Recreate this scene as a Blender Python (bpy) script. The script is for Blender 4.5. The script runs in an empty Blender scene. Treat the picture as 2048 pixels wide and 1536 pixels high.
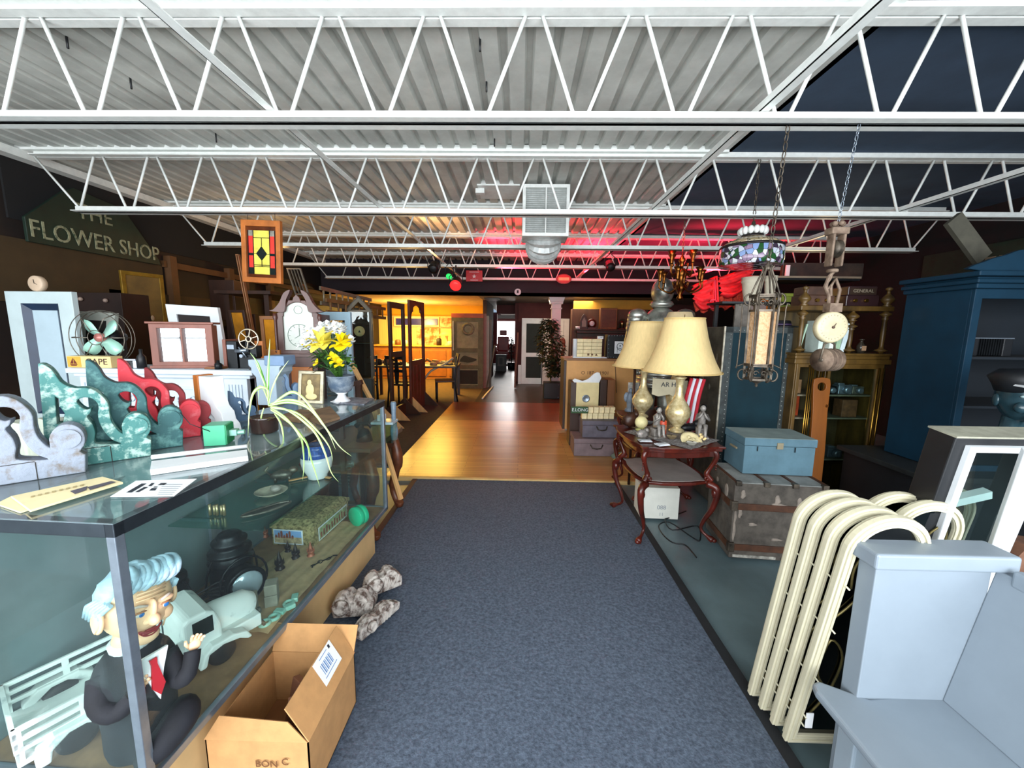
import bpy, math, random
from mathutils import Matrix, Vector
PI=math.pi; R=math.radians; random.seed(7)
C=bpy.context.scene; COL=C.collection
# ---------------------------------------------------------------- camera
F=780.; H=1.55
yc=Vector((16/F,108/F,-1)).normalized()
xc=Vector((1,-.015,0)); xc.z=-(xc.x*yc.x+xc.y*yc.y)/yc.z; xc.normalize()
zc=xc.cross(yc)
RW=Matrix((xc,yc,zc))                       # world = RW @ camera
cd=bpy.data.cameras.new('camera'); cam=bpy.data.objects.new('camera',cd); COL.objects.link(cam)
cd.sensor_width=36; cd.lens=36*F/2048; cd.clip_start=.02; cd.clip_end=200
cam.matrix_world=Matrix.Translation((0,0,H))@RW.to_4x4(); C.camera=cam
def ray(x,y): return RW@Vector(((x-1024)/F,(768-y)/F,-1))
def P(x,y,Y): d=ray(x,y); return d*(Y/d.y)+Vector((0,0,H))     # a pixel of the photo at depth Y
def G(x,y,z=0): d=ray(x,y); return d*((z-H)/d.z)+Vector((0,0,H)) # on the level z
def XP(x,y,X): d=ray(x,y); return d*(X/d.x)+Vector((0,0,H))    # on the plane x=X
def bb(x0,y0,x1,y1,Y):                      # centre x, foot z, width, height of a box seen at depth Y
    ym=(y0+y1)/2; a=P(x0,ym,Y); b=P(x1,ym,Y); t=P((x0+x1)/2,y0,Y); u=P((x0+x1)/2,y1,Y)
    return (a.x+b.x)/2,u.z,b.x-a.x,t.z-u.z
# ---------------------------------------------------------------- light and exposure
def hexc(h):
    h=h.lstrip('#'); o=[]
    for i in (0,2,4):
        c=int(h[i:i+2],16)/255; o.append(c/12.92 if c<=.04045 else ((c+.055)/1.055)**2.4)
    return tuple(o)+(1,)
vs=C.view_settings; vs.view_transform='Standard'; vs.look='None'; vs.gamma=1; vs.use_curve_mapping=False
vs.exposure=0.0
w=bpy.data.worlds.new('world'); C.world=w; w.use_nodes=True
w.node_tree.nodes['Background'].inputs[0].default_value=(.55,.75,1,1)
w.node_tree.nodes['Background'].inputs[1].default_value=.6
def light(name,kind,loc,power,color,target=None,size=.1,sy=None,spot=None,blend=.5):
    d=bpy.data.lights.new(name,kind); o=bpy.data.objects.new(name,d); COL.objects.link(o)
    o.location=loc; d.energy=power; d.color=color
    if kind=='AREA':
        d.size=size
        if sy: d.shape='RECTANGLE'; d.size_y=sy
    else: d.shadow_soft_size=size
    if kind=='SPOT': d.spot_size=spot; d.spot_blend=blend
    if target is not None: o.rotation_euler=(Vector(target)-Vector(loc)).to_track_quat('-Z','Y').to_euler()
    return o
light('daylight_shopfront','AREA',(-.6,-1.5,1.75),760,(.93,.97,1),(-.6,4,2.7),8.6,2.5)
light('red_spot','SPOT',(-.3,6.9,2.4),300,(1,.02,.05),(.1,7.0,3.1),.05,spot=R(140))
light('red_spot','SPOT',(1.3,7.4,2.5),220,(1,.02,.05),(1.5,7.4,3.1),.05,spot=R(140))
light('red_spot_right','SPOT',(3.2,6.9,2.3),420,(1,.02,.04),(3.3,7.0,3.1),.06,spot=R(145))
light('red_spot_curtain','SPOT',(1.2,3.6,2.5),150,(1,.03,.03),(2.0,4.15,2.15),.05,spot=R(45))
light('amber_spot','SPOT',(-1.6,5.6,2.4),90,(1,.5,.2),(-.9,5.9,3.1),.05,spot=R(90))
light('yellow_room_lamp','AREA',(-2.9,10.6,2.28),330,(1,.62,.12),(-2.9,10.6,0),2.2,1.6)
light('yellow_room_lamp','POINT',(-3.2,11.6,1.7),130,(1,.66,.2),size=.15)
light('back_aisle_lamp','AREA',(1.2,9.9,2.28),40,(1,.8,.6),(1.2,9.9,0),1.2,.6)
light('far_window_daylight','AREA',(-.45,19.5,1.6),160,(1,.97,.95),(-.45,0,.9),1.6,1.4)
light('ceiling_lamp','POINT',(-3.4,5.6,2.5),12,(1,.55,.2),size=.12)
light('ceiling_lamp','POINT',(3.6,4.9,2.4),7,(1,.75,.45),size=.12)
# ---------------------------------------------------------------- materials
MT={}
def mat(name,col,rough=.6,metal=0,var=.12,sc=6,bump=0,col2=None,cut=None,emis=0,grain=None,spec=.5,coat=0,alpha=1):
    if name in MT: return MT[name]
    m=bpy.data.materials.new(name); m.use_nodes=True; nt=m.node_tree; N=nt.nodes; L=nt.links
    b=N['Principled BSDF']; c=hexc(col); b.inputs['Roughness'].default_value=rough; b.inputs['Metallic'].default_value=metal
    b.inputs['Specular IOR Level'].default_value=spec; b.inputs['Coat Weight'].default_value=coat
    if emis: b.inputs['Emission Color'].default_value=c; b.inputs['Emission Strength'].default_value=emis
    tc=N.new('ShaderNodeTexCoord'); mp=N.new('ShaderNodeMapping'); L.new(tc.outputs['Object'],mp.inputs[0])
    if grain: mp.inputs['Scale'].default_value=grain
    n=N.new('ShaderNodeTexNoise'); n.inputs['Scale'].default_value=sc; n.inputs['Detail'].default_value=6; n.inputs['Roughness'].default_value=.62
    L.new(mp.outputs[0],n.inputs['Vector'])
    r=N.new('ShaderNodeValToRGB'); L.new(n.outputs[0],r.inputs[0])
    k=hexc(col2) if col2 else tuple(x*(1-var*1.6) for x in c[:3])+(1,)
    k2=c if col2 else tuple(min(1,x*(1+var)) for x in c[:3])+(1,)
    p0,p1=cut if cut else (.32,.68)
    r.color_ramp.elements[0].position=p0; r.color_ramp.elements[0].color=k
    r.color_ramp.elements[1].position=p1; r.color_ramp.elements[1].color=k2
    L.new(r.outputs[0],b.inputs['Base Color'])
    if bump:
        bp=N.new('ShaderNodeBump'); bp.inputs['Strength'].default_value=bump; bp.inputs['Distance'].default_value=.01
        L.new(n.outputs[0],bp.inputs['Height']); L.new(bp.outputs[0],b.inputs['Normal'])
    MT[name]=m; return m
def glass(name,tint='#e8f2f0',refl=1.0,rough=.02,ior=1.5,dirt_sheen=0):
    if name in MT: return MT[name]
    m=bpy.data.materials.new(name); m.use_nodes=True; nt=m.node_tree; N=nt.nodes; L=nt.links
    N.remove(N['Principled BSDF']); o=N['Material Output']
    t=N.new('ShaderNodeBsdfTransparent'); t.inputs[0].default_value=hexc(tint)
    g=N.new('ShaderNodeBsdfGlossy'); g.inputs['Roughness'].default_value=rough; g.inputs[0].default_value=(refl,refl,refl,1)
    f=N.new('ShaderNodeFresnel'); gm=N.new('ShaderNodeNewGeometry'); mr_=N.new('ShaderNodeMapRange'); mr_.inputs[3].default_value=ior; mr_.inputs[4].default_value=1/ior; L.new(gm.outputs['Backfacing'],mr_.inputs[0]); L.new(mr_.outputs[0],f.inputs[0])
    mx=N.new('ShaderNodeMixShader'); L.new(f.outputs[0],mx.inputs[0]); L.new(t.outputs[0],mx.inputs[1]); L.new(g.outputs[0],mx.inputs[2])
    last=mx
    if dirt_sheen:
        d=N.new('ShaderNodeBsdfDiffuse'); d.inputs[0].default_value=(.55,.62,.66,1)  # pale film: dirt on the panes, painted reflection sheen on the top glass
        n=N.new('ShaderNodeTexNoise'); n.inputs['Scale'].default_value=3; n.inputs['Detail'].default_value=5
        r=N.new('ShaderNodeMapRange'); r.inputs[1].default_value=.3; r.inputs[2].default_value=.8; r.inputs[3].default_value=dirt_sheen*.2; r.inputs[4].default_value=dirt_sheen
        L.new(n.outputs[0],r.inputs[0]); m2=N.new('ShaderNodeMixShader'); L.new(r.outputs[0],m2.inputs[0]); L.new(mx.outputs[0],m2.inputs[1]); L.new(d.outputs[0],m2.inputs[2]); last=m2
    L.new(last.outputs[0],o.inputs[0]); MT[name]=m; return m
white_steel=mat('white_steel','#dfe2de',.45,0,.06,20)
deck_m=mat('deck_paint','#c3c5bf',.6,0,.14,3,bump=.05)
dark_ceil=mat('dark_ceiling','#33455a',.9,0,.15,2)
black_wall=mat('black_wall','#0c0c0e',.9,0,.2,3)
plum_wall=mat('plum_wall','#2a222a',.8,0,.1,3)
brown_wall=mat('brown_panel_wall','#1a0f0a',.7,0,.3,4)
ochre_wall=mat('ochre_wall','#8a6526',.8,0,.12,2)
yellow_wall=mat('yellow_wall','#e8a820',.8,0,.06,2)
maroon=mat('maroon_wall','#5a2c2a',.85,0,.12,3)
concrete=mat('painted_concrete','#62757a',.35,0,.16,2.2,bump=.05)
carpet=mat('charcoal_carpet','#5b6778',.92,0,.45,70,bump=.5,col2='#333c4a',cut=(.3,.7))
carpet_edge=mat('carpet_edge','#14181d',.8,0,.2,12)
dark_carpet=mat('dark_carpet','#2a2724',.95,0,.25,20)
olive_carpet=mat('ochre_carpet','#4a3418',.95,0,.2,12)
wood_dark=mat('dark_wood','#3a2014',.45,0,.35,5,grain=(1,1,.12))
wood_red=mat('red_mahogany','#5c1d12',.28,0,.35,9,col2='#2a0d08')
wood_mid=mat('mid_wood','#7a4a24',.5,0,.3,5,grain=(1,1,.15))
wood_orange=mat('orange_wood','#b0662a',.5,0,.2,5,grain=(1,1,.12))
wood_pale=mat('pale_raw_wood','#c99a63',.7,0,.2,6,grain=(1,1,.1))
cream_wood=mat('cream_wood','#e3c88e',.7,0,.14,8)
white_paint=mat('white_paint','#d9dde0',.5,0,.05,6)
bluewhite=mat('blue_white_paint','#b9c8d4',.5,0,.08,6)
brass=mat('brass','#b58a3c',.28,1,.2,10)
dark_brass=mat('aged_brass','#6e4c1f',.35,1,.35,10)
steel=mat('brushed_steel','#8c97a3',.32,.7,.12,14)
dark_metal=mat('dark_metal','#1c1f22',.4,.6,.3,8)
black_p=mat('black_paint','#101216',.5,0,.2,8)
iron=mat('wrought_iron','#6d6255',.5,.6,.4,14,col2='#2b2620')
glass_m=glass('clear_glass'); glass_top=glass('case_top_glass','#eef6f5',1,.03,1.55,.16); glass_case=glass('case_glass','#f3faf8',1,.015,1.25,.03); glass_dark=glass('dark_glass','#55645f',1,.03,1.6)  # case top brightened by its pale film in place of reflected daylight
glass_gr=glass('green_edge_glass','#cfeee6',1,.05,1.5)
paper=mat('white_paper','#e8eaec',.7,0,.04,10); ink=mat('ink','#1d2430',.7,0,.1,10)
cardboard=mat('cardboard','#b98a58',.85,0,.09,14,bump=.05); cardboard_in=mat('cardboard_inside','#8a5a34',.9,0,.1,12)
mirror_m=mat('mirror_glass','#e0e6ea',.03,1,.02,2)
# ---------------------------------------------------------------- mesh tools
class M:
    def __init__(s): s.v=[]; s.f=[]; s.m=[]; s.s=[]; s.x=Matrix()
    def add(s,v,f,m=0,sm=False):
        o=len(s.v); s.v+=[tuple(s.x@Vector(p)) for p in v]; s.f+=[tuple(i+o for i in q) for q in f]; s.m+=[m]*len(f); s.s+=[sm]*len(f); return s
    def box(s,x0,y0,z0,x1,y1,z1,m=0):
        return s.add([(x0,y0,z0),(x1,y0,z0),(x1,y1,z0),(x0,y1,z0),(x0,y0,z1),(x1,y0,z1),(x1,y1,z1),(x0,y1,z1)],
            [(0,3,2,1),(4,5,6,7),(0,1,5,4),(1,2,6,5),(2,3,7,6),(3,0,4,7)],m)
    def bar(s,p,q,wx,wz,m=0,up=(0,0,1)):     # rectangular bar from p to q
        p=Vector(p);q=Vector(q);d=(q-p).normalized();u=Vector(up); a=d.cross(u)
        if a.length<1e-4: a=d.cross(Vector((1,0,0)))
        a.normalize(); b=a.cross(d)
        v=[tuple(c+a*(i*wx/2)+b*(j*wz/2)) for c in(p,q) for i,j in((-1,-1),(1,-1),(1,1),(-1,1))]
        return s.add(v,[(0,1,2,3),(7,6,5,4),(0,4,5,1),(1,5,6,2),(2,6,7,3),(3,7,4,0)],m)
    def tube(s,pts,r,n=8,m=0,closed=False,flat=1):
        pts=[Vector(p) for p in pts]; k=len(pts); rs=r if isinstance(r,(list,tuple)) else [r]*k; v=[]; pa=None
        for i,p in enumerate(pts):
            if closed: d=pts[(i+1)%k]-pts[i-1]
            else: d=pts[min(i+1,k-1)]-pts[max(i-1,0)]
            if d.length<1e-9: d=Vector((0,0,1))
            d.normalize()
            if pa is None: pa=d.cross(Vector((0,0,1))); pa=d.cross(Vector((0,1,0))) if pa.length<.1 else pa
            pa=(pa-d*pa.dot(d)); pa.normalize(); b=d.cross(pa)
            v+=[tuple(p+(pa*math.cos(2*PI*j/n)+b*math.sin(2*PI*j/n)*flat)*rs[i]) for j in range(n)]
        f=[(i*n+j,i*n+(j+1)%n,((i+1)%k)*n+(j+1)%n,((i+1)%k)*n+j) for i in range(k if closed else k-1) for j in range(n)]
        s.add(v,f,m,True)
        if not closed: o=len(s.v)-len(v); s.f+=[tuple(o+j for j in range(n))[::-1],tuple(o+(k-1)*n+j for j in range(n))]; s.m+=[m,m]; s.s+=[False,False]
        return s
    def cyl(s,p,q,r,r2=None,n=14,m=0): return s.tube([p,q],[r,r if r2 is None else r2],n,m)
    def lathe(s,prof,c=(0,0,0),n=20,m=0,rot=None):
        x=Matrix.Translation(c)@(rot.to_4x4() if rot else Matrix()); old=s.x; s.x=s.x@x
        v=[(r*math.cos(2*PI*j/n),r*math.sin(2*PI*j/n),z) for r,z in prof for j in range(n)]
        f=[(i*n+j,i*n+(j+1)%n,(i+1)*n+(j+1)%n,(i+1)*n+j) for i in range(len(prof)-1) for j in range(n)]
        s.add(v,f,m,True); o=len(s.v)-len(v)
        if prof[0][0]>1e-5: s.f.append(tuple(o+j for j in range(n))[::-1]); s.m.append(m); s.s.append(False)
        if prof[-1][0]>1e-5: s.f.append(tuple(o+(len(prof)-1)*n+j for j in range(n))); s.m.append(m); s.s.append(False)
        s.x=old; return s
    def ball(s,c,rx,ry=None,rz=None,n=16,k=10,m=0,fn=None):
        ry=ry or rx; rz=rz or rx; v=[]; 
        for i in range(k+1):
            t=PI*i/k
            for j in range(n):
                a=2*PI*j/n; p=Vector((math.sin(t)*math.cos(a),math.sin(t)*math.sin(a),-math.cos(t)))
                if fn: p=fn(p)
                v.append((c[0]+p.x*rx,c[1]+p.y*ry,c[2]+p.z*rz))
        f=[(i*n+j,i*n+(j+1)%n,(i+1)*n+(j+1)%n,(i+1)*n+j) for i in range(k) for j in range(n)]
        return s.add(v,f,m,True)
    def prism(s,poly,t,y0=0,m=0,pl='xz',sm=False):
        n=len(poly); P3={'xz':lambda a,b,c:(a,c,b),'xy':lambda a,b,c:(a,b,c),'yz':lambda a,b,c:(c,a,b)}[pl]
        v=[P3(a,b,y0) for a,b in poly]+[P3(a,b,y0+t) for a,b in poly]
        s.add(v,[tuple(range(n)),tuple(range(2*n-1,n-1,-1))],m)
        o=len(s.v)-2*n; s.f+=[(o+i,o+n+i,o+n+(i+1)%n,o+(i+1)%n) for i in range(n)]; s.m+=[m]*n; s.s+=[sm]*n; return s
    def plate(s,loops,t,y0=0,bev=0,m=0):      # flat board with holes, in the xz plane, from y0 to y0+t
        cu=bpy.data.curves.new('t','CURVE'); cu.dimensions='2D'; cu.fill_mode='BOTH'; cu.extrude=max(t/2-bev,0); cu.bevel_depth=bev; cu.bevel_resolution=1; cu.offset=-bev
        for lp in loops:
            sp=cu.splines.new('POLY'); sp.points.add(len(lp)-1); sp.use_cyclic_u=True
            for i,(a,b) in enumerate(lp): sp.points[i].co=(a,b,0,1)
        o=bpy.data.objects.new('t',cu); COL.objects.link(o); bpy.context.view_layer.update()
        me=bpy.data.meshes.new_from_object(o.evaluated_get(bpy.context.evaluated_depsgraph_get()))
        v=[(q.co.x,y0+t/2-q.co.z,q.co.y) for q in me.vertices]; f=[tuple(p.vertices) for p in me.polygons]
        bpy.data.objects.remove(o); bpy.data.curves.remove(cu); bpy.data.meshes.remove(me)
        return s.add(v,f,m)
    def text(s,t,size,loc=(0,0,0),rot=(PI/2,0,0),ext=.002,m=0,sx=1):
        cu=bpy.data.curves.new('t','FONT'); cu.body=t; cu.size=size; cu.extrude=ext; cu.align_x='CENTER'; cu.align_y='CENTER'; cu.resolution_u=3
        o=bpy.data.objects.new('t',cu); COL.objects.link(o); bpy.context.view_layer.update()
        me=bpy.data.meshes.new_from_object(o.evaluated_get(bpy.context.evaluated_depsgraph_get()))
        x=Matrix.LocRotScale(Vector(loc),__import__('mathutils').Euler(rot),Vector((sx,1,1)))
        v=[tuple(x@q.co) for q in me.vertices]; f=[tuple(p.vertices) for p in me.polygons]
        bpy.data.objects.remove(o); bpy.data.curves.remove(cu); bpy.data.meshes.remove(me)
        return s.add(v,f,m)
    def build(s,name,mats,par=None,bev=0,seg=2,sub=0,label=None):
        me=bpy.data.meshes.new(name); me.from_pydata(s.v,[],s.f)
        for m in (mats if isinstance(mats,(list,tuple)) else [mats]): me.materials.append(m)
        me.polygons.foreach_set('material_index',s.m); me.polygons.foreach_set('use_smooth',s.s); me.update()
        o=bpy.data.objects.new(name,me); COL.objects.link(o)
        if par: o.parent=par
        if bev: d=o.modifiers.new('bevel','BEVEL'); d.width=bev; d.segments=seg; d.limit_method='ANGLE'; d.angle_limit=R(40)
        if sub: d=o.modifiers.new('sub','SUBSURF'); d.levels=sub; d.render_levels=sub
        if label: o['label']=label
        return o
def T(x,y,z,rz=0,rx=0,ry=0,s=1): return Matrix.Translation((x,y,z))@Matrix.Rotation(rz,4,'Z')@Matrix.Rotation(ry,4,'Y')@Matrix.Rotation(rx,4,'X')@Matrix.Scale(s,4)
def tag(o,label,cat,group=None,kind=None):
    o['label']=label; o['category']=cat
    if group: o['group']=group
    if kind: o['kind']=kind
    return o
def thing(name,label,cat,loc=(0,0,0),rz=0,group=None,rx=0,ry=0,s=1):
    o=bpy.data.objects.new(name,None); COL.objects.link(o); o.empty_display_size=.05
    o.location=loc; o.rotation_euler=(rx,ry,rz); o.scale=(s,s,s); return tag(o,label,cat,group)
def struct(o): o['kind']='structure'; return o
def B(x0,y0,z0,x1,y1,z1): return M().box(x0,y0,z0,x1,y1,z1)
def rect(x0,z0,x1,z1): return [(x0,z0),(x1,z0),(x1,z1),(x0,z1)]
def circ(cx,cz,r,n=20,a0=0,a1=2*PI,rz=None):
    k=n if a1-a0>=2*PI-1e-6 else n-1
    return [(cx+r*math.cos(a0+(a1-a0)*i/k),cz+(rz or r)*math.sin(a0+(a1-a0)*i/k)) for i in range(n)]
def cr(pts,k=4,closed=False):                 # smooth line through points
    n=len(pts); o=[]; pts=[tuple(p) for p in pts]; D=len(pts[0])
    for i in range(n if closed else n-1):
        a,b,c,d=[pts[j%n] if closed else pts[min(max(j,0),n-1)] for j in (i-1,i,i+1,i+2)]
        for q in range(k):
            t=q/k; o.append(tuple(.5*(2*b[e]+(c[e]-a[e])*t+(2*a[e]-5*b[e]+4*c[e]-d[e])*t*t+(3*b[e]-a[e]-3*c[e]+d[e])*t**3) for e in range(D)))
    if not closed: o.append(pts[-1])
    return o
# ================================================================ THE SETTING
LX,RX,YF,YB,ZD=-4.65,5.7,-1.6,9.2,3.12
struct(B(-4.65,-1.6,-.12,5.7,22,-.02).build('floor',concrete)); 
def planks(name,c1,c2,c3,rough,length=1.2,wid=.057):
    m=bpy.data.materials.new(name); m.use_nodes=True; nt=m.node_tree; N=nt.nodes; L=nt.links; b=N['Principled BSDF']
    tc=N.new('ShaderNodeTexCoord'); br=N.new('ShaderNodeTexBrick'); br.inputs['Scale'].default_value=1; br.inputs['Brick Width'].default_value=length; br.inputs['Row Height'].default_value=wid
    br.inputs['Mortar Size'].default_value=.0018; br.inputs['Color1'].default_value=hexc(c1); br.inputs['Color2'].default_value=hexc(c2); br.inputs['Mortar'].default_value=hexc('#2a1608')
    L.new(tc.outputs['Object'],br.inputs[0]); n=N.new('ShaderNodeTexNoise'); n.inputs['Scale'].default_value=1.3; n.inputs['Detail'].default_value=6; L.new(tc.outputs['Object'],n.inputs[0])
    r=N.new('ShaderNodeMapRange'); r.inputs[1].default_value=.35; r.inputs[2].default_value=.7; r.inputs[4].default_value=.6; L.new(n.outputs[0],r.inputs[0])
    mx=N.new('ShaderNodeMix'); mx.data_type='RGBA'; L.new(r.outputs[0],mx.inputs[0]); L.new(br.outputs[0],mx.inputs[6]); mx.inputs[7].default_value=hexc(c3)
    L.new(mx.outputs[2],b.inputs['Base Color']); b.inputs['Roughness'].default_value=rough; b.inputs['Coat Weight'].default_value=.15; b.inputs['Coat Roughness'].default_value=.3
    return m
oak=planks('oak_floor','#cf9f5c','#b58446','#9c6c3c',.3)
# floor coverings
struct(B(-1.40,3.9,-.02,1.6,6.5,.012).build('floor',oak)); struct(B(-1.40,6.5,-.02,1.6,8.2,.012).build('floor',planks('red_oak_floor','#8a4f26','#74401c','#5e3016',.3)))
struct(B(-4.65,4.3,-.02,-1.40,8.2,.008).build('floor',dark_carpet))
struct(B(-4.65,8.2,-.02,-.95,14,.008).build('floor',olive_carpet))
struct(B(-.95,8.2,-.02,5.7,22,.008).build('floor',mat('far_dark_floor','#3b2d26',.4,0,.3,3)))
cr_=thing('runner_carpet','charcoal speckled carpet runner filling the aisle in front of the wood floor','carpet',(0,0,-.02))
B(-1.04,-1.5,0,.99,3.9,.024).build('carpet_pile',carpet,cr_); B(.99,-1.5,0,1.04,3.9,.028).build('edging',carpet_edge,cr_); B(-1.09,-1.5,0,-1.04,3.9,.026).build('edging',mat('brown_edge','#4a2f2c',.7),cr_)
struct(B(-1.4,3.86,-.02,1.3,3.9,.02).build('trim_1',mat('threshold','#c9a56a',.5)))
# roof deck: ribs run away from the camera
m=M(); x=LX; prof=[]; dz=.038
while x<1.79:
    prof+=[(x,ZD),(x+.095,ZD),(x+.108,ZD+dz),(x+.139,ZD+dz)]; x+=.152
n=len(prof); m.add([(a,-1.6,b) for a,b in prof]+[(a,YB,b) for a,b in prof],[(i,i+1,n+i+1,n+i) for i in range(n-1)])
struct(m.build('ceiling',deck_m)); struct(B(LX,-1.6,ZD+.06,RX,YB,ZD+.12).build('ceiling',black_wall))
struct(B(1.79,-1.6,ZD,RX,YB,ZD+.05).build('ceiling',dark_ceil))
# deck stops / screws hanging
# walls
struct(B(LX-.1,-1.6,-.02,LX,14.1,3.3).build('wall_left',brown_wall)); struct(B(RX,-1.6,-.02,RX+.1,22,3.3).build('wall_right',black_wall))
struct(B(LX,YB,2.33,RX,YB+.12,3.3).build('wall_back',plum_wall))
struct(B(LX,3.6,2.5,LX+.02,9.2,3.12).build('wall_left',black_wall))
# shop front behind the camera: piers and mullions around the glass
m=M()
for a in (-4.65,-2.6,-.55,1.5,3.55,5.55): m.box(a,-1.35,0,a+.12,-1.25,2.9)
m.box(-4.65,-1.35,2.85,5.7,-1.25,3.12).box(-4.65,-1.35,0,5.7,-1.25,.45).box(-4.65,-1.34,2.1,5.7,-1.28,2.16)
for a in(-4.1,-3.6,-3.1,-2.1,-1.6,-1.1): m.box(a,-1.33,.45,a+.035,-1.29,2.1)
m.box(-4.65,-1.33,1.35,-.55,-1.29,1.385).box(-2.45,-1.4,.1,-2.0,-1.36,1.0)
struct(m.build('wall_front',white_paint))
# low back ceilings
tile=planks('ceiling_tile','#8d8880','#7d7870','#6a655f',.9,.6,.6)
struct(B(-1.0,YB,2.33,RX,22,2.4).build('ceiling',tile)); struct(B(LX,YB,2.33,-1.0,14,2.4).build('ceiling',mat('cream_ceiling','#e8cf96',.8)))
struct(B(LX,13.2,0,-.9,13.3,2.33).build('wall_back',yellow_wall))
struct(B(-1.0,10.6,0,-.9,13.3,2.33).build('wall_back',mat('brown_column','#40281a',.8)))
struct(B(-.05,11.5,0,.95,11.6,2.33).build('wall_back',maroon)); struct(B(.95,11.5,0,RX,11.6,2.33).build('wall_back',maroon))
struct(B(-1.35,18,0,-1.05,18.1,2.33).build('wall_back',maroon))
struct(B(-.15,11.6,0,-.05,22,2.33).build('wall_right',maroon)); struct(B(-1.45,13.3,0,-1.35,22,2.33).build('wall_left',maroon))
struct(B(-1.4,21,0,0,21.1,.8).build('wall_back',maroon)); struct(B(-1.4,21,2.0,0,21.1,2.4).build('wall_back',maroon))
struct(B(-.75,12.6,2.05,-.15,12.7,2.33).build('wall_back',maroon)); 
w_=struct(B(-1.35,20.95,.8,-.15,21,2.0).build('window_1',mat('bright_window','#ffffff',.5,0,0,2,emis=3.2)))
# right dark wall shelves & left wall posts
for i,yy in enumerate((5.15,6.2,7.2,8.3)): struct(B(LX,yy,0,LX+.09,yy+.1,2.45).build('trim_%d'%(i+2),mat('brown_post','#5a3a1c',.7)))
struct(B(LX,5.1,2.3,LX+.05,9.2,2.38).build('trim_6',MT['brown_post']))
struct(B(LX,3.2,1.75,LX+.02,5.1,2.33).build('trim_7',mat('ochre_board','#3c2c14',.8)))
struct(B(LX,4.4,1.55,LX+.02,6.9,1.95).build('trim_8',MT['ochre_board']))
# ---------------------------------------------------------------- steel joists
ZB=2.58
def joist(Y,xa,xb,label,bayw=.5,first=0):
    t=thing('roof_joist',label,'roof joist',(0,Y,0),0,'white steel bar joists under the roof deck')
    m=M()
    for s in(-1,1):
        m.box(xa-.32,min(s*.008,s*.06),3.06,xb+.3,max(s*.008,s*.06),3.068).box(xa-.32,min(s*.008,s*.015),3.068,xb+.3,max(s*.008,s*.015),3.118)
    m.build('top_chord',white_steel,t)
    m=M()
    for s in(-1,1):
        m.box(xa,min(s*.008,s*.062),ZB,xb,max(s*.008,s*.062),ZB+.007).box(xa,min(s*.008,s*.016),ZB,xb,max(s*.008,s*.016),ZB+.052)
    m.build('bottom_chord',white_steel,t)
    m=M(); x=first-math.floor((first-xa)/bayw)*bayw+.03
    while x<xb-.2:
        a=(x,0,ZB+.03); b=(x+.19,0,3.07); c=(x+.27,0,3.07); d=(min(x+bayw-.06,xb),0,ZB+.03)
        m.tube([a,b],.0105,6); m.tube([c,d],.0105,6); x+=bayw
    m.tube([(xa-.34,0,3.07),(xa+.03,0,ZB+.03)],.0095,6).tube([(xb+.3,0,3.07),(xb-.03,0,ZB+.03)],.0095,6)
    m.build('web',white_steel,t); return t
names=['white steel bar joist nearest the camera, across the top of the view','second white bar joist from the front, with the lamp chains and stained glass behind it',
 'third white bar joist, level with the hanging stained glass panel','fourth white bar joist from the front, lit red on its right half','farthest white bar joist, just in front of the dark header wall']
for i,Y in enumerate((2.13,3.72,5.2,6.75,8.4)): joist(Y,-4.12,4.95 if i>1 else 5.3,names[i],.5,(G(175,240,2.58).x,G(236,418,2.58).x,G(464,484,2.58).x,.1,.2)[i])
# thicker deck bearer above each joist left of the deck edge
for i,Y in enumerate((2.13,3.72,5.2,6.75,8.4)): struct(B(-4.6,Y-.06,3.10,1.79,Y+.06,3.15).build('trim_%d'%(i+10),white_steel))
struct(B(-4.62,2.4,3.03,-4.5,9.2,3.10).build('trim_16',white_steel))
for X,nm in((-1.28,'left of the aisle'),(1.19,'right of the aisle at the deck edge'),(3.38,'far right over the blue cabinet'),):
    m=M(); m.box(X-.022,.3,ZB+.055,X+.022,8.4,ZB+.06).box(X-.022,.3,ZB+.055,X-.018,8.4,ZB+.095)
    tag(m.build('bridging_bar',white_steel),'long white steel angle lying on the joists, '+nm,'steel bar','white bridging bars across the joists')
# duct with grille, at (1092,430)
cx,z0,wd,ht=bb(1045,365,1140,470,4.35)
t=thing('air_duct','square white louvred air grille on a silver flexible duct under the roof','air vent',(cx,4.45,z0))
m=M(); m.plate([rect(-wd/2,0,wd/2,ht),rect(-wd/2+.035,.035,-.008,ht-.035),rect(.008,.035,wd/2-.035,ht-.035)],.04,-.06,.004); m.build('grille_frame',white_steel,t)
m=M()
for i in range(22):
    z=.045+i*(ht-.09)/21
    for a,b in((-wd/2+.03,-.006),(.006,wd/2-.03)): m.bar((a,-.04,z),(b,-.04,z),.022,.003,up=(0,-.6,1))
m.build('louvre_slats',mat('grille_grey','#b8bcb8',.5),t); B(-wd/2,-.02,0,wd/2,.3,ht).build('duct_box',mat('galvanised','#c4c8c6',.4,.35,.2,10),t,.004)
m=M(); pts=[]; rr=[]
path=cr([(0,.26,.22),(0,.26,.1),(0,.3,0),(0,.45,-.01),(0,.7,.08),(.0,.88,.3),(0,.9,.65)],9)
for i,p in enumerate(path): pts.append(p); rr.append(.195+(.014 if i%2 else -.010))
m.tube(pts,rr,20); m.s=[False]*len(m.s); m.build('flexible_duct',MT['galvanised'],t)
m=M(); m.box(-.75,.05,ht+.02,-wd/2-.03,.5,ht+.1); m.build('side_duct',white_steel,t)
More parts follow.
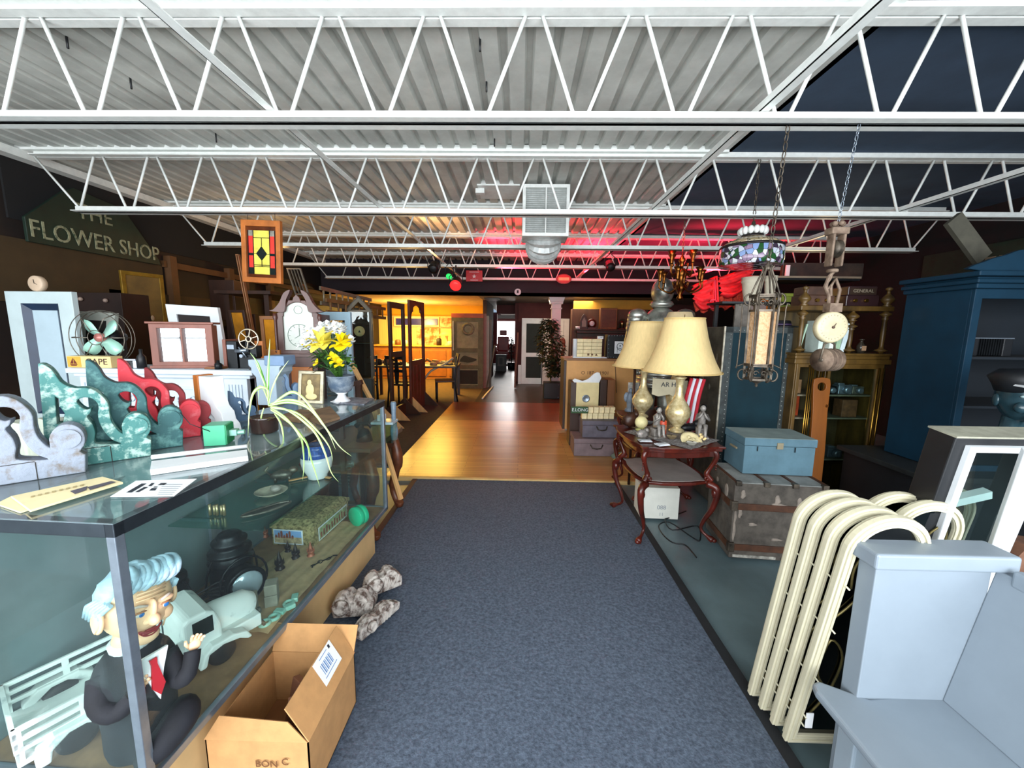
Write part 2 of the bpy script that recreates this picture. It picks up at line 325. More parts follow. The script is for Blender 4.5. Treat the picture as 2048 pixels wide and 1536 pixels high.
# small screws under the deck
for i,(a,b) in enumerate(((136,97),(263,178),(960,103),(973,184),(983,243),(433,285),(989,293))):
    p=G(a,b,3.06); tag(M().cyl(p,p+Vector((0,0,.07)),.006,n=6).build('deck_screw',black_p),'dark screw tip poking down through the roof deck, %s'%('left half of the ceiling' if a<600 else 'above the middle of the aisle'),'screw','screw tips under the deck')
t=P(960,383,4.6); tag(M().box(t.x-.05,4.58,t.z-.02,t.x+.05,4.66,t.z+.03).build('junction_box',white_steel,bev=.004),'tiny white junction box under the deck left of the air vent','box')
# signs and lights on the far joist
def spotlamp(px,py,Y,label,lens,r=.07):
    c=P(px,py,Y); t=thing('stage_spotlight',label,'spotlight',c)
    m=M(); m.lathe([(r*.5,.14),(r,.1),(r,-.05),(r*1.1,-.06)],rot=Matrix.Rotation(R(-60),3,'X')); m.build('housing',black_p,t)
    M().lathe([(r*1.0,-.063),(r*.5,-.08),(0,-.085)],rot=Matrix.Rotation(R(-60),3,'X')).build('lens',lens,t)
    M().tube([(-r-.02,0,0),(-r-.02,0,.12),(0,0,.2),(r+.02,0,.12),(r+.02,0,0)],.008,6).tube([(0,0,.2),(0,0,.3)],.012,6).build('yoke',black_p,t)
    return t
spotlamp(912,568,6.6,'glowing red spotlight hanging from the far left joists',mat('red_lens','#ff1010',.3,emis=9),.09)
spotlamp(899,550,6.7,'small spotlight with a green lens just above the red spotlight',mat('green_lens','#20c050',.3,emis=2),.05)
spotlamp(868,535,6.5,'black unlit spotlight clamped left of the red spotlight',black_p,.08)
spotlamp(1220,532,6.62,'black unlit spotlight clamped to the joist near the oval sign',black_p,.07)
cx,z0,wd,ht=bb(932,541,965,563,8.32); t=thing('star_sign','small red square sign with a white star on the far joist','sign',(cx,8.32,z0))
B(-wd/2,-.01,0,wd/2,.01,ht).build('board',mat('red_sign','#b01020',.4),t,.003)
st=[(math.cos(PI/2+i*PI/5)*(.05 if i%2==0 else .02),ht*.45+math.sin(PI/2+i*PI/5)*(.05 if i%2==0 else .02)) for i in range(10)]
m=M().prism(st,.004,-.015); m.box(-.1,-.014,ht*.82,.1,-.01,ht*.88).box(-.08,-.014,ht*.1,.08,-.01,ht*.15); m.build('star_mark',white_paint,t)
cx,z0,wd,ht=bb(1112,548,1143,568,8.32); t=thing('oval_sign','small oval red sign with a pale lettered band on the far joist','sign',(cx,8.32,z0))
M().prism(circ(0,ht/2,wd/2,28,rz=ht/2),.02,-.01).build('board',mat('maroon_sign','#7a1c20',.4),t,.003); M().prism(circ(0,ht/2,wd/2-.02,28,rz=ht/2-.02),.004,-.014).prism(rect(-.11,ht/2-.03,.11,ht/2+.03),.006,-.018,1).build('face',[mat('sign_red','#a03028',.5),cream_wood],t)
cx,z0,wd,ht=bb(1029,578,1042,590,9.18); t=thing('round_sign','small round white disc with a black figure on the header wall','sign',(cx,9.18,z0))
M().prism(circ(0,ht/2,wd/2,20),.02,-.02).build('disc',white_paint,t); B(-.02,-.026,.04,.02,-.02,ht-.03).build('mark',ink,t)
# ================================================================ GLASS DISPLAY CASE AND ITS CONTENTS
CA=R(-2.74); L0,D0,HT,DK=1.672,.56,1.08,.335
case=thing('display_case','long steel framed glass display case on a cream base, left foreground','display case',(-.972,.863,0),CA)
def CW(lx,ly,z=0): return Matrix.Translation((-.972,.863,0))@Matrix.Rotation(CA,4,'Z')@Vector((lx,ly,z))
for a in(-D0,-.024):
    for b in(0,L0-.024): B(a,b,.315,a+.024,b+.024,HT-.004).build('corner_post',steel,case,.002)
m=M()
for a in(-D0,-.026): m.box(a,0,HT-.042,a+.026,L0,HT-.004)
for b in(0,L0-.026): m.box(-D0,b,HT-.042,0,b+.026,HT-.004)
m.build('top_rail',mat('top_rail_steel','#59626b',.3,.9,.1,12),case,.002)
m=M()
for a in(-D0,-.02): m.box(a,0,.315,a+.02,L0,DK+.005)
for b in(0,L0-.02): m.box(-D0,b,.315,0,b+.02,DK+.005)
m.build('bottom_rail',steel,case,.002)
B(-D0-.005,-.005,HT-.004,.005,L0+.005,HT).build('glass_top',glass_top,case)
B(-.012,.02,DK,-.007,L0-.02,HT-.042).build('front_pane',glass_case,case)
B(-D0+.02,.007,DK,-.02,.012,HT-.042).build('end_pane',glass_case,case); B(-D0+.02,L0-.012,DK,-.02,L0-.007,HT-.042).build('end_pane',glass_case,case)
B(-D0+.02,.02,.318,-.02,L0-.02,DK).build('floor_board',mat('case_floor','#8d6d4c',.7,0,.25,7),case)
d1=B(-D0+.012,.03,DK,-D0+.02,.86,HT-.045).build('sliding_door',mat('teal_grey_door','#64787c',.35,0,.12,4),case); B(-D0+.02,.83,DK,-D0+.034,.86,HT-.05).build('door_edge',steel,d1)
d2=B(-D0+.002,.84,DK,-D0+.01,L0-.03,HT-.045).build('sliding_door',MT['teal_grey_door'],case); B(-D0+.01,.87,DK,-D0+.024,.9,HT-.05).build('door_edge',steel,d2)
B(-D0+.03,.03,0,-.09,L0-.03,.315).build('base',mat('cream_laminate','#dbb883',.5,0,.06,5),case,.003)
B(-D0+.04,.62,.715,-.1,L0-.03,.721).build('glass_shelf',glass_gr,case)
m=M()
for b in(.7,1.15,1.6): m.box(-D0+.02,b,.70,-D0+.2,b+.012,.714)
m.build('shelf_bracket',steel,case)
# back counter under the scroll brackets
t=thing('back_counter','weathered grey wooden counter behind the glass case carrying the scroll brackets','counter',(0,0,0))
gw=mat('weathered_grey_wood','#8c8e8c',.8,0,.3,6,col2='#5c5348',grain=(1,.3,1),cut=(.35,.6))
B(-2.35,.35,1.03,-1.56,2.1,1.078).build('counter_top',gw,t,.004)
for a,b in((-2.3,.4),(-1.66,.4),(-2.3,2.0),(-1.66,2.0)): B(a,b,0,a+.07,b+.07,1.03).build('leg',gw,t)
B(-2.3,.45,.55,-1.62,2.02,.58).build('lower_shelf',gw,t)
# ---- scroll brackets
TH=R(42); O_=G(302,912,1.08); dB=Vector((math.cos(TH),math.sin(TH),0)); nB=Vector((-math.sin(TH),math.cos(TH),0))
def crop(pts):                                # the outline seen in the photo, laid flat on the bracket's own plane
    o=[]
    for x,y in pts:
        r=ray(x/3.938,700+y/3.938); p=r*((O_.x*nB.x+O_.y*nB.y)/(r.x*nB.x+r.y*nB.y))+Vector((0,0,H)); o.append(((p-O_).dot(dB),0 if y>820 else max(.012,p.z-1.08)))
    return o
outer=[(305,110),(345,112),(400,145),(440,190),(480,250),(540,285),(600,303),(680,300),(760,325),(830,385),(862,440),(868,510),(885,570),(920,620),(968,660),(962,600),(985,545),(1030,510),(1080,500),(1135,512),(1175,545),(1193,600),(1185,650),(1160,690),(1194,712),(1192,838),(365,940),(340,500),(315,250)]
h1=[(440,370),(475,390),(470,440),(515,500),(500,585),(455,585)]
h2=cr([(610,410),(635,385),(680,375),(740,390),(780,440),(775,510),(790,580),(830,650),(890,710),(955,742),(780,742),(748,720),(755,660),(735,590),(690,530),(715,500),(722,465),(690,472),(650,455)],3,True)
loops=[crop(q) for q in(cr(outer[:-4],2)+[(1194,840),(365,940),(340,500),(315,250)],h1,h2)]
def bracket(px,py,Y,mt,label,rz=.1,th=.06,k=1.0,z=1.081):
    c=G(px,py,1.08); Y=c.y; rz=TH+rz-.1; m=M(); m.x=T(0,0,0,0,0,0,k); m.plate(loops,th,0,.003)
    # raised rim on the nose and a carved joint
    c0=crop([(1080,600)])[0]; m.prism(circ(c0[0],c0[1],.03,20),.006,-.006)
    sx=crop([(868,740)])[0][0]; m.box(sx,-.0008,0,sx+.0022,.01,.055,1).box(crop([(500,700)])[0][0],-.0008,.056,sx,.01,.058,1)
    o=m.build('scroll_bracket',[mt,mat('seam_shadow','#2a2622',.9)]); o.location=(c.x,Y,z); o.rotation_euler[2]=rz
    return tag(o,label,'bracket','carved scroll brackets on the counter')
chipg=mat('grey_chipped_paint','#828a97',.75,0,.2,22,col2='#6b635c',cut=(.36,.5),bump=.6)
teal1=mat('teal_chipped_paint','#3c7470',.7,0,.2,26,col2='#a3bfb5',cut=(.4,.5),bump=.5)
teal2=mat('dark_teal_paint','#245558',.65,0,.2,18,col2='#5c8c88',cut=(.36,.5),bump=.3)
redp=mat('red_chipped_paint','#c42636',.6,0,.1,14,col2='#d06068',cut=(.34,.46),bump=.3)
bracket(170,945,1.18,chipg,'grey white flaking scroll bracket at the left edge, nearest the camera',.12)
bracket(301,912,1.36,teal1,'pale teal flaking scroll bracket, second from the camera',.12)
bracket(365,892,1.50,teal2,'dark teal scroll bracket between the pale teal one and the red one',.1,.055)
bracket(401,872,1.63,redp,'bright red scroll bracket with a round nose',.08,.06,.98)
bracket(421,862,1.9,mat('dull_red_paint','#8e2a30',.7,0,.2,6),'dull red scroll bracket mostly hidden behind the bright red one',.05,.06,.85)
c=P(96,930,1.27); tag(M().prism([(-.14,0),(.03,0),(.03,.13),(-.02,.145),(-.06,.12),(-.14,.13)],.05).build('wood_offcut',mat('pale_ridged_wood','#aeb5a6',.8,0,.15,30,grain=(1,1,.1))),'pale ridged wood block behind the grey scroll bracket','wood block').location=(c.x-.03,1.3,1.079)
# white bracket with a raw wood edge
c=G(452,850,1.08); t=thing('scroll_bracket','small white bracket with a bare wood edge behind the green box','bracket',(-1.60+.15,1.72,1.08),R(-18),'carved scroll brackets on the counter')
wl=[[(.0,0),(.0,.245),(.075,.245),(.078,.16),(.1,.11),(.128,.085),(.135,.05),(.158,.03),(.165,0)],[(.05,.13),(.055,.085),(.08,.06),(.083,.04),(.065,.03),(.045,.05)]]
M().plate([cr(wl[0],1,True),cr(wl[1],3,True)],.06,0,.002).build('painted_face',white_paint,t); B(-.03,-.005,0,0,.065,.25).build('bare_edge',wood_orange,t,.002)
blue1=mat('slate_blue_paint','#54708f',.6,0,.2,6); blue2=mat('pale_blue_grey','#97a8b6',.6,0,.12,5)
def sc2(name,px,py,Y,k,mt,label,rz=0,z=1.08):
    m=M(); m.x=T(0,0,0,0,0,0,k); m.plate([loops[0],loops[2]],.07,0,.003); o=m.build(name,mt); c=G(px,py,1.08); o.location=(c.x,c.y,z); o.rotation_euler[2]=TH+rz; return tag(o,label,'bracket','carved scroll brackets on the counter')
sc2('scroll_bracket',604,803,2.15,.75,mat('mid_blue_paint','#6c86a5',.6,0,.15,5),'slate blue scroll bracket behind the spider plant',.05)
sc2('scroll_bracket',512,838,2.0,.45,blue1,'small dark blue scroll bracket behind the white one',.2)
# column capital
cx,z0,wd,ht=bb(578,708,632,795,2.5); t=thing('column_capital','pale blue grey wooden column capital behind the framed photo','capital',(-1.52,2.36,1.08))
m=M(); m.prism([(-.06,0),(.06,0),(.06,.17),(.085,.2),(.085,.225),(.1,.24),(.1,.275),(-.1,.275),(-.1,.24),(-.085,.225),(-.085,.2),(-.06,.17)],.14,-.07); m.build('shaft',blue2,t,.004)
B(.0,-.075,.24,.12,.05,.30).build('cap_block',mat('mid_blue_paint','#6c86a5'),t,.006)
# framed photo
c=G(630,796,1.08); t=thing('framed_photograph','small silver picture frame with a sepia photo of a seated woman','picture frame',(-1.30,2.36,1.08),R(-6),rx=R(-8))
M().plate([rect(-.085,0,.085,.205),rect(-.062,.023,.062,.182)],.018,0,.004).build('frame',mat('silver_gilt','#a39a82',.35,.7,.2,20),t); B(-.065,.006,.02,.065,.01,.185).build('photo',mat('sepia_photo','#8d7748',.5,0,.35,14,col2='#453412'),t)
m=M().ball((-.01,.004,.13),.015,.004,.019).ball((-.005,.004,.085),.028,.004,.04); m.ball((.005,.004,.045),.04,.004,.02); m.build('figure_print',mat('sepia_light','#d9c990',.6,0,.1,20),t)
B(-.02,.018,0,.02,.08,.01).build('stand',black_p,t)
# urn and flowers
ux,uy=-1.13,2.43; t=thing('flower_urn','grey marbled urn on a white foot holding silk flowers','urn',(ux,uy,1.08))
M().lathe([(.0,0),(.05,0),(.052,.01),(.03,.03),(.022,.05),(.04,.065)]).build('foot',white_paint,t); M().lathe([(.03,.06),(.06,.075),(.075,.11),(.08,.165),(.086,.17),(.078,.172),(.07,.165),(.0,.16)]).build('bowl',mat('marbled_grey','#4c5d72',.5,0,.4,18,col2='#98a3ab',cut=(.3,.6)),t)
def petal(m,c,d,ln,wd,up=.3,mi=0):        # one curved petal
    d=Vector(d).normalized(); s=d.cross(Vector((0,0,1))); s=s.normalized() if s.length>.05 else Vector((1,0,0)); n=s.cross(d); c=Vector(c); v=[]
    for i in range(6):
        q=i/5; wq=wd*math.sin(PI*min(.97,q*.85+.12))**.8*.5; o=c+d*ln*q+n*(up*ln*q*(1-q)*1.5)
        v+=[tuple(o-s*wq+n*.15*wq),tuple(o-n*.1*wq),tuple(o+s*wq+n*.15*wq)]
    return m.add(v,[(i*3+j,i*3+j+1,i*3+j+4,i*3+j+3) for i in range(5) for j in(0,1)],mi,True)
def blossom(m,c,face,r,n,wd,mi=0,open_=.5):
    f=Vector(face).normalized(); a=f.cross(Vector((.1,.2,1))).normalized(); b=f.cross(a)
    for i in range(n):
        q=2*PI*i/n; petal(m,c,(a*math.cos(q)+b*math.sin(q))+f*open_,r,wd,.2,mi)
def bouq(name,label,mt,spots,grp='silk flowers in the urn',centre=None):
    c=P(spots[0][0],spots[0][1],uy); t=thing(name,label,'flower',(ux,uy,1.24),0,grp)
    m=M(); st=M(); ce=M()
    for (px,py,dy,r,n,wd) in spots:
        q=P(px,py,uy+dy)-Vector((ux,uy,1.24)); blossom(m,q,(q.x*1.2,-.5+q.y,.45),r*1.25,n,wd*1.55)
        st.tube([tuple(q*0.02+Vector((0,0,-.03))),tuple(q*.5+Vector((0,0,.01))),tuple(q)],.002,5); ce.ball(tuple(q+Vector((0,-.006,.004))),.006,n=8,k=5)
    m.build('petals',mt,t); st.build('stem',mat('stem_green','#3c6a1f',.6),t); ce.build('centre',centre or mat('pollen','#c9a21a',.7),t)
wf=mat('white_petal','#eef0ee',.6,0,.05,20); random.seed(3)
sp=[(605+random.random()*36,662+random.random()*34,random.uniform(-.06,.05),.034,5,.022) for i in range(20)]
bouq('white_flower_spray','spray of small white blossoms on the left of the bouquet',wf,sp)
sp=[(641+random.random()*48,650+random.random()*22,random.uniform(-.02,.08),.034,6,.022) for i in range(20)]
bouq('white_flower_spray','spray of white starry blossoms on top of the bouquet',wf,sp)
bouq('white_flower_spray','single white blossom at the right edge of the bouquet',wf,[(701,682,0,.032,5,.03)])
bouq('yellow_poinsettia','large pale yellow poinsettia in the middle of the bouquet',mat('pale_yellow_petal','#efe05a',.6,0,.1,12),[(644,688,-.1,.085,8,.04),(641,686,-.11,.05,6,.028),(655,683,-.04,.06,6,.035)])
bouq('yellow_lily','bright yellow lily right of the poinsettia',mat('yellow_petal','#f2dc12',.6,0,.08,12),[(684,690,-.09,.065,7,.05),(690,684,-.07,.05,6,.04)],centre=mat('dark_centre','#1a1408'))
bouq('yellow_lily','small drooping yellow bud flowers at the bottom of the bouquet',MT['yellow_petal'],[(671,722,-.12,.036,5,.028),(679,729,-.12,.033,5,.026),(634,727,-.08,.025,4,.02),(664,714,-.12,.028,5,.02)])
m=M(); t=thing('flower_foliage','dark green leaves filling the bottom of the bouquet','leaves',(ux,uy,1.24)); random.seed(5)
for i in range(95):
    q=P(random.uniform(628,706),random.uniform(695,742),uy+random.uniform(-.12,.08))-Vector((ux,uy,1.24)); petal(m,q*.85,(q.x*2+random.uniform(-.1,.1),-.15+random.uniform(-.2,.2),random.uniform(-.12,.12)),random.uniform(.035,.07),.026,.3,random.randint(0,1))
m.build('leaf_mass',[mat('leaf_dark','#1f4a1c',.6,0,.2,20),mat('leaf_mid','#4d7a2c',.6,0,.2,20)],t)
# spider plant
t=thing('spider_plant','spider plant with long pale striped leaves in a brown glazed pot on the case','plant',(-1.145,1.69,1.081))
pp=Vector((-1.145,1.69,1.081))
M().lathe([(0,0),(.05,0),(.056,.006),(.058,.065),(.06,.07),(.055,.072),(.052,.06),(0,.055)],n=28).build('pot',mat('brown_glaze','#2c1b17',.12,0,.3,6,coat=.6),t)
M().lathe([(0,.062),(.03,.064),(.053,.058)],n=16).build('soil',mat('soil','#4a3826',.95,0,.4,40),t)
lf=mat('spider_leaf','#a9c878',.5,0,.1,3,col2='#7fa84e'); lf2=mat('spider_leaf_stripe','#dfe6b4',.5,0,.05,8); lf3=mat('leaf_edge_green','#5d9a38',.5,0,.15,8)
def leaf(pts,wd,dy=0,dark=False):
    q=cr([(x/5.12+400,y/5.12+640) for x,y in pts],5); n=len(q); v=[]; prev=None
    ps=[P(a,b,1.69+dy*(i/(n-1))**1.3)-pp for i,(a,b) in enumerate(q)]
    for i,p in enumerate(ps):
        d=(ps[min(i+1,n-1)]-ps[max(i-1,0)]).normalized(); s=d.cross(Vector((.25,1,.15))).normalized()
        if prev is not None and s.dot(prev)<0: s=-s
        prev=s; k=i/(n-1); wq=wd*(.55+.45*math.sin(PI*min(1,k*1.1)))*(1-k**6*.95)*.5; u=s.cross(d)
        for e in(-1,-.35,.35,1): v.append(tuple(p+s*wq*e+u*wq*(.35 if abs(e)==1 else 0)))
    m=M(); f0=[];
    m.add(v,[(i*4+0,i*4+1,i*4+5,i*4+4) for i in range(n-1)]+[(i*4+2,i*4+3,i*4+7,i*4+6) for i in range(n-1)],0,True)
    m.add(v,[(i*4+1,i*4+2,i*4+6,i*4+5) for i in range(n-1)],1,True)
    m.build('leaf',[lf3 if dark else lf,lf2],t)
leaf([(700,880),(690,750),(690,600),(700,400),(716,190)],.016,0,True); leaf([(705,880),(680,740),(640,600),(590,450),(512,335)],.018,.05,True); leaf([(700,870),(670,700),(620,560),(560,420)],.014,.02,True)
leaf([(705,860),(730,720),(800,560),(910,412)],.008,0); leaf([(690,830),(690,720),(610,695),(535,760),(500,950),(490,1210)],.015,-.12); leaf([(700,840),(640,700),(600,690),(598,820)],.009,-.03)
leaf([(720,880),(850,780),(950,740),(1050,800),(1170,950),(1300,1130),(1430,1300),(1552,1395)],.014,-.18); leaf([(700,880),(900,845),(1080,890),(1200,1000),(1310,1150),(1390,1330)],.013,-.16)
leaf([(720,890),(900,930),(1100,1080),(1200,1200),(1280,1380),(1340,1560),(1420,1660)],.015,-.22); leaf([(720,920),(900,1040),(1020,1200),(1050,1330),(1060,1480),(1050,1650)],.017,-.24)
leaf([(740,930),(950,1090),(1080,1250),(1130,1420),(1190,1600),(1230,1720)],.014,-.22); leaf([(650,900),(620,1020),(650,1180),(730,1270),(830,1310),(905,1312)],.012,-.14)
leaf([(760,960),(820,1060),(850,1200),(858,1310)],.014,-.12); leaf([(730,900),(980,950),(1180,1120),(1320,1300),(1360,1450)],.012,-.19); leaf([(720,860),(880,820),(1040,850),(1170,970),(1260,1090)],.011,-.1)
leaf([(720,900),(860,990),(1000,1150),(1100,1300),(1110,1480)],.011,-.2)
# items lying on the glass top
t=thing('pencil_sharpener','green metal box with a crank spindle on the case top','sharpener box',(-1.2,1.50,1.081),R(18))
B(-.045,-.03,0,.03,.05,.082).build('body',mat('green_enamel','#3ea07a',.4,0,.08,6),t,.003); B(.03,-.028,.003,.034,.048,.079).build('side_plate',mat('dark_green_enamel','#137a4c',.4,0,.08,6),t); m=M(); m.box(.034,-.005,.03,.06,.03,.055); m.cyl((.055,.01,.04),(.085,.01,.042),.01); m.build('spindle',mat('pale_green_metal','#8fc4b4',.35,.5),t,.002); M().tube([(-.02,-.03,.06),(-.07,-.06,.10),(-.11,-.03,.14)],.0015,5).build('wire',black_p,t)
def slab(name,corn,z,h,mt,label,cat,grp=None,extra=None):
    ps=[G(x,y,z+h) for x,y in corn]; c=sum(ps,Vector())/len(ps); t=thing(name,label,cat,(c.x,c.y,z),0,grp); n=len(ps)
    m=M(); m.add([(p.x-c.x,p.y-c.y,0) for p in ps]+[(p.x-c.x,p.y-c.y,h) for p in ps],[tuple(range(n))[::-1],tuple(range(n,2*n))]+[(i,(i+1)%n,n+(i+1)%n,n+i) for i in range(n)])
    m.build('body',mt,t,.0008); return t,c
t,c=slab('wood_moulding',[(303,922),(494,899),(496,912),(300,940)],1.081,.018,white_paint,'white painted length of moulding lying on the case top','moulding')
a=G(303,915,1.1)-c; b=G(494,893,1.1)-c; M().tube([(a.x,a.y,.02),(b.x,b.y,.02)],.008,6).build('raised_bead',white_paint,t)
crm=mat('cream_card','#e6d6a8',.7,0,.08,6)
t,c=slab('booklet',[(0,1003),(22,992),(60,1018),(40,1024),(0,1010)],1.081,.004,crm,'lower cream booklet sticking out at the left of the pair','booklet','cream booklets on the case')
t,c=slab('booklet',[(22,992),(205,953),(246,964),(60,1020)],1.087,.006,crm,'upper cream booklet with a faded drawing of a building on its cover','booklet','cream booklets on the case')
def onslab(t,c,corn,z,mt,name):
    ps=[G(x,y,z)-c for x,y in corn]; M().add([(p.x,p.y,z-t.location.z) for p in ps],[tuple(range(len(ps)))]).build(name,mt,t)
onslab(t,c,[(140,982),(175,972),(172,980),(150,988)],1.0945,mat('soft_ink','#55505a',.7),'cover_print'); onslab(t,c,[(175,974),(222,962),(232,964),(180,980)],1.0945,MT['soft_ink'],'cover_print')
for i in range(8): onslab(t,c,[(62+i*14,992-i*3.2),(70+i*14,990-i*3.2),(69+i*14,993-i*3.2),(61+i*14,995-i*3.2)],1.0945,mat('pale_print','#b3a070',.7),'title_print')
t,c=slab('paper_sheet',[(220,993),(272,961),(394,957),(348,992)],1.081,.0015,paper,'printed white paper sheet near the front edge of the case','paper')
for q in ([(252,985),(283,967),(293,967),(263,985)],[(270,984),(288,974),(296,974),(278,984)],[(296,972),(303,966),(309,966),(303,972)],[(315,970),(322,966),(334,966),(328,970)],[(298,981),(304,976),(314,976),(310,981)],[(306,975),(309,973),(316,973),(313,975)]): onslab(t,c,q,1.0832,ink,'print')
for i in range(6): onslab(t,c,[(315+i*2,988-i*4),(345+i*4,988-i*4),(345+i*4,989-i*4),(315+i*2,989-i*4)],1.0832,mat('grey_print','#9098a0'),'print')
t,c=slab('magazine',[(668,806),(690,794),(748,796),(728,808)],1.081,.006,mat('magazine_cover','#8d8f9a',.4,0,.6,60,col2='#2c3040'),'printed magazine at the far end of the case top','magazine')
t,c=slab('paper_sheet',[(660,803),(690,793),(702,794),(676,807)],1.088,.002,paper,'white leaflet under the magazine at the far end of the case','paper')
for i,(q,l) in enumerate((([(598,826),(660,812),(680,834),(640,846)],'flat split wood offcut on the case top behind the spider plant'),([(560,830),(600,818),(632,822),(600,836)],'rough brown wood chunk directly behind the plant pot'))):
    t,c=slab('wood_scrap',q,1.081,.012+i*.015,mat('driftwood','#8c6f52',.85,0,.35,9,col2='#5b4634'),l,'wood scrap','wood scraps on the case top')
# ---------------------------------------------------------------- inside the case
# biscuit tin
tin=mat('tin_gold_print','#b5a878',.4,.2,.5,60,col2='#5a5232',cut=(.35,.6)); t=thing('biscuit_tin','large hinged biscuit tin printed with town views, in the display case','tin',(-1.235,2.20,DK+.001),R(-4))
B(-.125,-.19,0,.125,.19,.105).build('tin_body',tin,t,.006); m=M(); m.add([(-.13,-.195,.105),(.13,-.195,.105),(.13,.195,.105),(-.13,.195,.105),(-.13,-.195,.125),(.13,-.195,.125),(.13,.195,.125),(-.13,.195,.125),(-.09,-.155,.147),(.09,-.155,.147),(.09,.155,.147),(-.09,.155,.147)],[(0,1,5,4),(1,2,6,5),(2,3,7,6),(3,0,4,7),(4,5,9,8),(5,6,10,9),(6,7,11,10),(7,4,8,11),(8,9,10,11),(3,2,1,0)]); m.build('lid',tin,t)
M().box(-.112,-.1925,.012,.06,-.1905,.098).build('picture_panel',mat('panel_white','#d6dee8',.4),t); 
m=M(); m.box(-.105,-.194,.055,.053,-.1927,.092,0); m.box(-.105,-.1945,.02,.053,-.1927,.056,1)
for i in range(7): x=-.1+i*.016; m.prism([(x,.05),(x,.062+.012*(i%3)),(x+.006,.07+.012*(i%3)),(x+.012,.062+.012*(i%3)),(x+.012,.05)],.0015,-.196,2)
m.build('town_view',[mat('sky_print','#7fa6d8',.4),mat('ground_print','#b8a684',.4,0,.3,60),mat('roof_print','#8a5040',.4,0,.4,80)],t)
m=M(); m.box(.1262,-.15,.015,.128,.16,.095,0).box(.128,-.143,.022,.1292,.153,.088,1); 
for i in range(10): m.box(.1292,-.135+i*.028,.03,.1299,-.12+i*.028,.06+.008*(i%3),2)
m.build('side_view',[MT['panel_white'],mat('side_print','#9aa880',.4,0,.4,50),MT['roof_print']],t)
# green reel
t=thing('plastic_reel','bright green plastic reel with a cross cut in its face, in the case','reel',(-.985,2.27,DK+.062),R(62)); m=M(); m.x=Matrix.Rotation(R(90),4,'Y'); 
gp=mat('green_plastic','#28c492',.25,0,.05,6)
m.lathe([(0,-.03),(.058,-.03),(.06,-.027),(.06,-.003),(.056,0),(.06,.003),(.06,.027),(.058,.03),(.05,.03),(.048,.026),(0,.026)],n=32); m.build('rim',gp,t)
m=M()
for i in range(4): m.x=Matrix.Rotation(R(90),4,'Y')@Matrix.Rotation(i*PI/2+.2,4,'Z')@Matrix.Rotation(PI/2,4,'X'); m.prism([(.006,.0),(.034,.0),(.03,.008),(.012,.006)],.001,0,0,'xz')
m=M(); m.x=Matrix()
for i in range(4):
    a=i*PI/2+.2
    m.bar((.0275,.006*math.sin(a),.006*math.cos(a)),(.0275,.036*math.sin(a),.036*math.cos(a)),.007,.004,up=(1,0,0)); 
m.x=Matrix.Rotation(PI,4,'Z'); 
for i in range(4):
    a=i*PI/2+.2; m.bar((.0275,.006*math.sin(a),.006*math.cos(a)),(.0275,.036*math.sin(a),.036*math.cos(a)),.007,.004,up=(1,0,0))
m.build('cross_slots',mat('deep_green','#0a3a2c',.5),t)
# ginger jar
t=thing('ginger_jar','round white jar with a fluted blue neck on the glass shelf','jar',(-1.115,2.06,.722)); M().lathe([(0,0),(.045,0),(.05,.004),(.052,.02),(.075,.06),(.082,.1),(.079,.125)],n=32).build('bowl',mat('white_glaze','#dfe4e6',.15,0,.03,8,coat=.5),t)
M().lathe([(.079,.125),(.07,.15),(.06,.17),(.055,.185),(.058,.19),(.05,.188),(0,.18)],n=32).build('neck',mat('blue_glaze','#1d4f9c',.2,0,.35,4,grain=(22,22,.3)),t)
# lanterns
def lantern(loc,rz,k,label):
    t=thing('signal_lantern',label,'lantern',loc,rz,'old signal lanterns in the case',s=k); dm=mat('lantern_black','#2a2f33',.35,.7,.4,10,col2='#0f1214')
    M().lathe([(0,0),(.075,0),(.078,.012),(.07,.02),(.068,.13),(.074,.14),(.06,.155),(.062,.165),(.05,.17)],n=24).build('body',dm,t)
    M().lathe([(.072,.165),(.07,.178),(.05,.185),(.05,.2),(.058,.203),(.058,.215),(.04,.222),(.042,.232),(.034,.24),(.0,.242)],n=24).build('chimney',dm,t)
    m=M(); m.x=T(0,0,.085,0,R(0),R(90)); m.lathe([(.05,.03),(.052,.09),(.06,.1),(.064,.135),(.066,.14),(.06,.142)],n=24); m.build('lens_barrel',dm,t)
    m=M(); m.x=T(0,0,.085,0,0,R(90)); m.lathe([(.058,.137),(.045,.147),(.02,.152),(0,.153)],n=24); m.build('lens',mat('lens_glass','#9fb0ba',.12,.3,.1,6),t)
    M().tube([(.0,-.085+.0,.05)]+[(.02*math.sin(a),-.085*math.cos(a),.05+.16*math.sin(a)) for a in[PI*i/10 for i in range(1,10)]]+[(0,.085,.05)],.004,6).build('bail_handle',dark_metal,t)
    M().tube([(.12,.075*math.cos(a),.1+.085*math.sin(a)) for a in[2*PI*i/20 for i in range(20)]],.004,6,closed=True).build('guard_ring',dark_metal,t)
lantern((-1.305,1.63,DK+.001),R(-35),1.2,'black signal lantern with a pale round lens facing right'); lantern((-1.435,1.43,DK+.001),R(-60),1.1,'dark signal lantern at the back of the case behind the puppet')
random.seed(11); pts=[]
for i in range(90):
    a=i*.42; r=.085+.018*math.sin(i*1.3); pts.append((-1.245+r*math.cos(a),1.44+r*math.sin(a)*.8,DK+.01+.0011*i+.012*math.sin(i*.37)+.05*(0.5+.5*math.sin(a))*(i/90)))
t=thing('wire_coil','coil of black cable with metal ends between the lanterns','cable',(0,0,0)); M().tube(cr(pts,2),.0042,6).build('cable',black_p,t); M().cyl(pts[-1],tuple(Vector(pts[-1])+Vector((.03,-.02,.015))),.009).cyl((-1.19,1.40,.45),(-1.16,1.37,.44),.011).build('plug_ends',steel,t)
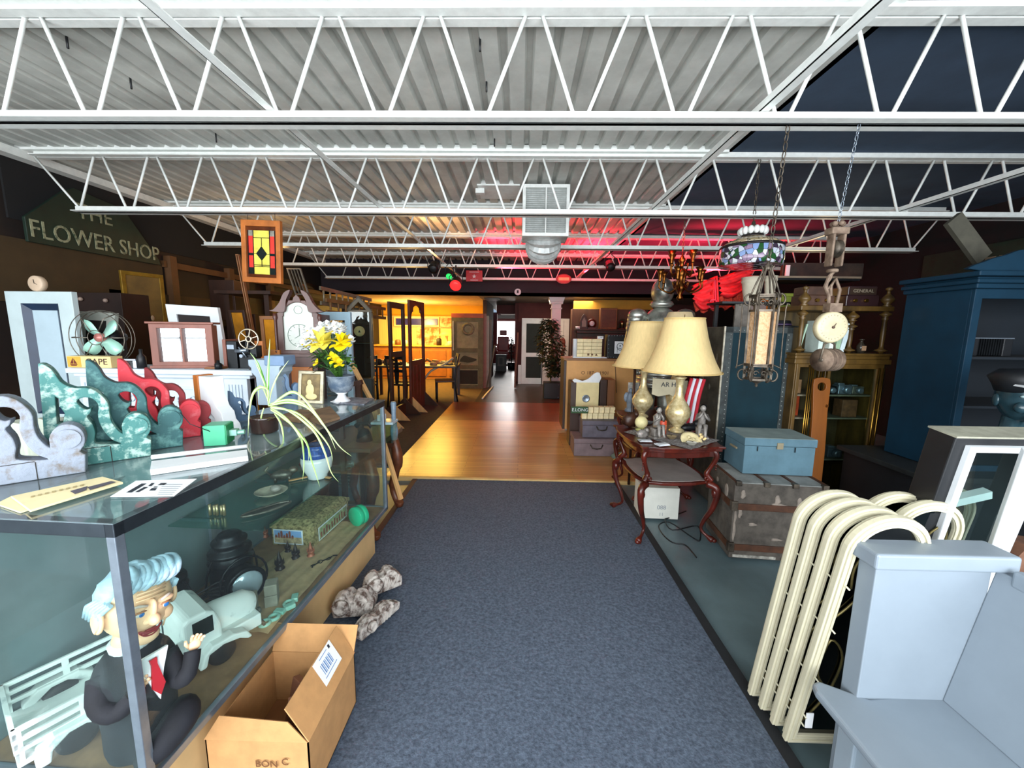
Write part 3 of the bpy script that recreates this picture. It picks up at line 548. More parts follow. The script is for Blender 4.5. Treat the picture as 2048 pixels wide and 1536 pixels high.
# finials, blocks, small things
def finial(x,y,mt,label,k=1,rz=0):
    t=thing('spired_ornament',label,'ornament',(x,y,DK+.001),rz,'small spired ornaments in the case',s=k); M().lathe([(0,0),(.022,0),(.022,.012),(.016,.016),(.016,.028),(.021,.032),(.018,.04)],n=6).build('base',mt,t); m=M().lathe([(.014,.04),(.011,.055),(0,.095)],n=6)
    for i in range(4): a=i*PI/2; m.lathe([(.004,.03),(.003,.045),(0,.06)],c=(.017*math.cos(a),.017*math.sin(a),0),n=5)
    m.build('spire',mt,t)
dk=mat('dark_bronze','#2a2322',.45,.4,.3,20); cop=mat('copper_tan','#a8644a',.5,.3,.2,20)
for q in ((560,1140,dk,'black spired ornament nearest the glass front',1.1),(592,1118,dk,'black spired ornament in the middle of the trio',1),(576,1105,dk,'black ornament without a tall spire at the back of the trio',.75),(622,1114,cop,'tan spired ornament right of the black ones',.95),(530,1075,cop,'reddish ornament at the left of the biscuit tin',.9)):
    g=G(q[0],q[1],DK); finial(min(g.x,-.95),g.y,q[2],q[3],q[4],.3)
def blk(name,px,py,w,d,h,mt,label,cat,rz=0,rx=0,z=DK+.001,grp=None,bev=.003):
    g=G(px,py,z); o=M().box(-w/2,-d/2,0,w/2,d/2,h).build(name,mt,bev=bev); o.location=(g.x,g.y,z); o.rotation_euler=(rx,0,rz); return tag(o,label,cat,grp)
stone=mat('pale_stone','#8d8b7c',.8,0,.15,14)
def tallblk(px,py,label,rz):
    g=G(px,py,DK); t=thing('stone_block',label,'stone block',(g.x,g.y,DK+.001),rz,'pale stone blocks in the case'); B(-.025,-.03,0,.025,.03,.055).build('lower_half',stone,t,.004); B(-.024,-.029,.056,.025,.03,.105).build('upper_half',stone,t,.004)
tallblk(500,1235,'pale two part stone block next to the toy truck bonnet',R(15)); tallblk(545,1208,'pale two part stone block standing right of the other one',R(25))
gg=mat('teal_glass_lumps','#57a592',.15,0,.3,10,col2='#a8d6c8')
for i,(a,b) in enumerate(((560,1228),(578,1212),(590,1200),(548,1240),(600,1218),(530,1252))):
    g=G(a,b,DK); m=M().tube([(.018*math.cos(q),.018*math.sin(q),.012) for q in[2*PI*j/12 for j in range(12)]],.008,8,closed=True) if i%2 else M().box(-.022,-.014,0,.022,.014,.02)
    o=m.build('glass_insulator_piece',gg,bev=.004); o.location=(min(g.x,-.985),g.y,DK+.001); o.rotation_euler[2]=i; tag(o,['square','round'][i%2]+' teal glass piece on the case floor, '+['nearest the stone blocks','right beside the square middle one','farthest from the camera','second nearest the camera','closest to the glass front','nearest the camera'][i],'glass piece','teal glass pieces in the case')
t=thing('beige_cloth','beige folded cloth lying across the case floor','cloth',(0,0,0)); m=M(); v=[];nx,ny=20,26
for j in range(ny):
    for i in range(nx):
        p=CW(-.04-.36*i/(nx-1)*(1-.2*j/ny),.52+.9*j/(ny-1),DK+.002+.006*abs(math.sin(i*.9+j*.12))+.004*math.sin(j*.8)**2); v.append(tuple(p))
m.add(v,[(j*nx+i,j*nx+i+1,(j+1)*nx+i+1,(j+1)*nx+i) for j in range(ny-1) for i in range(nx-1)],0,True); m.build('fold',mat('beige_linen','#b49a74',.9,0,.12,30),t)
g=G(648,1128,DK); t=thing('key_bunch','small bunch of dark metal keys and links on the case floor','keys',(g.x-.02,g.y,DK+.012)); m=M()
for i,(a,b,c2) in enumerate(((0,0,.3),(.03,.03,1.2),(-.02,-.03,2),(.05,.06,2.8))): m.tube([(a+.012*math.cos(q),b+.009*math.sin(q),.004*math.sin(q+c2)) for q in[2*PI*j/12 for j in range(12)]],.0022,5,closed=True)
m.tube([(0,0,0),(-.02,-.035,0),(-.015,-.05,0)],.003,5).tube([(.01,.01,0),(.04,.05,0)],.003,5); m.build('links',dark_metal,t)
# on the glass shelf
def onshelf(lx,ly): p=CW(lx,ly); return (p.x,p.y,.7225)
ds=mat('tarnished_silver','#76756a',.35,.6,.4,14,col2='#33322c')
t=thing('relish_dish','pale oval shell dish on the glass shelf','dish',onshelf(-.3,.95),.3); M().lathe([(0,.004),(.04,.004),(.07,.02),(.074,.022),(.07,.018),(.04,0),(0,0)],n=20).build('bowl',mat('pale_ceramic','#b9b4a0',.3,0,.3,20),t); M().ball((.02,0,.03),.025,.02,.018).build('shell',mat('shell_grey','#8f8c84',.4,0,.3,20),t)
t=thing('shoe_buckle','long tarnished metal tray with curled ends on the shelf front','tray',onshelf(-.2,.78),.9); M().tube(cr([(-.1,0,.01),(-.06,.02,.012),(0,.025,.01),(.06,.02,.012),(.1,0,.01),(.06,-.02,.01),(0,-.025,.008),(-.06,-.02,.01)],3,True),.006,6,closed=True).build('rim',ds,t); M().ball((0,0,.006),.09,.02,.004).build('plate',ds,t)
t=thing('cast_figure','crouching dark metal animal figure on the glass shelf','figurine',onshelf(-.36,1.12),.5); M().ball((0,0,.035),.055,.025,.028).ball((.055,0,.055),.022,.018,.02).tube([(-.05,0,.04),(-.075,0,.07),(-.06,0,.09)],.006,6).build('body',ds,t); m=M(); 
for a in(-.03,.035):
    for b in(-.015,.015): m.cyl((a,b,.03),(a,b,0),.008,.007)
m.build('legs',ds,t)
t=thing('wooden_ruler','folded wooden ruler in a V on the glass shelf','ruler',onshelf(-.22,1.17),.2); M().bar((-.11,-.03,.006),(0,.03,.006),.016,.006).bar((0,.03,.006),(.1,-.02,.006),.016,.006).build('sticks',wood_pale,t)
t=thing('glass_tumbler','small clear glass block beside the ginger jar','glass block',onshelf(-.12,1.37),.3); B(-.04,-.03,0,.04,.03,.03).build('block',glass_gr,t,.004)
t=thing('leather_pouch','dark red leather pouch lying on the glass shelf','pouch',onshelf(-.33,1.35),.5); M().ball((0,0,.022),.07,.045,.022,fn=lambda p:Vector((p.x,p.y*(1-.3*p.x),max(p.z,-.95)))).build('pouch_body',mat('oxblood_leather','#5a2a26',.5,0,.3,14),t); M().tube([(-.05,0,.04),(0,.01,.05),(.05,0,.04)],.004,6).build('tie',dark_metal,t)
t=thing('brass_shells','stack of little brass cases standing on the shelf','brass case',onshelf(-.42,.72)); m=M()
for i in range(5): m.cyl((i*.016,0.005*(i%2),0),(i*.016,.005*(i%2),.05-.006*(i%2)),.006)
m.build('cases',mat('pale_brass','#c4b48c',.35,.8),t)
# ---- puppet
skin=mat('puppet_skin','#efc29a',.5,0,.06,9); hairm=mat('pale_blue_hair','#b2cddf',.6,0,.15,20,grain=(1,1,3)); suit=mat('black_suit','#14161e',.85,0,.25,14,bump=.3)
t=thing('hand_puppet','old man hand puppet in a black suit and red tie with swept pale blue hair','puppet',(-1.078,.965,DK+.001),R(30))
# the face looks along local +x/-y (towards the aisle); z up
def suitf(p): return Vector((p.x*(1+.12*math.sin(p.z*6+p.y*4)),p.y*(1+.1*math.sin(p.z*5+p.x*5)),p.z))
m=M(); m.lathe([(0,0),(.075,0),(.085,.04),(.08,.1),(.085,.17),(.095,.24),(.085,.29),(.05,.325),(.03,.335)],n=28)
o=m.build('jacket',suit,t,sub=1)
m=M(); m.tube(cr([(.075,-.02,.285),(.10,-.05,.24),(.115,-.075,.225),(.135,-.075,.25),(.14,-.05,.285)],4),[.026]*4+[.025]*4+[.023]*4+[.020]*5,12); m.build('sleeve',suit,t)
m=M(); m.tube(cr([(-.06,-.035,.28),(-.05,-.08,.225),(-.01,-.10,.21),(.025,-.1,.245)],4),[.027]*4+[.025]*4+[.022]*5,12); m.build('sleeve',suit,t)
def hand(c,ax,ay,name='hand'):
    m=M(); c=Vector(c); ax=Vector(ax).normalized(); ay=Vector(ay); ay=(ay-ax*ay.dot(ax)).normalized(); az=ax.cross(ay)
    m.x=Matrix.Translation(c)@Matrix((ax,ay,az)).transposed().to_4x4()
    m.ball((.012,0,0),.018,.015,.009)
    for i in range(4):
        y=-.011+i*.0075; l=[.019,.023,.022,.017][i]; m.tube([(.022,y,0),(.022+l*.55,y*1.15,.003),(.022+l*.9,y*1.2,-.004),(.022+l,y*1.2,-.009)],[.0044,.0042,.004,.003],8)
    m.tube([(.006,-.011,0),(.016,-.022,-.003),(.026,-.026,-.006)],[.005,.0048,.0035],8)
    return m.build(name,skin,t)
hand((.14,-.045,.285),(.35,.15,.9),(1,.2,0)); hand((.028,-.1,.252),(.5,.15,.85),(1,-.3,0))
m=M(); m.prism([(-.03,.0),(.0,-.09),(.03,0)],.006,-.003,0,'xz'); m.x=Matrix(); 
s_=M(); s_.x=T(.045,-.06,.315,R(35),R(-12)); s_.prism([(-.038,.01),(-.02,-.04),(0,-.115),(.02,-.04),(.038,.01)],.01,-.03); s_.build('shirt_front',white_paint,t)
s_=M(); s_.x=T(.045,-.06,.315,R(35),R(-12)); s_.prism([(-.008,0),(.008,0),(.006,-.015),(.014,-.075),(0,-.1),(-.014,-.075),(-.006,-.015)],.008,-.04); s_.build('red_tie',mat('tie_red','#a01020',.5),t)
s_=M(); s_.lathe([(.04,.318),(.048,.33),(.05,.345),(.042,.35)],n=20); s_.build('collar',white_paint,t)
def headf(p):
    q=Vector(p); 
    if q.z<0: q.x*=1-.16*(-q.z)**1.5; q.y*=1-.16*(-q.z)**1.5
    if q.z<-.3 and q.y<0: q.y*=1.12
    if q.y<-.55 and q.z>.2: q.y=-.55+(q.y+.55)*.55       # flat forehead
    return q
hd=bpy.data.objects.new('head',None)
HM=T(.022,-.012,.455,R(42),R(6),R(8),.82)                 # the head turns to the aisle and tilts down
def hb(): m=M(); m.x=HM; return m
m=hb(); m.ball((0,0,0),.092,.098,.112,28,20,fn=headf)
m.ball((0,-.098,-.022),.017,.026,.02); m.ball((0,-.085,.008),.012,.022,.034); m.ball((-.014,-.092,-.027),.011,.012,.011); m.ball((.014,-.092,-.027),.011,.012,.011)
m.ball((-.047,-.066,-.035),.027,.026,.026); m.ball((.047,-.066,-.035),.027,.026,.026); m.ball((0,-.075,-.088),.036,.028,.026)
m.ball((-.036,-.082,.024),.026,.014,.01); m.ball((.036,-.082,.024),.026,.014,.01)
for z in(.045,.058,.07): m.tube([(-.04,-.074,z),(0,-.084,z+.002),(.04,-.074,z)],.0022,6)
for s2 in(-1,1):
    m.ball((s2*.094,.005,-.015),.012,.028,.036); m.tube([(s2*.1,-.01+.022*math.cos(a),-.012+.032*math.sin(a)) for a in[PI*i/8 for i in range(-4,12)]],.006,8)
    m.tube([(s2*.024,-.09,-.02),(s2*.045,-.084,-.05),(s2*.044,-.078,-.078)],.003,6)
m.ball((0,.01,-.125),.045,.045,.04); h_=m.build('head',skin,t)
for s2 in(-1,1):
    m=hb(); m.ball((s2*.034,-.086,.006),.015,.008,.009)
    m.build('eye_white',mat('eye_white','#e4e4de',.25),h_)
for s2 in(-1,1):
    m=hb(); m.ball((s2*.034+.003,-.0935,.006),.0075,.003,.0078)
    m.build('iris',mat('iris_blue','#2f6fb5',.2),h_)
for s2 in(-1,1):
    m=hb(); m.tube([(s2*.018,-.092,.014),(s2*.034,-.098,.018),(s2*.05,-.088,.012)],.0028,6)
    m.build('eyelid',mat('eyelid_brown','#a8734c',.6),h_)
m=hb(); m.tube(cr([(-.03,-.088,-.056),(-.016,-.097,-.062),(0,-.101,-.064),(.016,-.097,-.062),(.03,-.088,-.056),(.018,-.094,-.072),(0,-.098,-.077),(-.018,-.094,-.072)],3,True),.003,8,closed=True); m.ball((0,-.0915,-.066),.026,.008,.009); m.build('mouth',mat('mouth_red','#8c2a2e',.4),h_)
m=hb(); m.ball((0,.012,.03),.1,.1,.1,26,16,fn=lambda p:Vector((p.x*(1+.03*math.sin(p.z*22+p.y*9)),p.y*(1+.03*math.sin(p.z*20)) if p.y>-.35 else -.35,max(p.z,-.55)*(1.02+.04*math.sin(p.x*14)))))
for i in range(12):
    x=-.066+i*.0125; q=.008*math.sin(i*2.3); m.tube(cr([(x-.014,-.058+q*.5,.08+q*.4),(x,-.068+q*.6,.098),(x+.014,-.05,.118+q*.6),(x+.03,.0,.122+q*.5),(x*1.05+.03,.05,.105)],3),[.0085+.002*(j<8)+.002*math.sin(i*1.7) for j in range(13)],8)
for s2 in(-1,1):
    for i in range(6): m.tube([(s2*.09,-.045+.012*i,.05),(s2*.1,-.02+.014*i,.02),(s2*.092,.0+.016*i,-.03)],[.007,.009,.005],7)
    pass
m.build('hair',hairm,h_); m=hb()
for s2 in(-1,1):
    m=hb(); m.tube([(s2*.018,-.094,.03),(s2*.04,-.09,.037),(s2*.058,-.073,.028)],[.004,.005,.003],7)
    m.build('eyebrow',mat('grey_brow','#c9b8ac',.7),h_)
m=M(); m.tube(cr([(.02,-.07,.02),(.06,-.09,.06),(.1,-.05,.09),(.085,.02,.06)],4),[.03,.03,.034,.036,.038,.04,.042,.044,.044,.042,.04,.036,.03],14); m.build('trousers',suit,t); 
# ---- toy stake truck
a=Vector((-1.085,1.24,0)); b=Vector((-1.30,.975,0)); ang=math.atan2(a.y-b.y,a.x-b.x); t=thing('toy_truck','large white toy stake bed truck behind the puppet','toy truck',(-1.235,1.19,DK+.001),R(58),s=1.08)
wt=mat('chipped_white_toy','#dfe6e4',.5,0,.2,12,col2='#9aa8aa',cut=(.3,.42)); 
def wheel(x,y):
    m=M(); m.x=T(x,y,.04,0,R(90)); m.lathe([(0,-.014),(.028,-.014),(.04,-.01),(.042,0),(.04,.01),(.028,.014),(0,.014)],n=24); m.build('wheel',black_p,t)
for x in(-.2,.13):
    for y in(-.1,.1): wheel(x,y)
B(-.3,-.11,.045,.03,.11,.06).build('bed_floor',wt,t,.003)
m=M()
for y in(-.11,.106):
    for x in(-.3,-.19,-.08,.02): m.box(x,y,.06,x+.014,y+.005,.15)
    for z in(.085,.112,.14): m.box(-.3,y-.001,z,.034,y+.006,z+.012)
for y in(-.11,-.04,.03,.1):
    m.box(-.3,y,.06,-.294,y+.012,.15)
for z in(.085,.112,.14): m.box(-.302,-.11,z,-.294,.11,z+.012)
m.build('stake_rails',wt,t)
for y in(-.135,.095):
    m=M(); m.prism([(-.275,.03),(-.27,.07),(-.24,.095),(-.16,.095),(-.13,.07),(-.125,.03),(-.15,.03),(-.155,.06),(-.185,.082),(-.215,.082),(-.245,.06),(-.25,.03)],.04,y)
    m.build('rear_fender',wt,t,.004)
m=M(); m.prism([(.035,.04),(.035,.19),(.05,.205),(.1,.205),(.125,.19),(.14,.14),(.14,.04)],.2,-.1); m.build('cab',wt,t,.012,3)
B(.06,-.102,.13,.115,.102,.185).build('cab_windows',glass_dark,t)
m=M(); m.tube([(.1,0,.095),(.16,0,.1),(.24,0,.095),(.262,0,.085)],[.062,.062,.058,.045],20,flat=1.0); m.box(.12,-.09,.045,.262,.09,.09); m.build('bonnet',wt,t,.01,3)
for y in(-.13,.085):
    m=M(); m.prism([(.06,.03),(.075,.075),(.1,.095),(.16,.095),(.2,.08),(.215,.05),(.2,.05),(.175,.068),(.13,.078),(.09,.068),(.08,.03)],.045,y)
    m.build('front_fender',wt,t,.006)
m=M(); m.box(.262,-.1,.04,.27,.1,.055).cyl((.262,-.06,.085),(.272,-.06,.085),.012).cyl((.262,.06,.085),(.272,.06,.085),.012); m.box(.26,-.035,.055,.267,.035,.11); m.build('grille_and_lamps',ds,t,.002)
# ---------------------------------------------------------------- cardboard box in front of the case
t=thing('cardboard_box','open brown cardboard box with raised flaps in front of the display case','cardboard box',(0,0,0)); zr=.25
fr,nr,nl,fl_=G(708,1306,zr),G(601,1484,zr),G(405,1484,zr),G(588,1281,zr); fl_=Vector((nl.x+.0,fr.y,zr)); nl=Vector((nl.x,nr.y-.0,zr)); nr=Vector((fr.x,nr.y,zr)); print('BOX',fr,nr,nl,fl_)
def panel(ps,name,mt,par=t,th=.004):
    a,b,c_,d=[Vector(p) for p in ps]; n=(b-a).cross(d-a).normalized()*th; m=M(); m.add([tuple(p) for p in(a,b,c_,d)]+[tuple(p+n) for p in(a,b,c_,d)],[(3,2,1,0),(4,5,6,7),(0,1,5,4),(1,2,6,5),(2,3,7,6),(3,0,4,7)]); return m.build(name,mt,par)
def dn(v): return Vector((v.x,v.y,.027))
mw=[cardboard]
panel([nl,nr,dn(nr),dn(nl)],'side',cardboard); panel([nr,fr,dn(fr),dn(nr)],'side',cardboard); panel([fr,fl_,dn(fl_),dn(fr)],'side',cardboard); panel([fl_,nl,dn(nl),dn(fl_)],'side',cardboard); panel([dn(nl),dn(nr),dn(fr),dn(fl_)],'bottom',cardboard_in)
D=G(568,1419,zr+.1); E_=D+(fr-nr)*1.02; ft=panel([nr,fr,E_,D],'flap',cardboard); panel([nl,nr,G(576,1443,zr+.06)+Vector((0,0,0)),G(440,1430,zr+.06)],'flap',cardboard); q=.11
panel([fl_,fr,fr+Vector((-.0,.05,.085)),fl_+Vector((0,.05,.085))],'flap',cardboard)
# shipping label on the right flap (outer side)
A,Bv=nr,fr
def uv(u,v,off=.0055): 
    lo=A.lerp(Bv,u); hi=D.lerp(E_,u); n=(Bv-A).cross(D-A).normalized(); n=n if n.x>0 else -n; return lo.lerp(hi,v)+n*off
def dec(u0,v0,u1,v1,mt,name,off,par=ft): M().add([tuple(uv(u0,v0,off)),tuple(uv(u1,v0,off)),tuple(uv(u1,v1,off)),tuple(uv(u0,v1,off))],[(0,1,2,3)]).build(name,mt,par)
dec(.45,.3,.8,.98,paper,'shipping_label',.006)
for i in range(9): dec(.52+i*.022,.5,.528+i*.022+.006*(i%2),.78,mat('label_blue','#5b83b8',.6),'barcode_print',.0065)
dec(.73,.83,.76,.93,ink,'barcode_print',.0065); dec(.5,.42,.74,.44,MT['label_blue'],'barcode_print',.0065); dec(.55,.88,.7,.9,MT['label_blue'],'barcode_print',.0065)
m=M(); m.text('BON',.034,((nl.x+nr.x)/2+.03,nr.y-.0055,.17),(PI/2,0,0),.0004).text('C',.034,((nl.x+nr.x)/2+.09,nr.y-.0055,.18),(PI/2,0,0),.0004); m.build('marker_writing',mat('brown_marker','#6b4526'),t)
for i,(dx,dy,h,l) in enumerate(((.20,.12,.235,'short wood offcut standing in the near end of the cardboard box'),(.235,.26,.25,'wood offcut leaning in the far end of the cardboard box'),(.14,.2,.19,'dark stub of wood at the bottom far corner of the cardboard box'))):
    o=B(-.03,-.012,0,.03,.012,h).build('wood_offcut',mat('brown_offcut','#7d5038',.8,0,.25,9),bev=.002); o.location=(nl.x+dx,nl.y+dy,.034); o.rotation_euler=(.15*i,.12,.5+i); tag(o,l,'wood offcut','wood offcuts in the cardboard box')
# ================================================================ RIGHT SIDE
bench_m=mat('grey_blue_bench_paint','#7f8a94',.45,0,.05,3,bump=.02)
t=thing('hall_bench','pale grey blue painted wooden bench in the right foreground','bench',(0,0,0))
m=M(); m.box(1.065,1.09,.0,1.40,1.15,.872); m.build('end_panel',bench_m,t,.003)
m=M(); m.box(1.04,1.065,.872,1.45,1.165,.922); m.build('cap_rail',bench_m,t,.008,3)
m=M(); pl=[(.955,1.11)]; m.prism([(.99,1.15),(.965,1.14),(.955,1.11),(.95,-.3),(1.34,-.3),(1.34,1.12),(1.1,1.09)],.028,.402,0,'xy'); m.build('seat',bench_m,t,.01,3)
m=M(); m.prism([(1.325,.43),(1.36,.43),(1.445,.87),(1.41,.87)],-1.36,1.09); m.build('backrest',bench_m,t,.004)
m=M(); m.bar((1.418,1.05,.868),(1.418,-.3,.868),.03,.05); m.build('back_rail',bench_m,t,.008,3)
m=M(); m.box(1.03,-.3,.03,1.05,1.08,.40); m.box(1.02,1.03,0,1.06,1.09,.402); m.build('front_board',mat('bench_board_paint','#8b98a2',.5,0,.08,4),t,.003)  # front board in a slightly paler grey blue than the bench
B(1.06,-.3,0,1.3,.9,.02).build('bottom_board',bench_m,t)
# ---- arched window frames
crm_p=mat('cream_plastic','#c6c0a6',.4,0,.04,8); gdark=glass('dark_window_glass','#3d4a44',1,.03,1.55)
def arch_loop(w_,h_,ins,n=18):
    r=w_/2-ins; return [(-r,ins if ins else 0)]+[( r,ins if ins else 0)]+[(r*math.cos(PI*i/n),h_-w_/2+r*math.sin(PI*i/n)) for i in range(n+1)]
def archwin(x,y,label,rx=R(9.5),rz=R(0),w_=.255,h_=.955,pane=False):
    t=thing('arched_window',label,'window frame',(x,y,.03),rz,'cream arched window frames behind the bench',rx=rx)
    m=M(); m.plate([arch_loop(w_,h_,0),arch_loop(w_,h_,.034)],.022,-.011,.003); m.build('outer_frame',crm_p,t)
    m=M(); m.plate([arch_loop(w_,h_,.006),arch_loop(w_,h_,.016)],.006,-.017,.001).plate([arch_loop(w_,h_,.024),arch_loop(w_,h_,.032)],.004,-.015,.001).plate([arch_loop(w_,h_,.008),arch_loop(w_,h_,.042)],.012,.011,.002); m.build('inner_bead',crm_p,t)
    m=M()
    for z in(.12,.16,.34,.56,.74): m.tube([(-w_/2+.026,-.005,z),(-w_/2+.03,-.03,z-.004)],.003,6)
    m.build('clips',crm_p,t)
    p=M().plate([arch_loop(w_,h_,.03)],.003,0).build('pane',gdark,t)
    m=M()
    for s in(-1,1):
        m.tube(cr([(s*.09,-.005,.1),(s*.03,-.006,.25),(s*.02,-.006,.42),(s*.08,-.006,.5),(s*.09,-.006,.36),(s*.06,-.006,.3)],4),.004,6)
        m.tube(cr([(s*.09,-.005,.6),(s*.05,-.006,.66),(0,-.006,.78),(s*.05,-.006,.86),(s*.08,-.006,.8),(s*.07,-.006,.72)],4),.004,6)
    m.build('leaded_scrolls',mat('gilt_came','#6b6038',.4,.6,.2,20),t)
    return t
for i,(a,b,l) in enumerate(((1563,1489,'cream arched window frame nearest the camera, with dark leaded glass'),(1530,1455,'cream arched window frame, second of the leaning row'),(1513,1430,'cream arched window frame, third of the leaning row'),(1494,1401,'cream arched window frame, farthest of the leaning row'))):
    g=G(a,b); archwin(1.02+.128-.008*i,1.30+.062*i,l,h_=.99)
archwin(1.42,1.56,'cream arched window frame of the second row, leftmost'); archwin(1.47,1.49,'cream arched window frame of the second row, just left of the black sash'); archwin(1.68,1.64,'cream arched window frame seen through the glass of the black sash')

tag(M().box(1.05,1.245,.14,1.075,1.248,.2).build('paper_tag',paper),'small white paper tag on the edge behind the bench','tag')
# black sash with a white inner frame
BL=P(1836,1090,1.36); TL=XP(1912,876,BL.x); ln=(TL-BL).length
t=thing('window_sash','black edged window sash with a white inner frame, leaning behind the bench','window sash',BL); rot=(TL-BL).normalized(); U=Vector((1,0,0)); Nn=rot.cross(U).normalized()
U=Nn.cross(rot); Q=Matrix((U,Nn,rot)).transposed().to_4x4()
def inQ(m): m.x=Q; return m
wS,hS=.34,ln
inQ(M()).plate([rect(0,-.5,wS,hS),rect(.05,-.45,wS-.05,hS-.03)],.09,-.0,.004).build('outer_frame',black_p,t)
inQ(M()).box(0,-.002,hS,wS,.095,hS+.006).build('weathered_top',mat('weathered_top','#8d8c7c',.8,0,.2,12),t)
inQ(M()).plate([rect(.04,-.45,wS-.03,hS-.025),rect(.062,-.0,wS-.07,hS-.045),rect(.062,-.43,wS-.07,-.03)],.03,-.02,.004).build('inner_frame',white_paint,t)
inQ(M()).box(.07,.0,-.02,wS-.07,.004,hS-.04).build('pane',glass_m,t); inQ(M()).bar((.02,.05,.12),(wS-.1,.05,.19),.03,.03).build('diagonal_bar',white_paint,t)  # white bar set slantwise behind the pane
t=thing('window_sash','narrow white sash stile leaning behind the black framed sash','window sash',(0,0,0)); M().bar(P(1990,1095,1.3),P(2060,900,1.22),.03,.03).build('stile',white_paint,t,.004)
tag(M().prism([(0,0),(.16,0),(.16,.1),(.03,.12),(0,.08)],.12).build('wooden_crate_corner',mat('rough_brown_wood','#7a5440',.8,0,.3,10)),'rough brown wooden block at the right edge above the bench','wood block').location=(P(2030,1150,1.45).x,1.45,P(2030,1150,1.45).z)
# ---- ornate side table and its twin
def cab_leg(m,x,y,z0,z1,dx,dy,k=1):
    pts=cr([(x,y,z1),(x+dx*.05,y+dy*.05,z1-.03),(x+dx*.035,y+dy*.035,z0+(z1-z0)*.6),(x,y,z0+(z1-z0)*.35),(x-dx*.01,y-dy*.01,z0+(z1-z0)*.15),(x+dx*.05,y+dy*.05,z0+.012)],4)
    n=len(pts); m.tube(pts,[(.03-.019*min(1,(i/n)*1.35)+ (.012 if i>n-3 else 0))*k for i in range(n)],9)
    m.ball((x+dx*.055,y+dy*.055,z0+.016),.02,.02,.016,10,6); m.ball((x+dx*.04,y+dy*.04,z1-.06),.026,.026,.04,10,6)
def serp(w_,d_,b=.03):
    o=[]; 
    for (x0,y0,x1,y1,nx,ny) in((-w_/2,-d_/2,w_/2,-d_/2,0,-1),(w_/2,-d_/2,w_/2,d_/2,1,0),(w_/2,d_/2,-w_/2,d_/2,0,1),(-w_/2,d_/2,-w_/2,-d_/2,-1,0)):
        for i in range(12):
            q=i/12; e=b*(math.sin(q*PI)-.9*math.exp(-((q-.12)/.05)**2)-.9*math.exp(-((q-.88)/.05)**2)); o.append((x0+(x1-x0)*q+nx*e,y0+(y1-y0)*q+ny*e))
    return o
def side_table(loc,label,w_=.58,d_=.62,rz=0):
    t=thing('side_table',label,'side table',loc,rz,'ornate mahogany side tables')
    m=M(); m.prism(serp(w_,d_),.018,.71,0,'xy'); m.prism(serp(w_-.03,d_-.03,.028),.022,.688,0,'xy'); m.build('tabletop',wood_red,t,.004)
    m=M(); m.prism(serp(w_-.09,d_-.09,.02),.05,.64,0,'xy'); m.build('apron',wood_red,t,.003)
    m=M(); m.prism(serp(w_-.1,d_-.12,.025),.02,.43,0,'xy'); m.build('shelf',wood_red,t,.004)
    m=M(); m.prism(serp(w_-.15,d_-.17,.02),.003,.45,0,'xy'); m.build('shelf_inlay',mat('dusty_veneer','#8f8783',.5,0,.1,8),t)
    for sx in(-1,1):
        for sy in(-1,1):
            m=M(); cab_leg(m,sx*(w_/2-.07),sy*(d_/2-.08),0,.43,sx,sy); l_=m.build('leg',wood_red,t)
            m=M(); x,y=sx*(w_/2-.06),sy*(d_/2-.07); m.tube(cr([(x,y,.70),(x+sx*.025,y+sy*.02,.64),(x-sx*.005,y,.55),(x-sx*.02,y-sy*.01,.5),(x+sx*.01,y+sy*.01,.455)],5),[.02,.02,.022,.022,.021,.02,.018,.016,.015,.014,.014,.015,.016,.018,.02,.02,.021,.022,.022,.02,.02],9)
            for i in range(9): m.ball((x+sx*(.028-.0*i),y-.018,.69-.018*i),.007,n=8,k=5)
            m.tube([(x+.012*math.cos(a)-sx*.03,y-.01,.475+.012*math.sin(a)) for a in[2*PI*i/10 for i in range(10)]],.007,6,closed=True)
            m.build('carved_support',wood_red,t)
    return t
side_table((1.135,2.98,.028),'ornate mahogany side table with scrolled legs carrying the lamps',.6,.66,R(4))
side_table((1.30,3.72,.012),'second dark carved side table half hidden behind the lamp table',.56,.6,R(6))
TZ=.7575
t=thing('lace_cloth','grey crocheted cloth laid diagonally on the lamp table','cloth',(1.16,2.93,TZ),R(38)); m=M(); n=20; v=[(-.2+.4*i/(n-1),-.28+.56*j/(n-1),.002+.003*math.sin(i*1.1)*math.cos(j*.9)) for j in range(n) for i in range(n)]
m.add(v,[(j*n+i,j*n+i+1,(j+1)*n+i+1,(j+1)*n+i) for j in range(n-1) for i in range(n-1)],0,True); m.build('weave',mat('grey_lace','#8f8d8c',.9,0,.5,70,col2='#5c5350',cut=(.4,.6)),t)
shade_m=mat('ivory_shade_fabric','#e2c68c',.85,0,.05,60,grain=(1,1,.05)); merc=mat('gilt_mercury_glass','#e0d2a8',.3,.35,.3,30,col2='#a8905a')
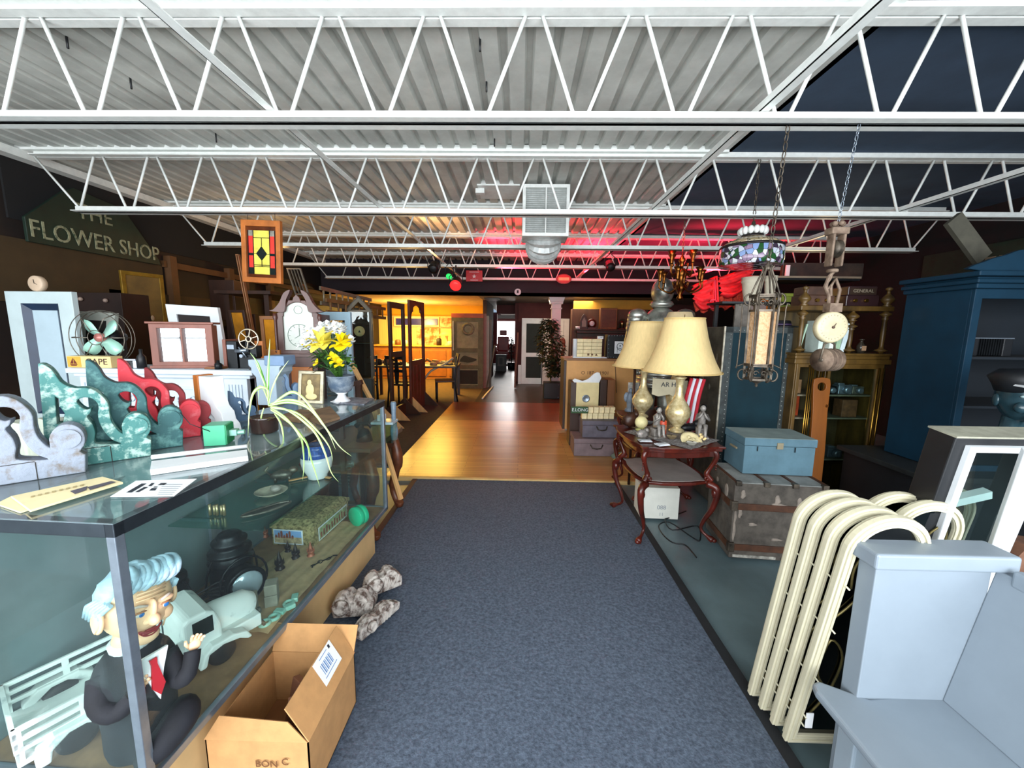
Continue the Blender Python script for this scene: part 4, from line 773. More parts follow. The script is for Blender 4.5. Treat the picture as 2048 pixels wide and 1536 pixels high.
def table_lamp(x,y,label,k=1,z=TZ+.004):
    t=thing('table_lamp',label,'table lamp',(x,y,z),0,'gilt lamps with ivory shades',s=k)
    M().lathe([(0,0),(.06,0),(.065,.01),(.05,.025),(.03,.035),(.035,.05),(.07,.09),(.098,.14),(.1,.175),(.08,.22),(.045,.27),(.03,.32),(.027,.38),(.03,.42),(.04,.44),(.052,.45),(.04,.456),(.022,.465),(0,.466)],n=28).build('base',merc,t)
    M().cyl((0,0,.46),(0,0,.56),.01).build('neck',brass,t); 
    h=.42; prof=[(.30,0),(.285,.012),(.245,.09),(.21,.18),(.18,.28),(.158,.38),(.15,h)]
    m=M(); m.lathe([(r,z+.5) for r,z in prof],n=40); m.f=[f for f in m.f if len(f)==4]; m.m=m.m[:len(m.f)]; m.s=m.s[:len(m.f)]; o=m.build('lamp_shade',shade_m,t); s_=o.modifiers.new('s','SOLIDIFY'); s_.thickness=.003
    m=M(); m.tube([(.301*math.cos(a),.301*math.sin(a),.5) for a in[2*PI*i/40 for i in range(40)]],.006,6,closed=True); m.build('shade_trim',mat('shade_trim','#d8b878',.7),t); m=M().tube([(.15*math.cos(a),.15*math.sin(a),.92) for a in[2*PI*i/30 for i in range(30)]],.005,6,closed=True)
    m.build('shade_trim',mat('shade_trim','#d8b878',.7),t); M().cyl((0,0,.56),(0,0,.95),.003,n=6).cyl((-.15,0,.91),(.15,0,.91),.003,n=6).build('harp',brass,t)
g=G(1357,872,.76); table_lamp(1.262,3.06,'tall gilt table lamp with an ivory bell shade, in front',.97); table_lamp(1.17,3.66,'gilt table lamp with an ivory bell shade, behind the front one',.97,.745)
t=thing('table_lamp','cream shade of a third lamp peeping up behind the other two','table lamp',(1.50,3.75,.745)); m=M(); m.lathe([(.2,.66),(.17,.84),(.11,.985),(.1,.99)],n=8); m.build('lamp_shade',mat('tan_shade','#c4ae86',.85),t); M().lathe([(0,0),(.07,0),(.05,.05),(.08,.2),(.03,.4),(.012,.44),(.012,.66)],n=20).build('base',merc,t)
pew=mat('grey_pewter','#9c9690',.5,.3,.35,30,col2='#575049')
def seated(x,y,label,rz=0,k=1,cat='figurine'):
    t=thing('seated_figurine',label,cat,(x,y,TZ+.005),rz,'grey seated figurines on the table',s=k)
    B(-.035,-.03,0,.035,.03,.012).build('plinth',pew,t,.003); B(-.025,-.02,.012,.025,.025,.055).build('seat_block',pew,t,.004)
    m=M(); m.tube([(0,0,.055),(0,.003,.09),(0,-.004,.125),(0,-.008,.14)],[.02,.018,.021,.01],10); m.ball((0,-.012,.158),.014,.016,.018)
    for s in(-1,1): m.tube([(s*.01,0,.062),(s*.014,-.04,.075),(s*.014,-.044,.03),(s*.014,-.055,.014)],[.012,.0105,.008,.006],8); m.tube([(s*.02,-.002,.125),(s*.03,-.02,.1),(s*.012,-.035,.12),(0,-.022,.145)],[.008,.007,.006,.005],7)
    m.build('figure',pew,t); M().ball((0,-.004,.166),.017,.016,.014).build('hair',dark_metal,t)
seated(1.03,2.86,'grey seated figurine at the left front of the lamp table',.3,1.35); seated(1.37,2.88,'grey seated figurine at the right of the lamp table',-.3,1.45)
t=thing('candle','cream ball shaped candle on a small dish at the left of the table','candle',(.985,3.08,TZ+.003)); M().lathe([(0,0),(.04,0),(.045,.012),(.03,.02),(0,.02)]).build('dish',mat('yellow_green_glass','#a9a86a',.2),t); M().ball((0,0,.068),.05,n=24,k=16).build('ball',mat('cream_wax','#d8cc96',.5,0,.12,20),t)
t=thing('spice_tin','orange red tin with a dark cap in front of the lamps','tin',(1.115,2.98,TZ+.005)); M().lathe([(0,0),(.033,0),(.033,.1),(.028,.108),(0,.108)]).build('can',mat('orange_red_tin','#cf4a2c',.4,0,.15,20),t); M().lathe([(.018,.108),(.02,.14),(0,.142)]).build('cap',black_p,t); M().lathe([(.0335,.03),(.0335,.075)],n=24).build('label_band',mat('orange_band','#e07a50',.5,0,.4,60),t)
t=thing('clam_shell_dish','round cream relief plate with shells lying at the front of the table','plate',(1.26,2.79,TZ+.006),rx=R(38)); M().lathe([(0,0),(.06,0),(.075,.008),(.076,.012),(.06,.008),(0,.006)],n=28).build('plate',mat('cream_relief','#d2c294',.6,0,.15,16),t); m=M(); random.seed(4)
for i in range(10): a=random.random()*6.3; r=random.random()*.045; m.ball((r*math.cos(a),r*math.sin(a),.012),random.uniform(.008,.018),random.uniform(.008,.014),.007,8,5)
m.build('shells',MT['cream_relief'],t)
t=thing('dried_flowers','cluster of small cream dried flowers beside the relief plate','dried flowers',(1.335,2.82,TZ+.006)); m=M()
for i in range(14): m.ball((random.uniform(-.03,.03),random.uniform(-.03,.03),random.uniform(.01,.045)),.01,.01,.008,8,5)
m.build('heads',cream_wood,t); M().tube([(-.03,0,.01),(.03,.01,.03)],.003).tube([(-.02,.02,.01),(.02,-.02,.03)],.003).build('stems',wood_dark,t)
random.seed(9)
for (x,y,l,mt_,s) in ((.92,2.84,'dark carved animal ornament at the left front corner of the table',pew,(.05,.03,.035)),(.93,3.2,'dark carved lump of driftwood at the back left of the table',wood_dark,(.07,.05,.06)),(1.38,3.1,'black reclining ornament behind the right figurine',black_p,(.09,.04,.03))):
    t=thing('carved_ornament',l,'ornament',(x,y,TZ+.003),.4,'carved ornaments on the lamp table'); m=M(); m.ball((0,0,s[2]),s[0],s[1],s[2],14,10,fn=lambda p:p*(1+.22*math.sin(p.x*7+p.z*5)*math.cos(p.y*6))); m.ball((s[0]*.8,0,s[2]*1.7),s[0]*.35,n=10,k=6); m.build('body',mt_,t)
for i,(px,py,c_,l,kd) in enumerate(((1290,885,'#a9adb0','pale folded napkin at the front left edge of the lamp table',0),(1325,893,'#c9ccd0','white card lying at the front edge of the lamp table',0),(1300,850,'#7d7f84','grey glass dish behind the left figurine',1),(1385,893,'#b4b0a4','pale pebble dish right of the relief plate',1),(1345,880,'#8c7a5c','small brass bowl left of the relief plate',1))):
    g_=G(px,py,TZ); t=thing(('paper_napkin','small_dish')[kd],l,('napkin','dish')[kd],(g_.x,g_.y+.02,TZ+.006),.3*i,'small things on the lamp table'); mt_=mat('tt%d'%i,c_,.5,0,.15,20)
    (M().box(-.04,-.03,0,.05,.03,.006).box(-.03,-.025,.006,.045,.02,.01) if kd==0 else M().lathe([(0,0),(.022,0),(.036,.018),(.038,.02),(.03,.012),(0,.006)])).build('body',mt_,t)
t=thing('white_box','white cardboard box standing on the floor behind the table legs','box',(1.20,3.10,0),R(-3)); B(-.17,0,0,.14,.22,.27).build('carton',mat('white_carton','#d9d9cf',.7,0,.05,8),t,.003); m=M().text('088',.05,(.0,-.002,.1),(PI/2,0,0),.0004).text('11',.04,(.0,-.002,.04),(PI/2,0,0),.0004); m.build('stencil',mat('grey_print','#9098a0'),t)
pts=cr([G(a,b,.012) for a,b in((1372,1022),(1340,1035),(1330,1040),(1345,1060),(1395,1052),(1400,1080),(1385,1075),(1340,1045),(1318,1050),(1325,1068),(1345,1085),(1370,1090),(1385,1105),(1393,1115))],4)
tag(M().tube(pts,.005,6).build('power_cord',black_p),'thin dark cord snaking over the concrete floor beside the table','cord')
# ---- steamer trunks
tk=mat('worn_trunk_canvas','#5a534b',.75,0,.35,12,col2='#38322d',cut=(.3,.6),bump=.2); scr=mat('worn_patch','#8f8378',.85,0,.2,20); slat=mat('trunk_slat','#4f2e1a',.6,0,.3,10); dust=mat('dusty_lid','#8c8f8c',.9,0,.2,8)
t=thing('steamer_trunk','large worn grey steamer trunk with wooden slats, under the blue chest','trunk',(1.475,2.555,0),R(-5)); w_,d_,h_=.585,.42,.545
B(0,0,.0,w_,d_,.36).build('body',tk,t,.004); B(0,0,.365,w_,d_,h_-.006).build('lid',tk,t,.004); B(.005,.005,h_-.006,w_-.005,d_-.005,h_).build('lid_top',dust,t)
for z in(.06,.355):
    m=M(); m.box(-.008,-.01,z,w_+.008,0,z+.045).box(-.01,-.008,z,0,d_,z+.045).box(w_,-.008,z,w_+.01,d_,z+.045); m.build('slat',slat,t,.002)
m=M()
for x in(.0,.2,.38,.57): m.box(x,-.0,h_,x+.018,d_,h_+.008)
m.build('lid_slats',slat,t)
for x in(0.02,.2,.38,.565): B(x-.018,-.014,h_-.02,x+.018,.02,h_+.012).build('metal_clamp',iron,t,.003)
for z in(.36,.06): B(-.016,-.016,z-.012,.025,.02,z+.055).build('metal_corner',iron,t,.003)
m=M(); 
for (x,z,a,b) in((.06,.46,.018,.03),(.28,.43,.02,.035),(.29,.40,.05,.012),(.42,.42,.02,.035),(.33,.37,.03,.01),(.05,.33,.014,.04),(.02,.2,.012,.08),(.02,.3,.01,.05),(.3,.15,.04,.01),(.47,.12,.04,.012),(.14,.25,.03,.012)): M().ball((x,-.001,z),a,.004,b,10,6,fn=lambda p:p*(1+.25*math.sin(p.x*9+p.z*7))).build('torn_patch',scr,t)
for (y,z,a,b) in((.12,.44,.03,.05),(.28,.46,.02,.02),(.3,.2,.01,.02)): M().ball((-.001,y,z),.004,a,b,10,6).build('torn_patch',scr,t)
m=M(); m.box(.02,-.012,.012,.3,-.004,.03).box(.34,-.012,.01,.55,-.004,.028); m.build('base_strip',mat('pale_strip','#a8a49a',.8,0,.4,30),t)
bc=mat('slate_blue_chest','#527280',.7,0,.12,6,bump=.1)
t=thing('wooden_chest','slate blue painted wooden chest with a dusty lid on the steamer trunk','chest',(1.60,2.70,.556),R(-4)); B(0,0,0,.47,.30,.205).build('body',bc,t,.004); m=M(); m.box(-.006,-.006,.208,.476,.306,.262); m.build('lid',bc,t,.004); B(-.003,-.003,.262,.473,.303,.265).build('lid_dust',mat('lid_dust','#7f8f8d',.9,0,.15,6),t)
m=M(); m.box(.21,-.012,.19,.25,-.004,.235); m.build('latch_scar',mat('tan_scar','#8a8068',.8),t); B(-.012,.1,.15,0,.2,.165).build('side_handle',mat('tan_scar','#8a8068'),t,.003); 
m=M(); 
for x in(.08,.33): m.box(x,-.0075,.17,x+.006,-.006,.205)
m.build('hinge_marks',dark_metal,t)
# wardrobe trunk
teal_f=mat('teal_trunk_cloth','#06252e',.75,0,.25,3,spec=.25); t=thing('wardrobe_trunk','tall upright wardrobe trunk with a teal front and riveted edges','trunk',(1.76,3.42,0),R(-1))
aged=mat('aged_grey_hide','#57534a',.7,0,.4,5,col2='#2f2c28',cut=(.35,.65)); w_,d_,h_=.57,.42,1.60
B(0,.002,0,w_,d_,h_).build('carcass',aged,t,.006); B(.07,-.004,.04,w_-.05,.002,h_-.05).build('front_cloth',teal_f,t); m=M(); m.box(0,-.008,0,.07,.002,h_).box(w_-.05,-.008,0,w_,.002,h_).box(0,-.008,h_-.05,w_,.002,h_).box(-.006,-.008,0,0,.02,h_+.004); m.build('binding',mat('dark_binding','#2c3434',.6,0,.4,14),t); B(-.009,-.012,0,.004,.0,h_+.004).build('metal_edge',mat('worn_edge','#a39c8c',.5,.4,.3,20),t)
m=M()
for i in range(36):
    z=.1+i*.041; m.ball((.052,-.009,z),.0065,.005,.0065,8,4); m.ball((w_-.035,-.009,z),.0065,.005,.0065,8,4)
for i in range(11): m.ball((.08+i*.04,-.009,h_-.03),.006,.005,.006,8,4)
m.build('rivets',mat('rivet_metal','#8f9490',.4,.7,.2,10),t)
random.seed(21); m=M()
for i in range(9): m.ball((-.001,random.uniform(.05,.38),random.uniform(.5,1.5)),.003,random.uniform(.01,.04),random.uniform(.01,.05),10,6)
m.build('scuffs',mat('pale_scuff','#6b675c',.8,0,.3,20),t)
# items on top of the wardrobe trunk
WZ=1.602
t=thing('open_book','dark book standing open on the wardrobe trunk','book',(2.02,3.58,WZ)); B(-.1,0,0,.02,.02,.2).build('left_board',mat('greyish_board','#5d564e',.7,0,.3,12),t,.002); B(.03,0,0,.17,.02,.2).build('right_board',mat('dark_print_board','#1c1a1c',.5,0,.6,20,col2='#5c4a44',cut=(.55,.62)),t,.002)
t=thing('hat','black felt hat resting on the right of the wardrobe trunk','hat',(2.32,3.55,WZ)); M().lathe([(0,.0),(.12,.0),(.13,.006),(.12,.012),(.075,.016),(.07,.05),(.06,.06),(0,.055)],n=24).build('crown_and_brim',black_p,t); M().lathe([(.0755,.018),(.073,.032)],n=24).build('band',mat('purple_band','#3a2a4a',.5),t)
# ---- suit of armour
arm=mat('armour_steel','#c4c6be',.38,.85,.3,9,col2='#6b6d66'); AX,AY=1.50,4.25; t=thing('suit_of_armour','standing suit of armour with a domed helmet behind the lamps','suit of armour',(AX,AY,0.012),R(-8),s=1.03); k=1.0
def A(name,mt,*fn):
    m=M(); 
    for f in fn: f(m)
    return m.build(name,mt,t)
h0=A('helmet',arm,lambda m:m.ball((0,0,1.90),.11,.125,.14,24,16,fn=lambda p:Vector((p.x,p.y*(1.25 if p.y<0 and p.z<.2 else 1),p.z))),lambda m:m.tube([(0,.1,1.86),(0,.06,2.02),(0,0,2.06),(0,-.08,2.03),(0,-.14,1.93)],.012,6))
M().box(-.09,-.15,1.90,.09,-.12,1.915).build('eye_slit',black_p,h0); M().lathe([(.09,1.74),(.12,1.77),(.1,1.80)],n=20).build('gorget',arm,t)
m=M().ball((0,0,1.5),.2,.15,.25,24,16); m.lathe([(.15,1.22),(.155,1.3)],n=24); m.build('breastplate',arm,t)
for s in(-1,1):
    m=M()
    for i in range(4): m.ball((s*(.235+.012*i),0,1.66-.045*i),.1-.008*i,.095-.006*i,.07,16,8)
    m.build('pauldron',arm,t)
    m=M().tube(cr([(s*.27,0,1.55),(s*.31,.0,1.35),(s*.30,-.04,1.24),(s*.24,-.18,1.12)],4),[.06,.058,.055,.053,.052,.056,.05,.046,.045,.043,.04,.038,.036],12); m.build('arm_plates',arm,t)
    m=M().ball((s*.235,-.2,1.1),.04,.05,.035); 
    for i in range(4): m.tube([(s*.235-.03+.02*i,-.235,1.11),(s*.235-.03+.02*i,-.262,1.09),(s*.235-.03+.02*i,-.255,1.065)],.011,6)
    m.tube([(s*.2,-.2,1.11),(s*.18,-.235,1.1)],.012,6); m.build('gauntlet',arm,t)
    m=M().tube([(s*.09,0,.95),(s*.1,-.01,.7),(s*.105,-.02,.52),(s*.105,0,.3),(s*.105,0,.08)],[.095,.085,.06,.06,.045],14); m.ball((s*.105,-.05,.52),.06,.04,.06); m.build('leg_plates',arm,t)
    M().ball((s*.11,-.06,.045),.05,.13,.045).build('sabaton',arm,t)
m=M()
for i in range(6): m.lathe([(.15+.012*i,1.24-.05*i),(.165+.013*i,1.185-.05*i)],n=28)
m.build('skirt_lames',arm,t); m=M()
for i in range(6): m.lathe([(.167+.013*i,1.188-.05*i),(.168+.013*i,1.182-.05*i)],n=28)
m.build('lame_edges',mat('bright_edge','#d8dcd8',.2,1),t)
# halberd
a=P(1263,868,3.8); b=P(1272,700,3.8); t=thing('battle_axe','long battle axe with a curved blade standing left of the armour','axe',(a.x,3.8,.012)); M().tube([(0,0,0),(b.x-a.x,0,b.z)],.013,8).build('shaft',wood_dark,t); bz=b.z
m=M(); m.x=T(b.x-a.x,0,bz); m.plate([cr([(0,-.02),(.05,-.05),(.09,-.12),(.13,-.04),(.135,.05),(.11,.13),(.06,.07),(0,.05)],3,True)],.012,-.006,.002); m.plate([cr([(0,-.01),(-.06,-.05),(-.09,-.02),(-.085,.04),(-.05,.08),(0,.04)],3,True)],.012,-.006,.002); m.lathe([(.02,-.06),(.022,.06),(.006,.09),(0,.16)],n=10); m.build('blade',arm,t)
t=thing('folded_flag','red and white striped flag draped behind the front lamp','flag',(1.50,3.42,.75)); m=M()
for i in range(5):
    x=-.02+i*.022; m.tube(cr([(x-.03,-.01*i,.0),(x-.02,-.012*i,.12),(x,-.01*i,.26),(x+.03,-.01*i,.40)],4),.0165,6,m=i%2)
m.build('stripes',[mat('flag_red','#b0182a',.8),mat('flag_white','#d6d8e2',.8)],t)
t=thing('enamel_sign','curved cream sign with dark letters behind the lamp bases','sign',(1.38,3.56,.98)); M().prism([(-.16,.0),(-.1,-.02),(.0,.0),(.1,-.05),(.15,-.03),(.16,.13),(-.16,.15)],.01).build('board',mat('dull_cream','#b3a98c',.6,0,.1,8),t,.002); M().text('AR HE',.06,(0,-.003,.09),(PI/2,0,0),.001).build('letters',ink,t)
# ---- hanging things
def chain(m,p,q,r=.011,th=.0025,n_=None):
    p=Vector(p); q=Vector(q); L_=(q-p).length; n_=n_ or int(L_/(r*2.5)); d=(q-p)/n_; u=d.normalized(); s=u.cross(Vector((0,1,0))).normalized(); w2=u.cross(s)
    for i in range(n_):
        c=p+d*(i+.5); e=s if i%2 else w2; m.tube([tuple(c+u*(r*1.5*math.cos(a))+e*(r*.7*math.sin(a))) for a in[2*PI*j/8 for j in range(8)]],th,4,closed=True)
# iron lantern with amber rippled glass
LXx,LY=1.315,2.17; z0=P(1520,772,LY).z; zt=P(1532,540,LY).z; t=thing('iron_lantern','tall scrolled iron lantern with cream rippled glass hanging by a chain','lantern',(LXx,LY,z0),R(8)); 
pb,pt=.12,.41; r_=.062
def hexp(r,z,a0=PI/6): return [(r*math.cos(a0+i*PI/3),r*math.sin(a0+i*PI/3),z) for i in range(6)]
m=M()
for z,r in((.04,.062),(.115,.066),(pb,.066),(pt,.066),(.485,.07),(.49,.07)):
    h=hexp(r,z)
    for i in range(6): m.bar(h[i],h[(i+1)%6],.011,.011)
for i in range(6): m.bar(hexp(.064,.04)[i],hexp(.068,.488)[i],.010,.010)
m.build('frame',iron,t)
amb=mat('cream_rippled_glass','#c9a27a',.35,0,.2,60,col2='#b98a5c',cut=(.38,.52),bump=1.0)
for i in range(6):
    h=hexp(.062,pb+.004); h2=hexp(.062,pt-.004); a=Vector(h[i]); b=Vector(h[(i+1)%6]); c=Vector(h2[(i+1)%6]); d=Vector(h2[i]); n=((a+b)/2); n.z=0; n.normalize(); n*=-.003
    m=M(); m.add([tuple(p) for p in(a,b,c,d)]+[tuple(p+n) for p in(a,b,c,d)],[(0,1,2,3),(7,6,5,4),(0,4,5,1),(1,5,6,2),(2,6,7,3),(3,7,4,0)]); m.build('glass_panel',amb,t)
m=M()
for i in range(6):
    a=i*PI/3; ca,sa=math.cos(a),math.sin(a); 
    for z,s in((.075,1),(.45,-1)):
        for q in(-1,1):
            c=Vector((.06*ca-q*.018*sa,.06*sa+q*.018*ca,z)); m.tube([tuple(c+Vector((-sa*.014*math.cos(e)*(1-e/9),ca*.014*math.cos(e)*(1-e/9),.016*math.sin(e)*(1-e/9)))) for e in[j*.7 for j in range(10)]],.0034,5)
for i in range(6):
    a=PI/6+i*PI/3; ca,sa=math.cos(a),math.sin(a)
    for z0_,sg in((.06,-1),(.47,1)): m.tube([((.072+.022*math.sin(e))*ca,(.072+.022*math.sin(e))*sa,z0_+sg*(.03*math.cos(e)-.0)) for e in[j*.45-.2 for j in range(9)]],.005,5)
    m.tube(cr([(.07*ca,.07*sa,.12),(.105*ca,.105*sa,.105),(.102*ca,.102*sa,.12),(.1*ca,.1*sa,.42),(.115*ca,.115*sa,.44)],3),.0036,5)
m.build('scrollwork',iron,t)
m=M()
for i in range(6):
    a=PI/6+i*PI/3; m.tube(cr([(.068*math.cos(a),.068*math.sin(a),.49),(.045*math.cos(a),.045*math.sin(a),.56),(.02*math.cos(a),.02*math.sin(a),.625),(.03*math.cos(a),.03*math.sin(a),.645)],3),.005,6)
m.lathe([(.0,.62),(.022,.625),(.018,.64),(.008,.655),(.006,.67)],n=12); m.tube([(.012*math.cos(e),0,.68+.014*math.sin(e)) for e in[2*PI*j/10 for j in range(10)]],.003,5,closed=True); m.lathe([(.055,.04),(.02,.022),(.006,.012),(.008,.0),(0,-.008)],n=12); m.build('crown',iron,t)
m=M(); chain(m,(0,0,.69),(.01,-.03,2.585-z0),.015,.0035); m.build('chain',iron,t)
# leaded glass pendant
c=P(1503,492,3.7); tz=P(1503,533,3.7).z; t=thing('leaded_glass_pendant','domed leaded glass pendant lamp with white and lilac flowers, hanging by a chain','pendant lamp',(c.x,3.7,tz)); 
def leadglass(name,cols,sc=26):
    m=bpy.data.materials.new(name); m.use_nodes=True; N=m.node_tree.nodes; L=m.node_tree.links; b=N['Principled BSDF']; tc=N.new('ShaderNodeTexCoord')
    v=N.new('ShaderNodeTexVoronoi'); v.inputs['Scale'].default_value=sc; v2=N.new('ShaderNodeTexVoronoi'); v2.feature='DISTANCE_TO_EDGE'; v2.inputs['Scale'].default_value=sc
    L.new(tc.outputs['Object'],v.inputs[0]); L.new(tc.outputs['Object'],v2.inputs[0]); r=N.new('ShaderNodeValToRGB'); r.color_ramp.interpolation='CONSTANT'
    for i,cc in enumerate(cols):
        e=r.color_ramp.elements[i] if i<2 else r.color_ramp.elements.new(i/len(cols)); e.position=i/len(cols); e.color=hexc(cc)
    s=N.new('ShaderNodeSeparateColor'); L.new(v.outputs['Color'],s.inputs[0]); L.new(s.outputs[0],r.inputs[0])
    mr=N.new('ShaderNodeMath'); mr.operation='LESS_THAN'; mr.inputs[1].default_value=.035; L.new(v2.outputs[0],mr.inputs[0]); mx=N.new('ShaderNodeMix'); mx.data_type='RGBA'; L.new(mr.outputs[0],mx.inputs[0]); L.new(r.outputs[0],mx.inputs[6]); mx.inputs[7].default_value=(.02,.02,.02,1)
    L.new(mx.outputs[2],b.inputs['Base Color']); b.inputs['Roughness'].default_value=.2; return m
flow=leadglass('flower_leaded_glass',['#cfd4de','#8a748c','#24502a','#d4d6da','#7f96c0','#8d7690','#b9bfcd','#3c3040'])
rr=.26
M().lathe([(rr*.97,.0),(rr,.05),(rr*.985,.15),(rr*.95,.16)],n=36).build('floral_skirt',flow,t); M().lathe([(rr*.99,.155),(rr,.165),(rr*.97,.178)],n=36).build('band',mat('dark_bronze','#2a2322'),t)
M().lathe([(rr*.95,.178),(rr*.75,.215),(rr*.42,.25),(rr*.4,.252)],n=36).build('dome',leadglass('tan_leaded_glass',['#a39272','#8d8060','#b0a283','#97876a'],18),t)
M().lathe([(rr*.36,.25),(rr*.34,.268),(rr*.3,.275)],n=24).build('collar',MT['dark_bronze'],t); m=M()
for i in range(14): a=2*PI*i/14; m.ball((rr*.38*math.cos(a),rr*.38*math.sin(a),.305),.026,.026,.036,8,6)
m.build('scalloped_crown',mat('milk_glass','#dfe0dc',.25),t); m=M().lathe([(0,.33),(.04,.335),(.05,.345),(.02,.36),(.012,.39),(0,.4)],n=16); m.build('cap',iron,t)
m=M(); chain(m,(0,0,.4),(0,0,3.07-tz),.017,.0035); m.build('chain',iron,t)
# pulley, hook and hanging scale on one chain
BX=1.64; t=thing('pulley_block','rusty iron pulley block hanging by a chain from the front joist','pulley block',(BX,2.15,1.87)); rust=mat('rusty_iron','#8a7766',.75,.3,.35,16,col2='#4a372b')
m=M(); 
for x in(-.032,.022): m.prism([(x,.03),(x+.012,.03),(x+.014,.2),(x,.2)],.05,-.025)
m.lathe([(.0,0),(.026,0),(.026,.018),(0,.018)],rot=None); m.box(-.045,-.03,.19,.045,.03,.225); m.build('cheeks',rust,t,.006); m=M(); m.x=T(0,0,.12,0,0,R(90)); m.lathe([(.0,-.014),(.045,-.014),(.036,0),(.045,.014),(0,.014)],n=20); m.build('sheave',iron,t)
m=M(); 
for i in range(5): a=i*1.2; m.ball((.025*math.cos(a),.02*math.sin(a),.245),.014,n=8,k=5)
m.tube(cr([(0,0,.0),(-.006,0,-.03),(-.02,0,-.055),(-.018,0,-.085),(.0,0,-.07)],3),.007,7); m.build('shackle_and_hook',rust,t); m=M(); chain(m,(0,0,.25),(.03,-.02,2.585-1.87),.010,.0022); m.build('chain',steel,t)
t=thing('hanging_scale','hanging spring scale with a round cream dial below the pulley','scale',(1.662,2.15,1.50)); m=M(); m.x=T(0,0,.085,0,R(90)); m.lathe([(0,-.02),(.075,-.02),(.082,-.012),(.084,.01),(.08,.022),(.07,.024),(0,.024)],n=36); m.build('dial',mat('cream_dial','#b3a888',.45,0,.12,14),t)
m=M(); m.x=T(0,0,.085); m.ball((0,-.026,0),.008,.005,.008); m.bar((0,-.027,0),(.012,-.027,.02),.004,.002); 
for i in range(24): a=2*PI*i/24; m.bar((.06*math.cos(a),-.0246,.06*math.sin(a)),(.066*math.cos(a),-.0246,.066*math.sin(a)),.0016,.001)
m.build('pointer',rust,t); m=M(); m.box(-.03,-.025,.165,.035,.025,.21); m.tube([(-.02,0,.2),(-.025,0,.25),(-.05,0,.30),(-.035,0,.35),(-.015,0,.375)],.009,7).tube([(.02,0,.2),(.03,0,.28),(.0,0,.34),(-.02,0,.3),(-.015,0,.25)],.008,7); m.build('top_bracket',rust,t,.004)
t=thing('triple_pulley','dark wooden triple pulley hanging under the scale dial','pulley',(1.672,2.15,1.335),R(20)); m=M(); m.x=T(0,0,.075,0,0,R(90)); 
for i in(-1,0,1): m.lathe([(0,i*.035-.013),(.062,i*.035-.013),(.05,i*.035),(.062,i*.035+.013),(0,i*.035+.013)],n=24)
m.build('sheaves',rust,t); m=M(); m.cyl((-.06,0,.075),(.06,0,.075),.01).tube([(-.058,0,.075),(-.04,0,.16),(0,0,.175),(.04,0,.16),(.058,0,.075)],.006,6); m.build('strap',iron,t)
# chandelier
cx=P(1362,555,3.9).x; czt=P(1362,510,3.9).z; czb=P(1362,602,3.9).z; t=thing('brass_chandelier','brass chandelier with trumpet shaped candle cups beside the pendant lamp','chandelier',(cx,3.9,czb))
hh=czt-czb; br2=mat('warm_brass','#7d4f22',.3,1,.3,10,col2='#4a2a12'); M().lathe([(0,0),(.02,.01),(.03,.03),(.012,.06),(.04,.1),(.05,.14),(.02,.18),(.03,.24),(.045,.27),(.015,.31),(.02,.36),(.035,.38),(.012,.42),(0,.46)],n=18).build('stem',br2,t)
for tier,(r,zz,n_) in enumerate(((.20,.14,6),(.13,.30,4))):
    for i in range(n_):
        a=2*PI*i/n_+tier*.4; c_,s_=math.cos(a),math.sin(a); m=M(); m.tube(cr([(.03*c_,.03*s_,zz),(.1*c_,.1*s_,zz-.06),(r*c_,r*s_,zz-.02),(r*c_,r*s_,zz+.05)],4),.008,7); m.lathe([(.012,zz+.04),(.016,zz+.05),(.012,zz+.07),(.02,zz+.12),(.04,zz+.155),(.034,zz+.152),(0,zz+.1)],c=(r*c_,r*s_,0),n=14); m.tube([(.06*c_,.06*s_,zz-.02),(.08*c_,.08*s_,zz+.04),(.05*c_,.05*s_,zz+.05)],.005,5); m.build('arm',br2,t)
m=M(); chain(m,(0,0,.46),(0,0,2.6-czb),.015,.003,None); m.build('chain',iron,t)
# red swag valance
t=thing('red_valance','bright red draped velvet valance hung above the wardrobe trunk','valance',(0,0,0)); redv=mat('red_velvet','#e0141e',.75,0,.3,14); Y=4.0
def cloth(corn,fn,n=26,k=14,mt=redv,name='drape'):
    m=M(); v=[]
    for j in range(k):
        for i in range(n):
            u,w3=i/(n-1),j/(k-1); a=Vector(corn[0]).lerp(Vector(corn[1]),u); b=Vector(corn[3]).lerp(Vector(corn[2]),u); p=a.lerp(b,w3); v.append(tuple(p+fn(u,w3)))
    m.add(v,[(j*n+i,j*n+i+1,(j+1)*n+i+1,(j+1)*n+i) for j in range(k-1) for i in range(n-1)],0,True); o=m.build(name,mt,t); s_=o.modifiers.new('s','SOLIDIFY'); s_.thickness=.006; return o
def pw(a,b,Y=Y): return P(a,b,Y)
cloth([pw(1384,572),pw(1425,556),pw(1425,612),pw(1388,604)],lambda u,w3:Vector((0,-.03*math.sin(w3*22),-.06*math.sin(u*PI)*w3)))
cloth([pw(1425,556),pw(1432,552),pw(1436,612),pw(1420,614)],lambda u,w3:Vector((0,-.03*math.sin(u*9),0)))
cloth([pw(1436,556),pw(1505,534),pw(1500,566),pw(1442,590)],lambda u,w3:Vector((0,-.035*math.sin(w3*24),-.08*math.sin(u*PI)*w3)))
cloth([pw(1390,604),pw(1500,580),pw(1500,612),pw(1395,624)],lambda u,w3:Vector((0,.04-.02*math.sin(u*40),.02*math.sin(u*30)*w3)),mt=mat('red_fringe','#b8321c',.9,0,.4,60))
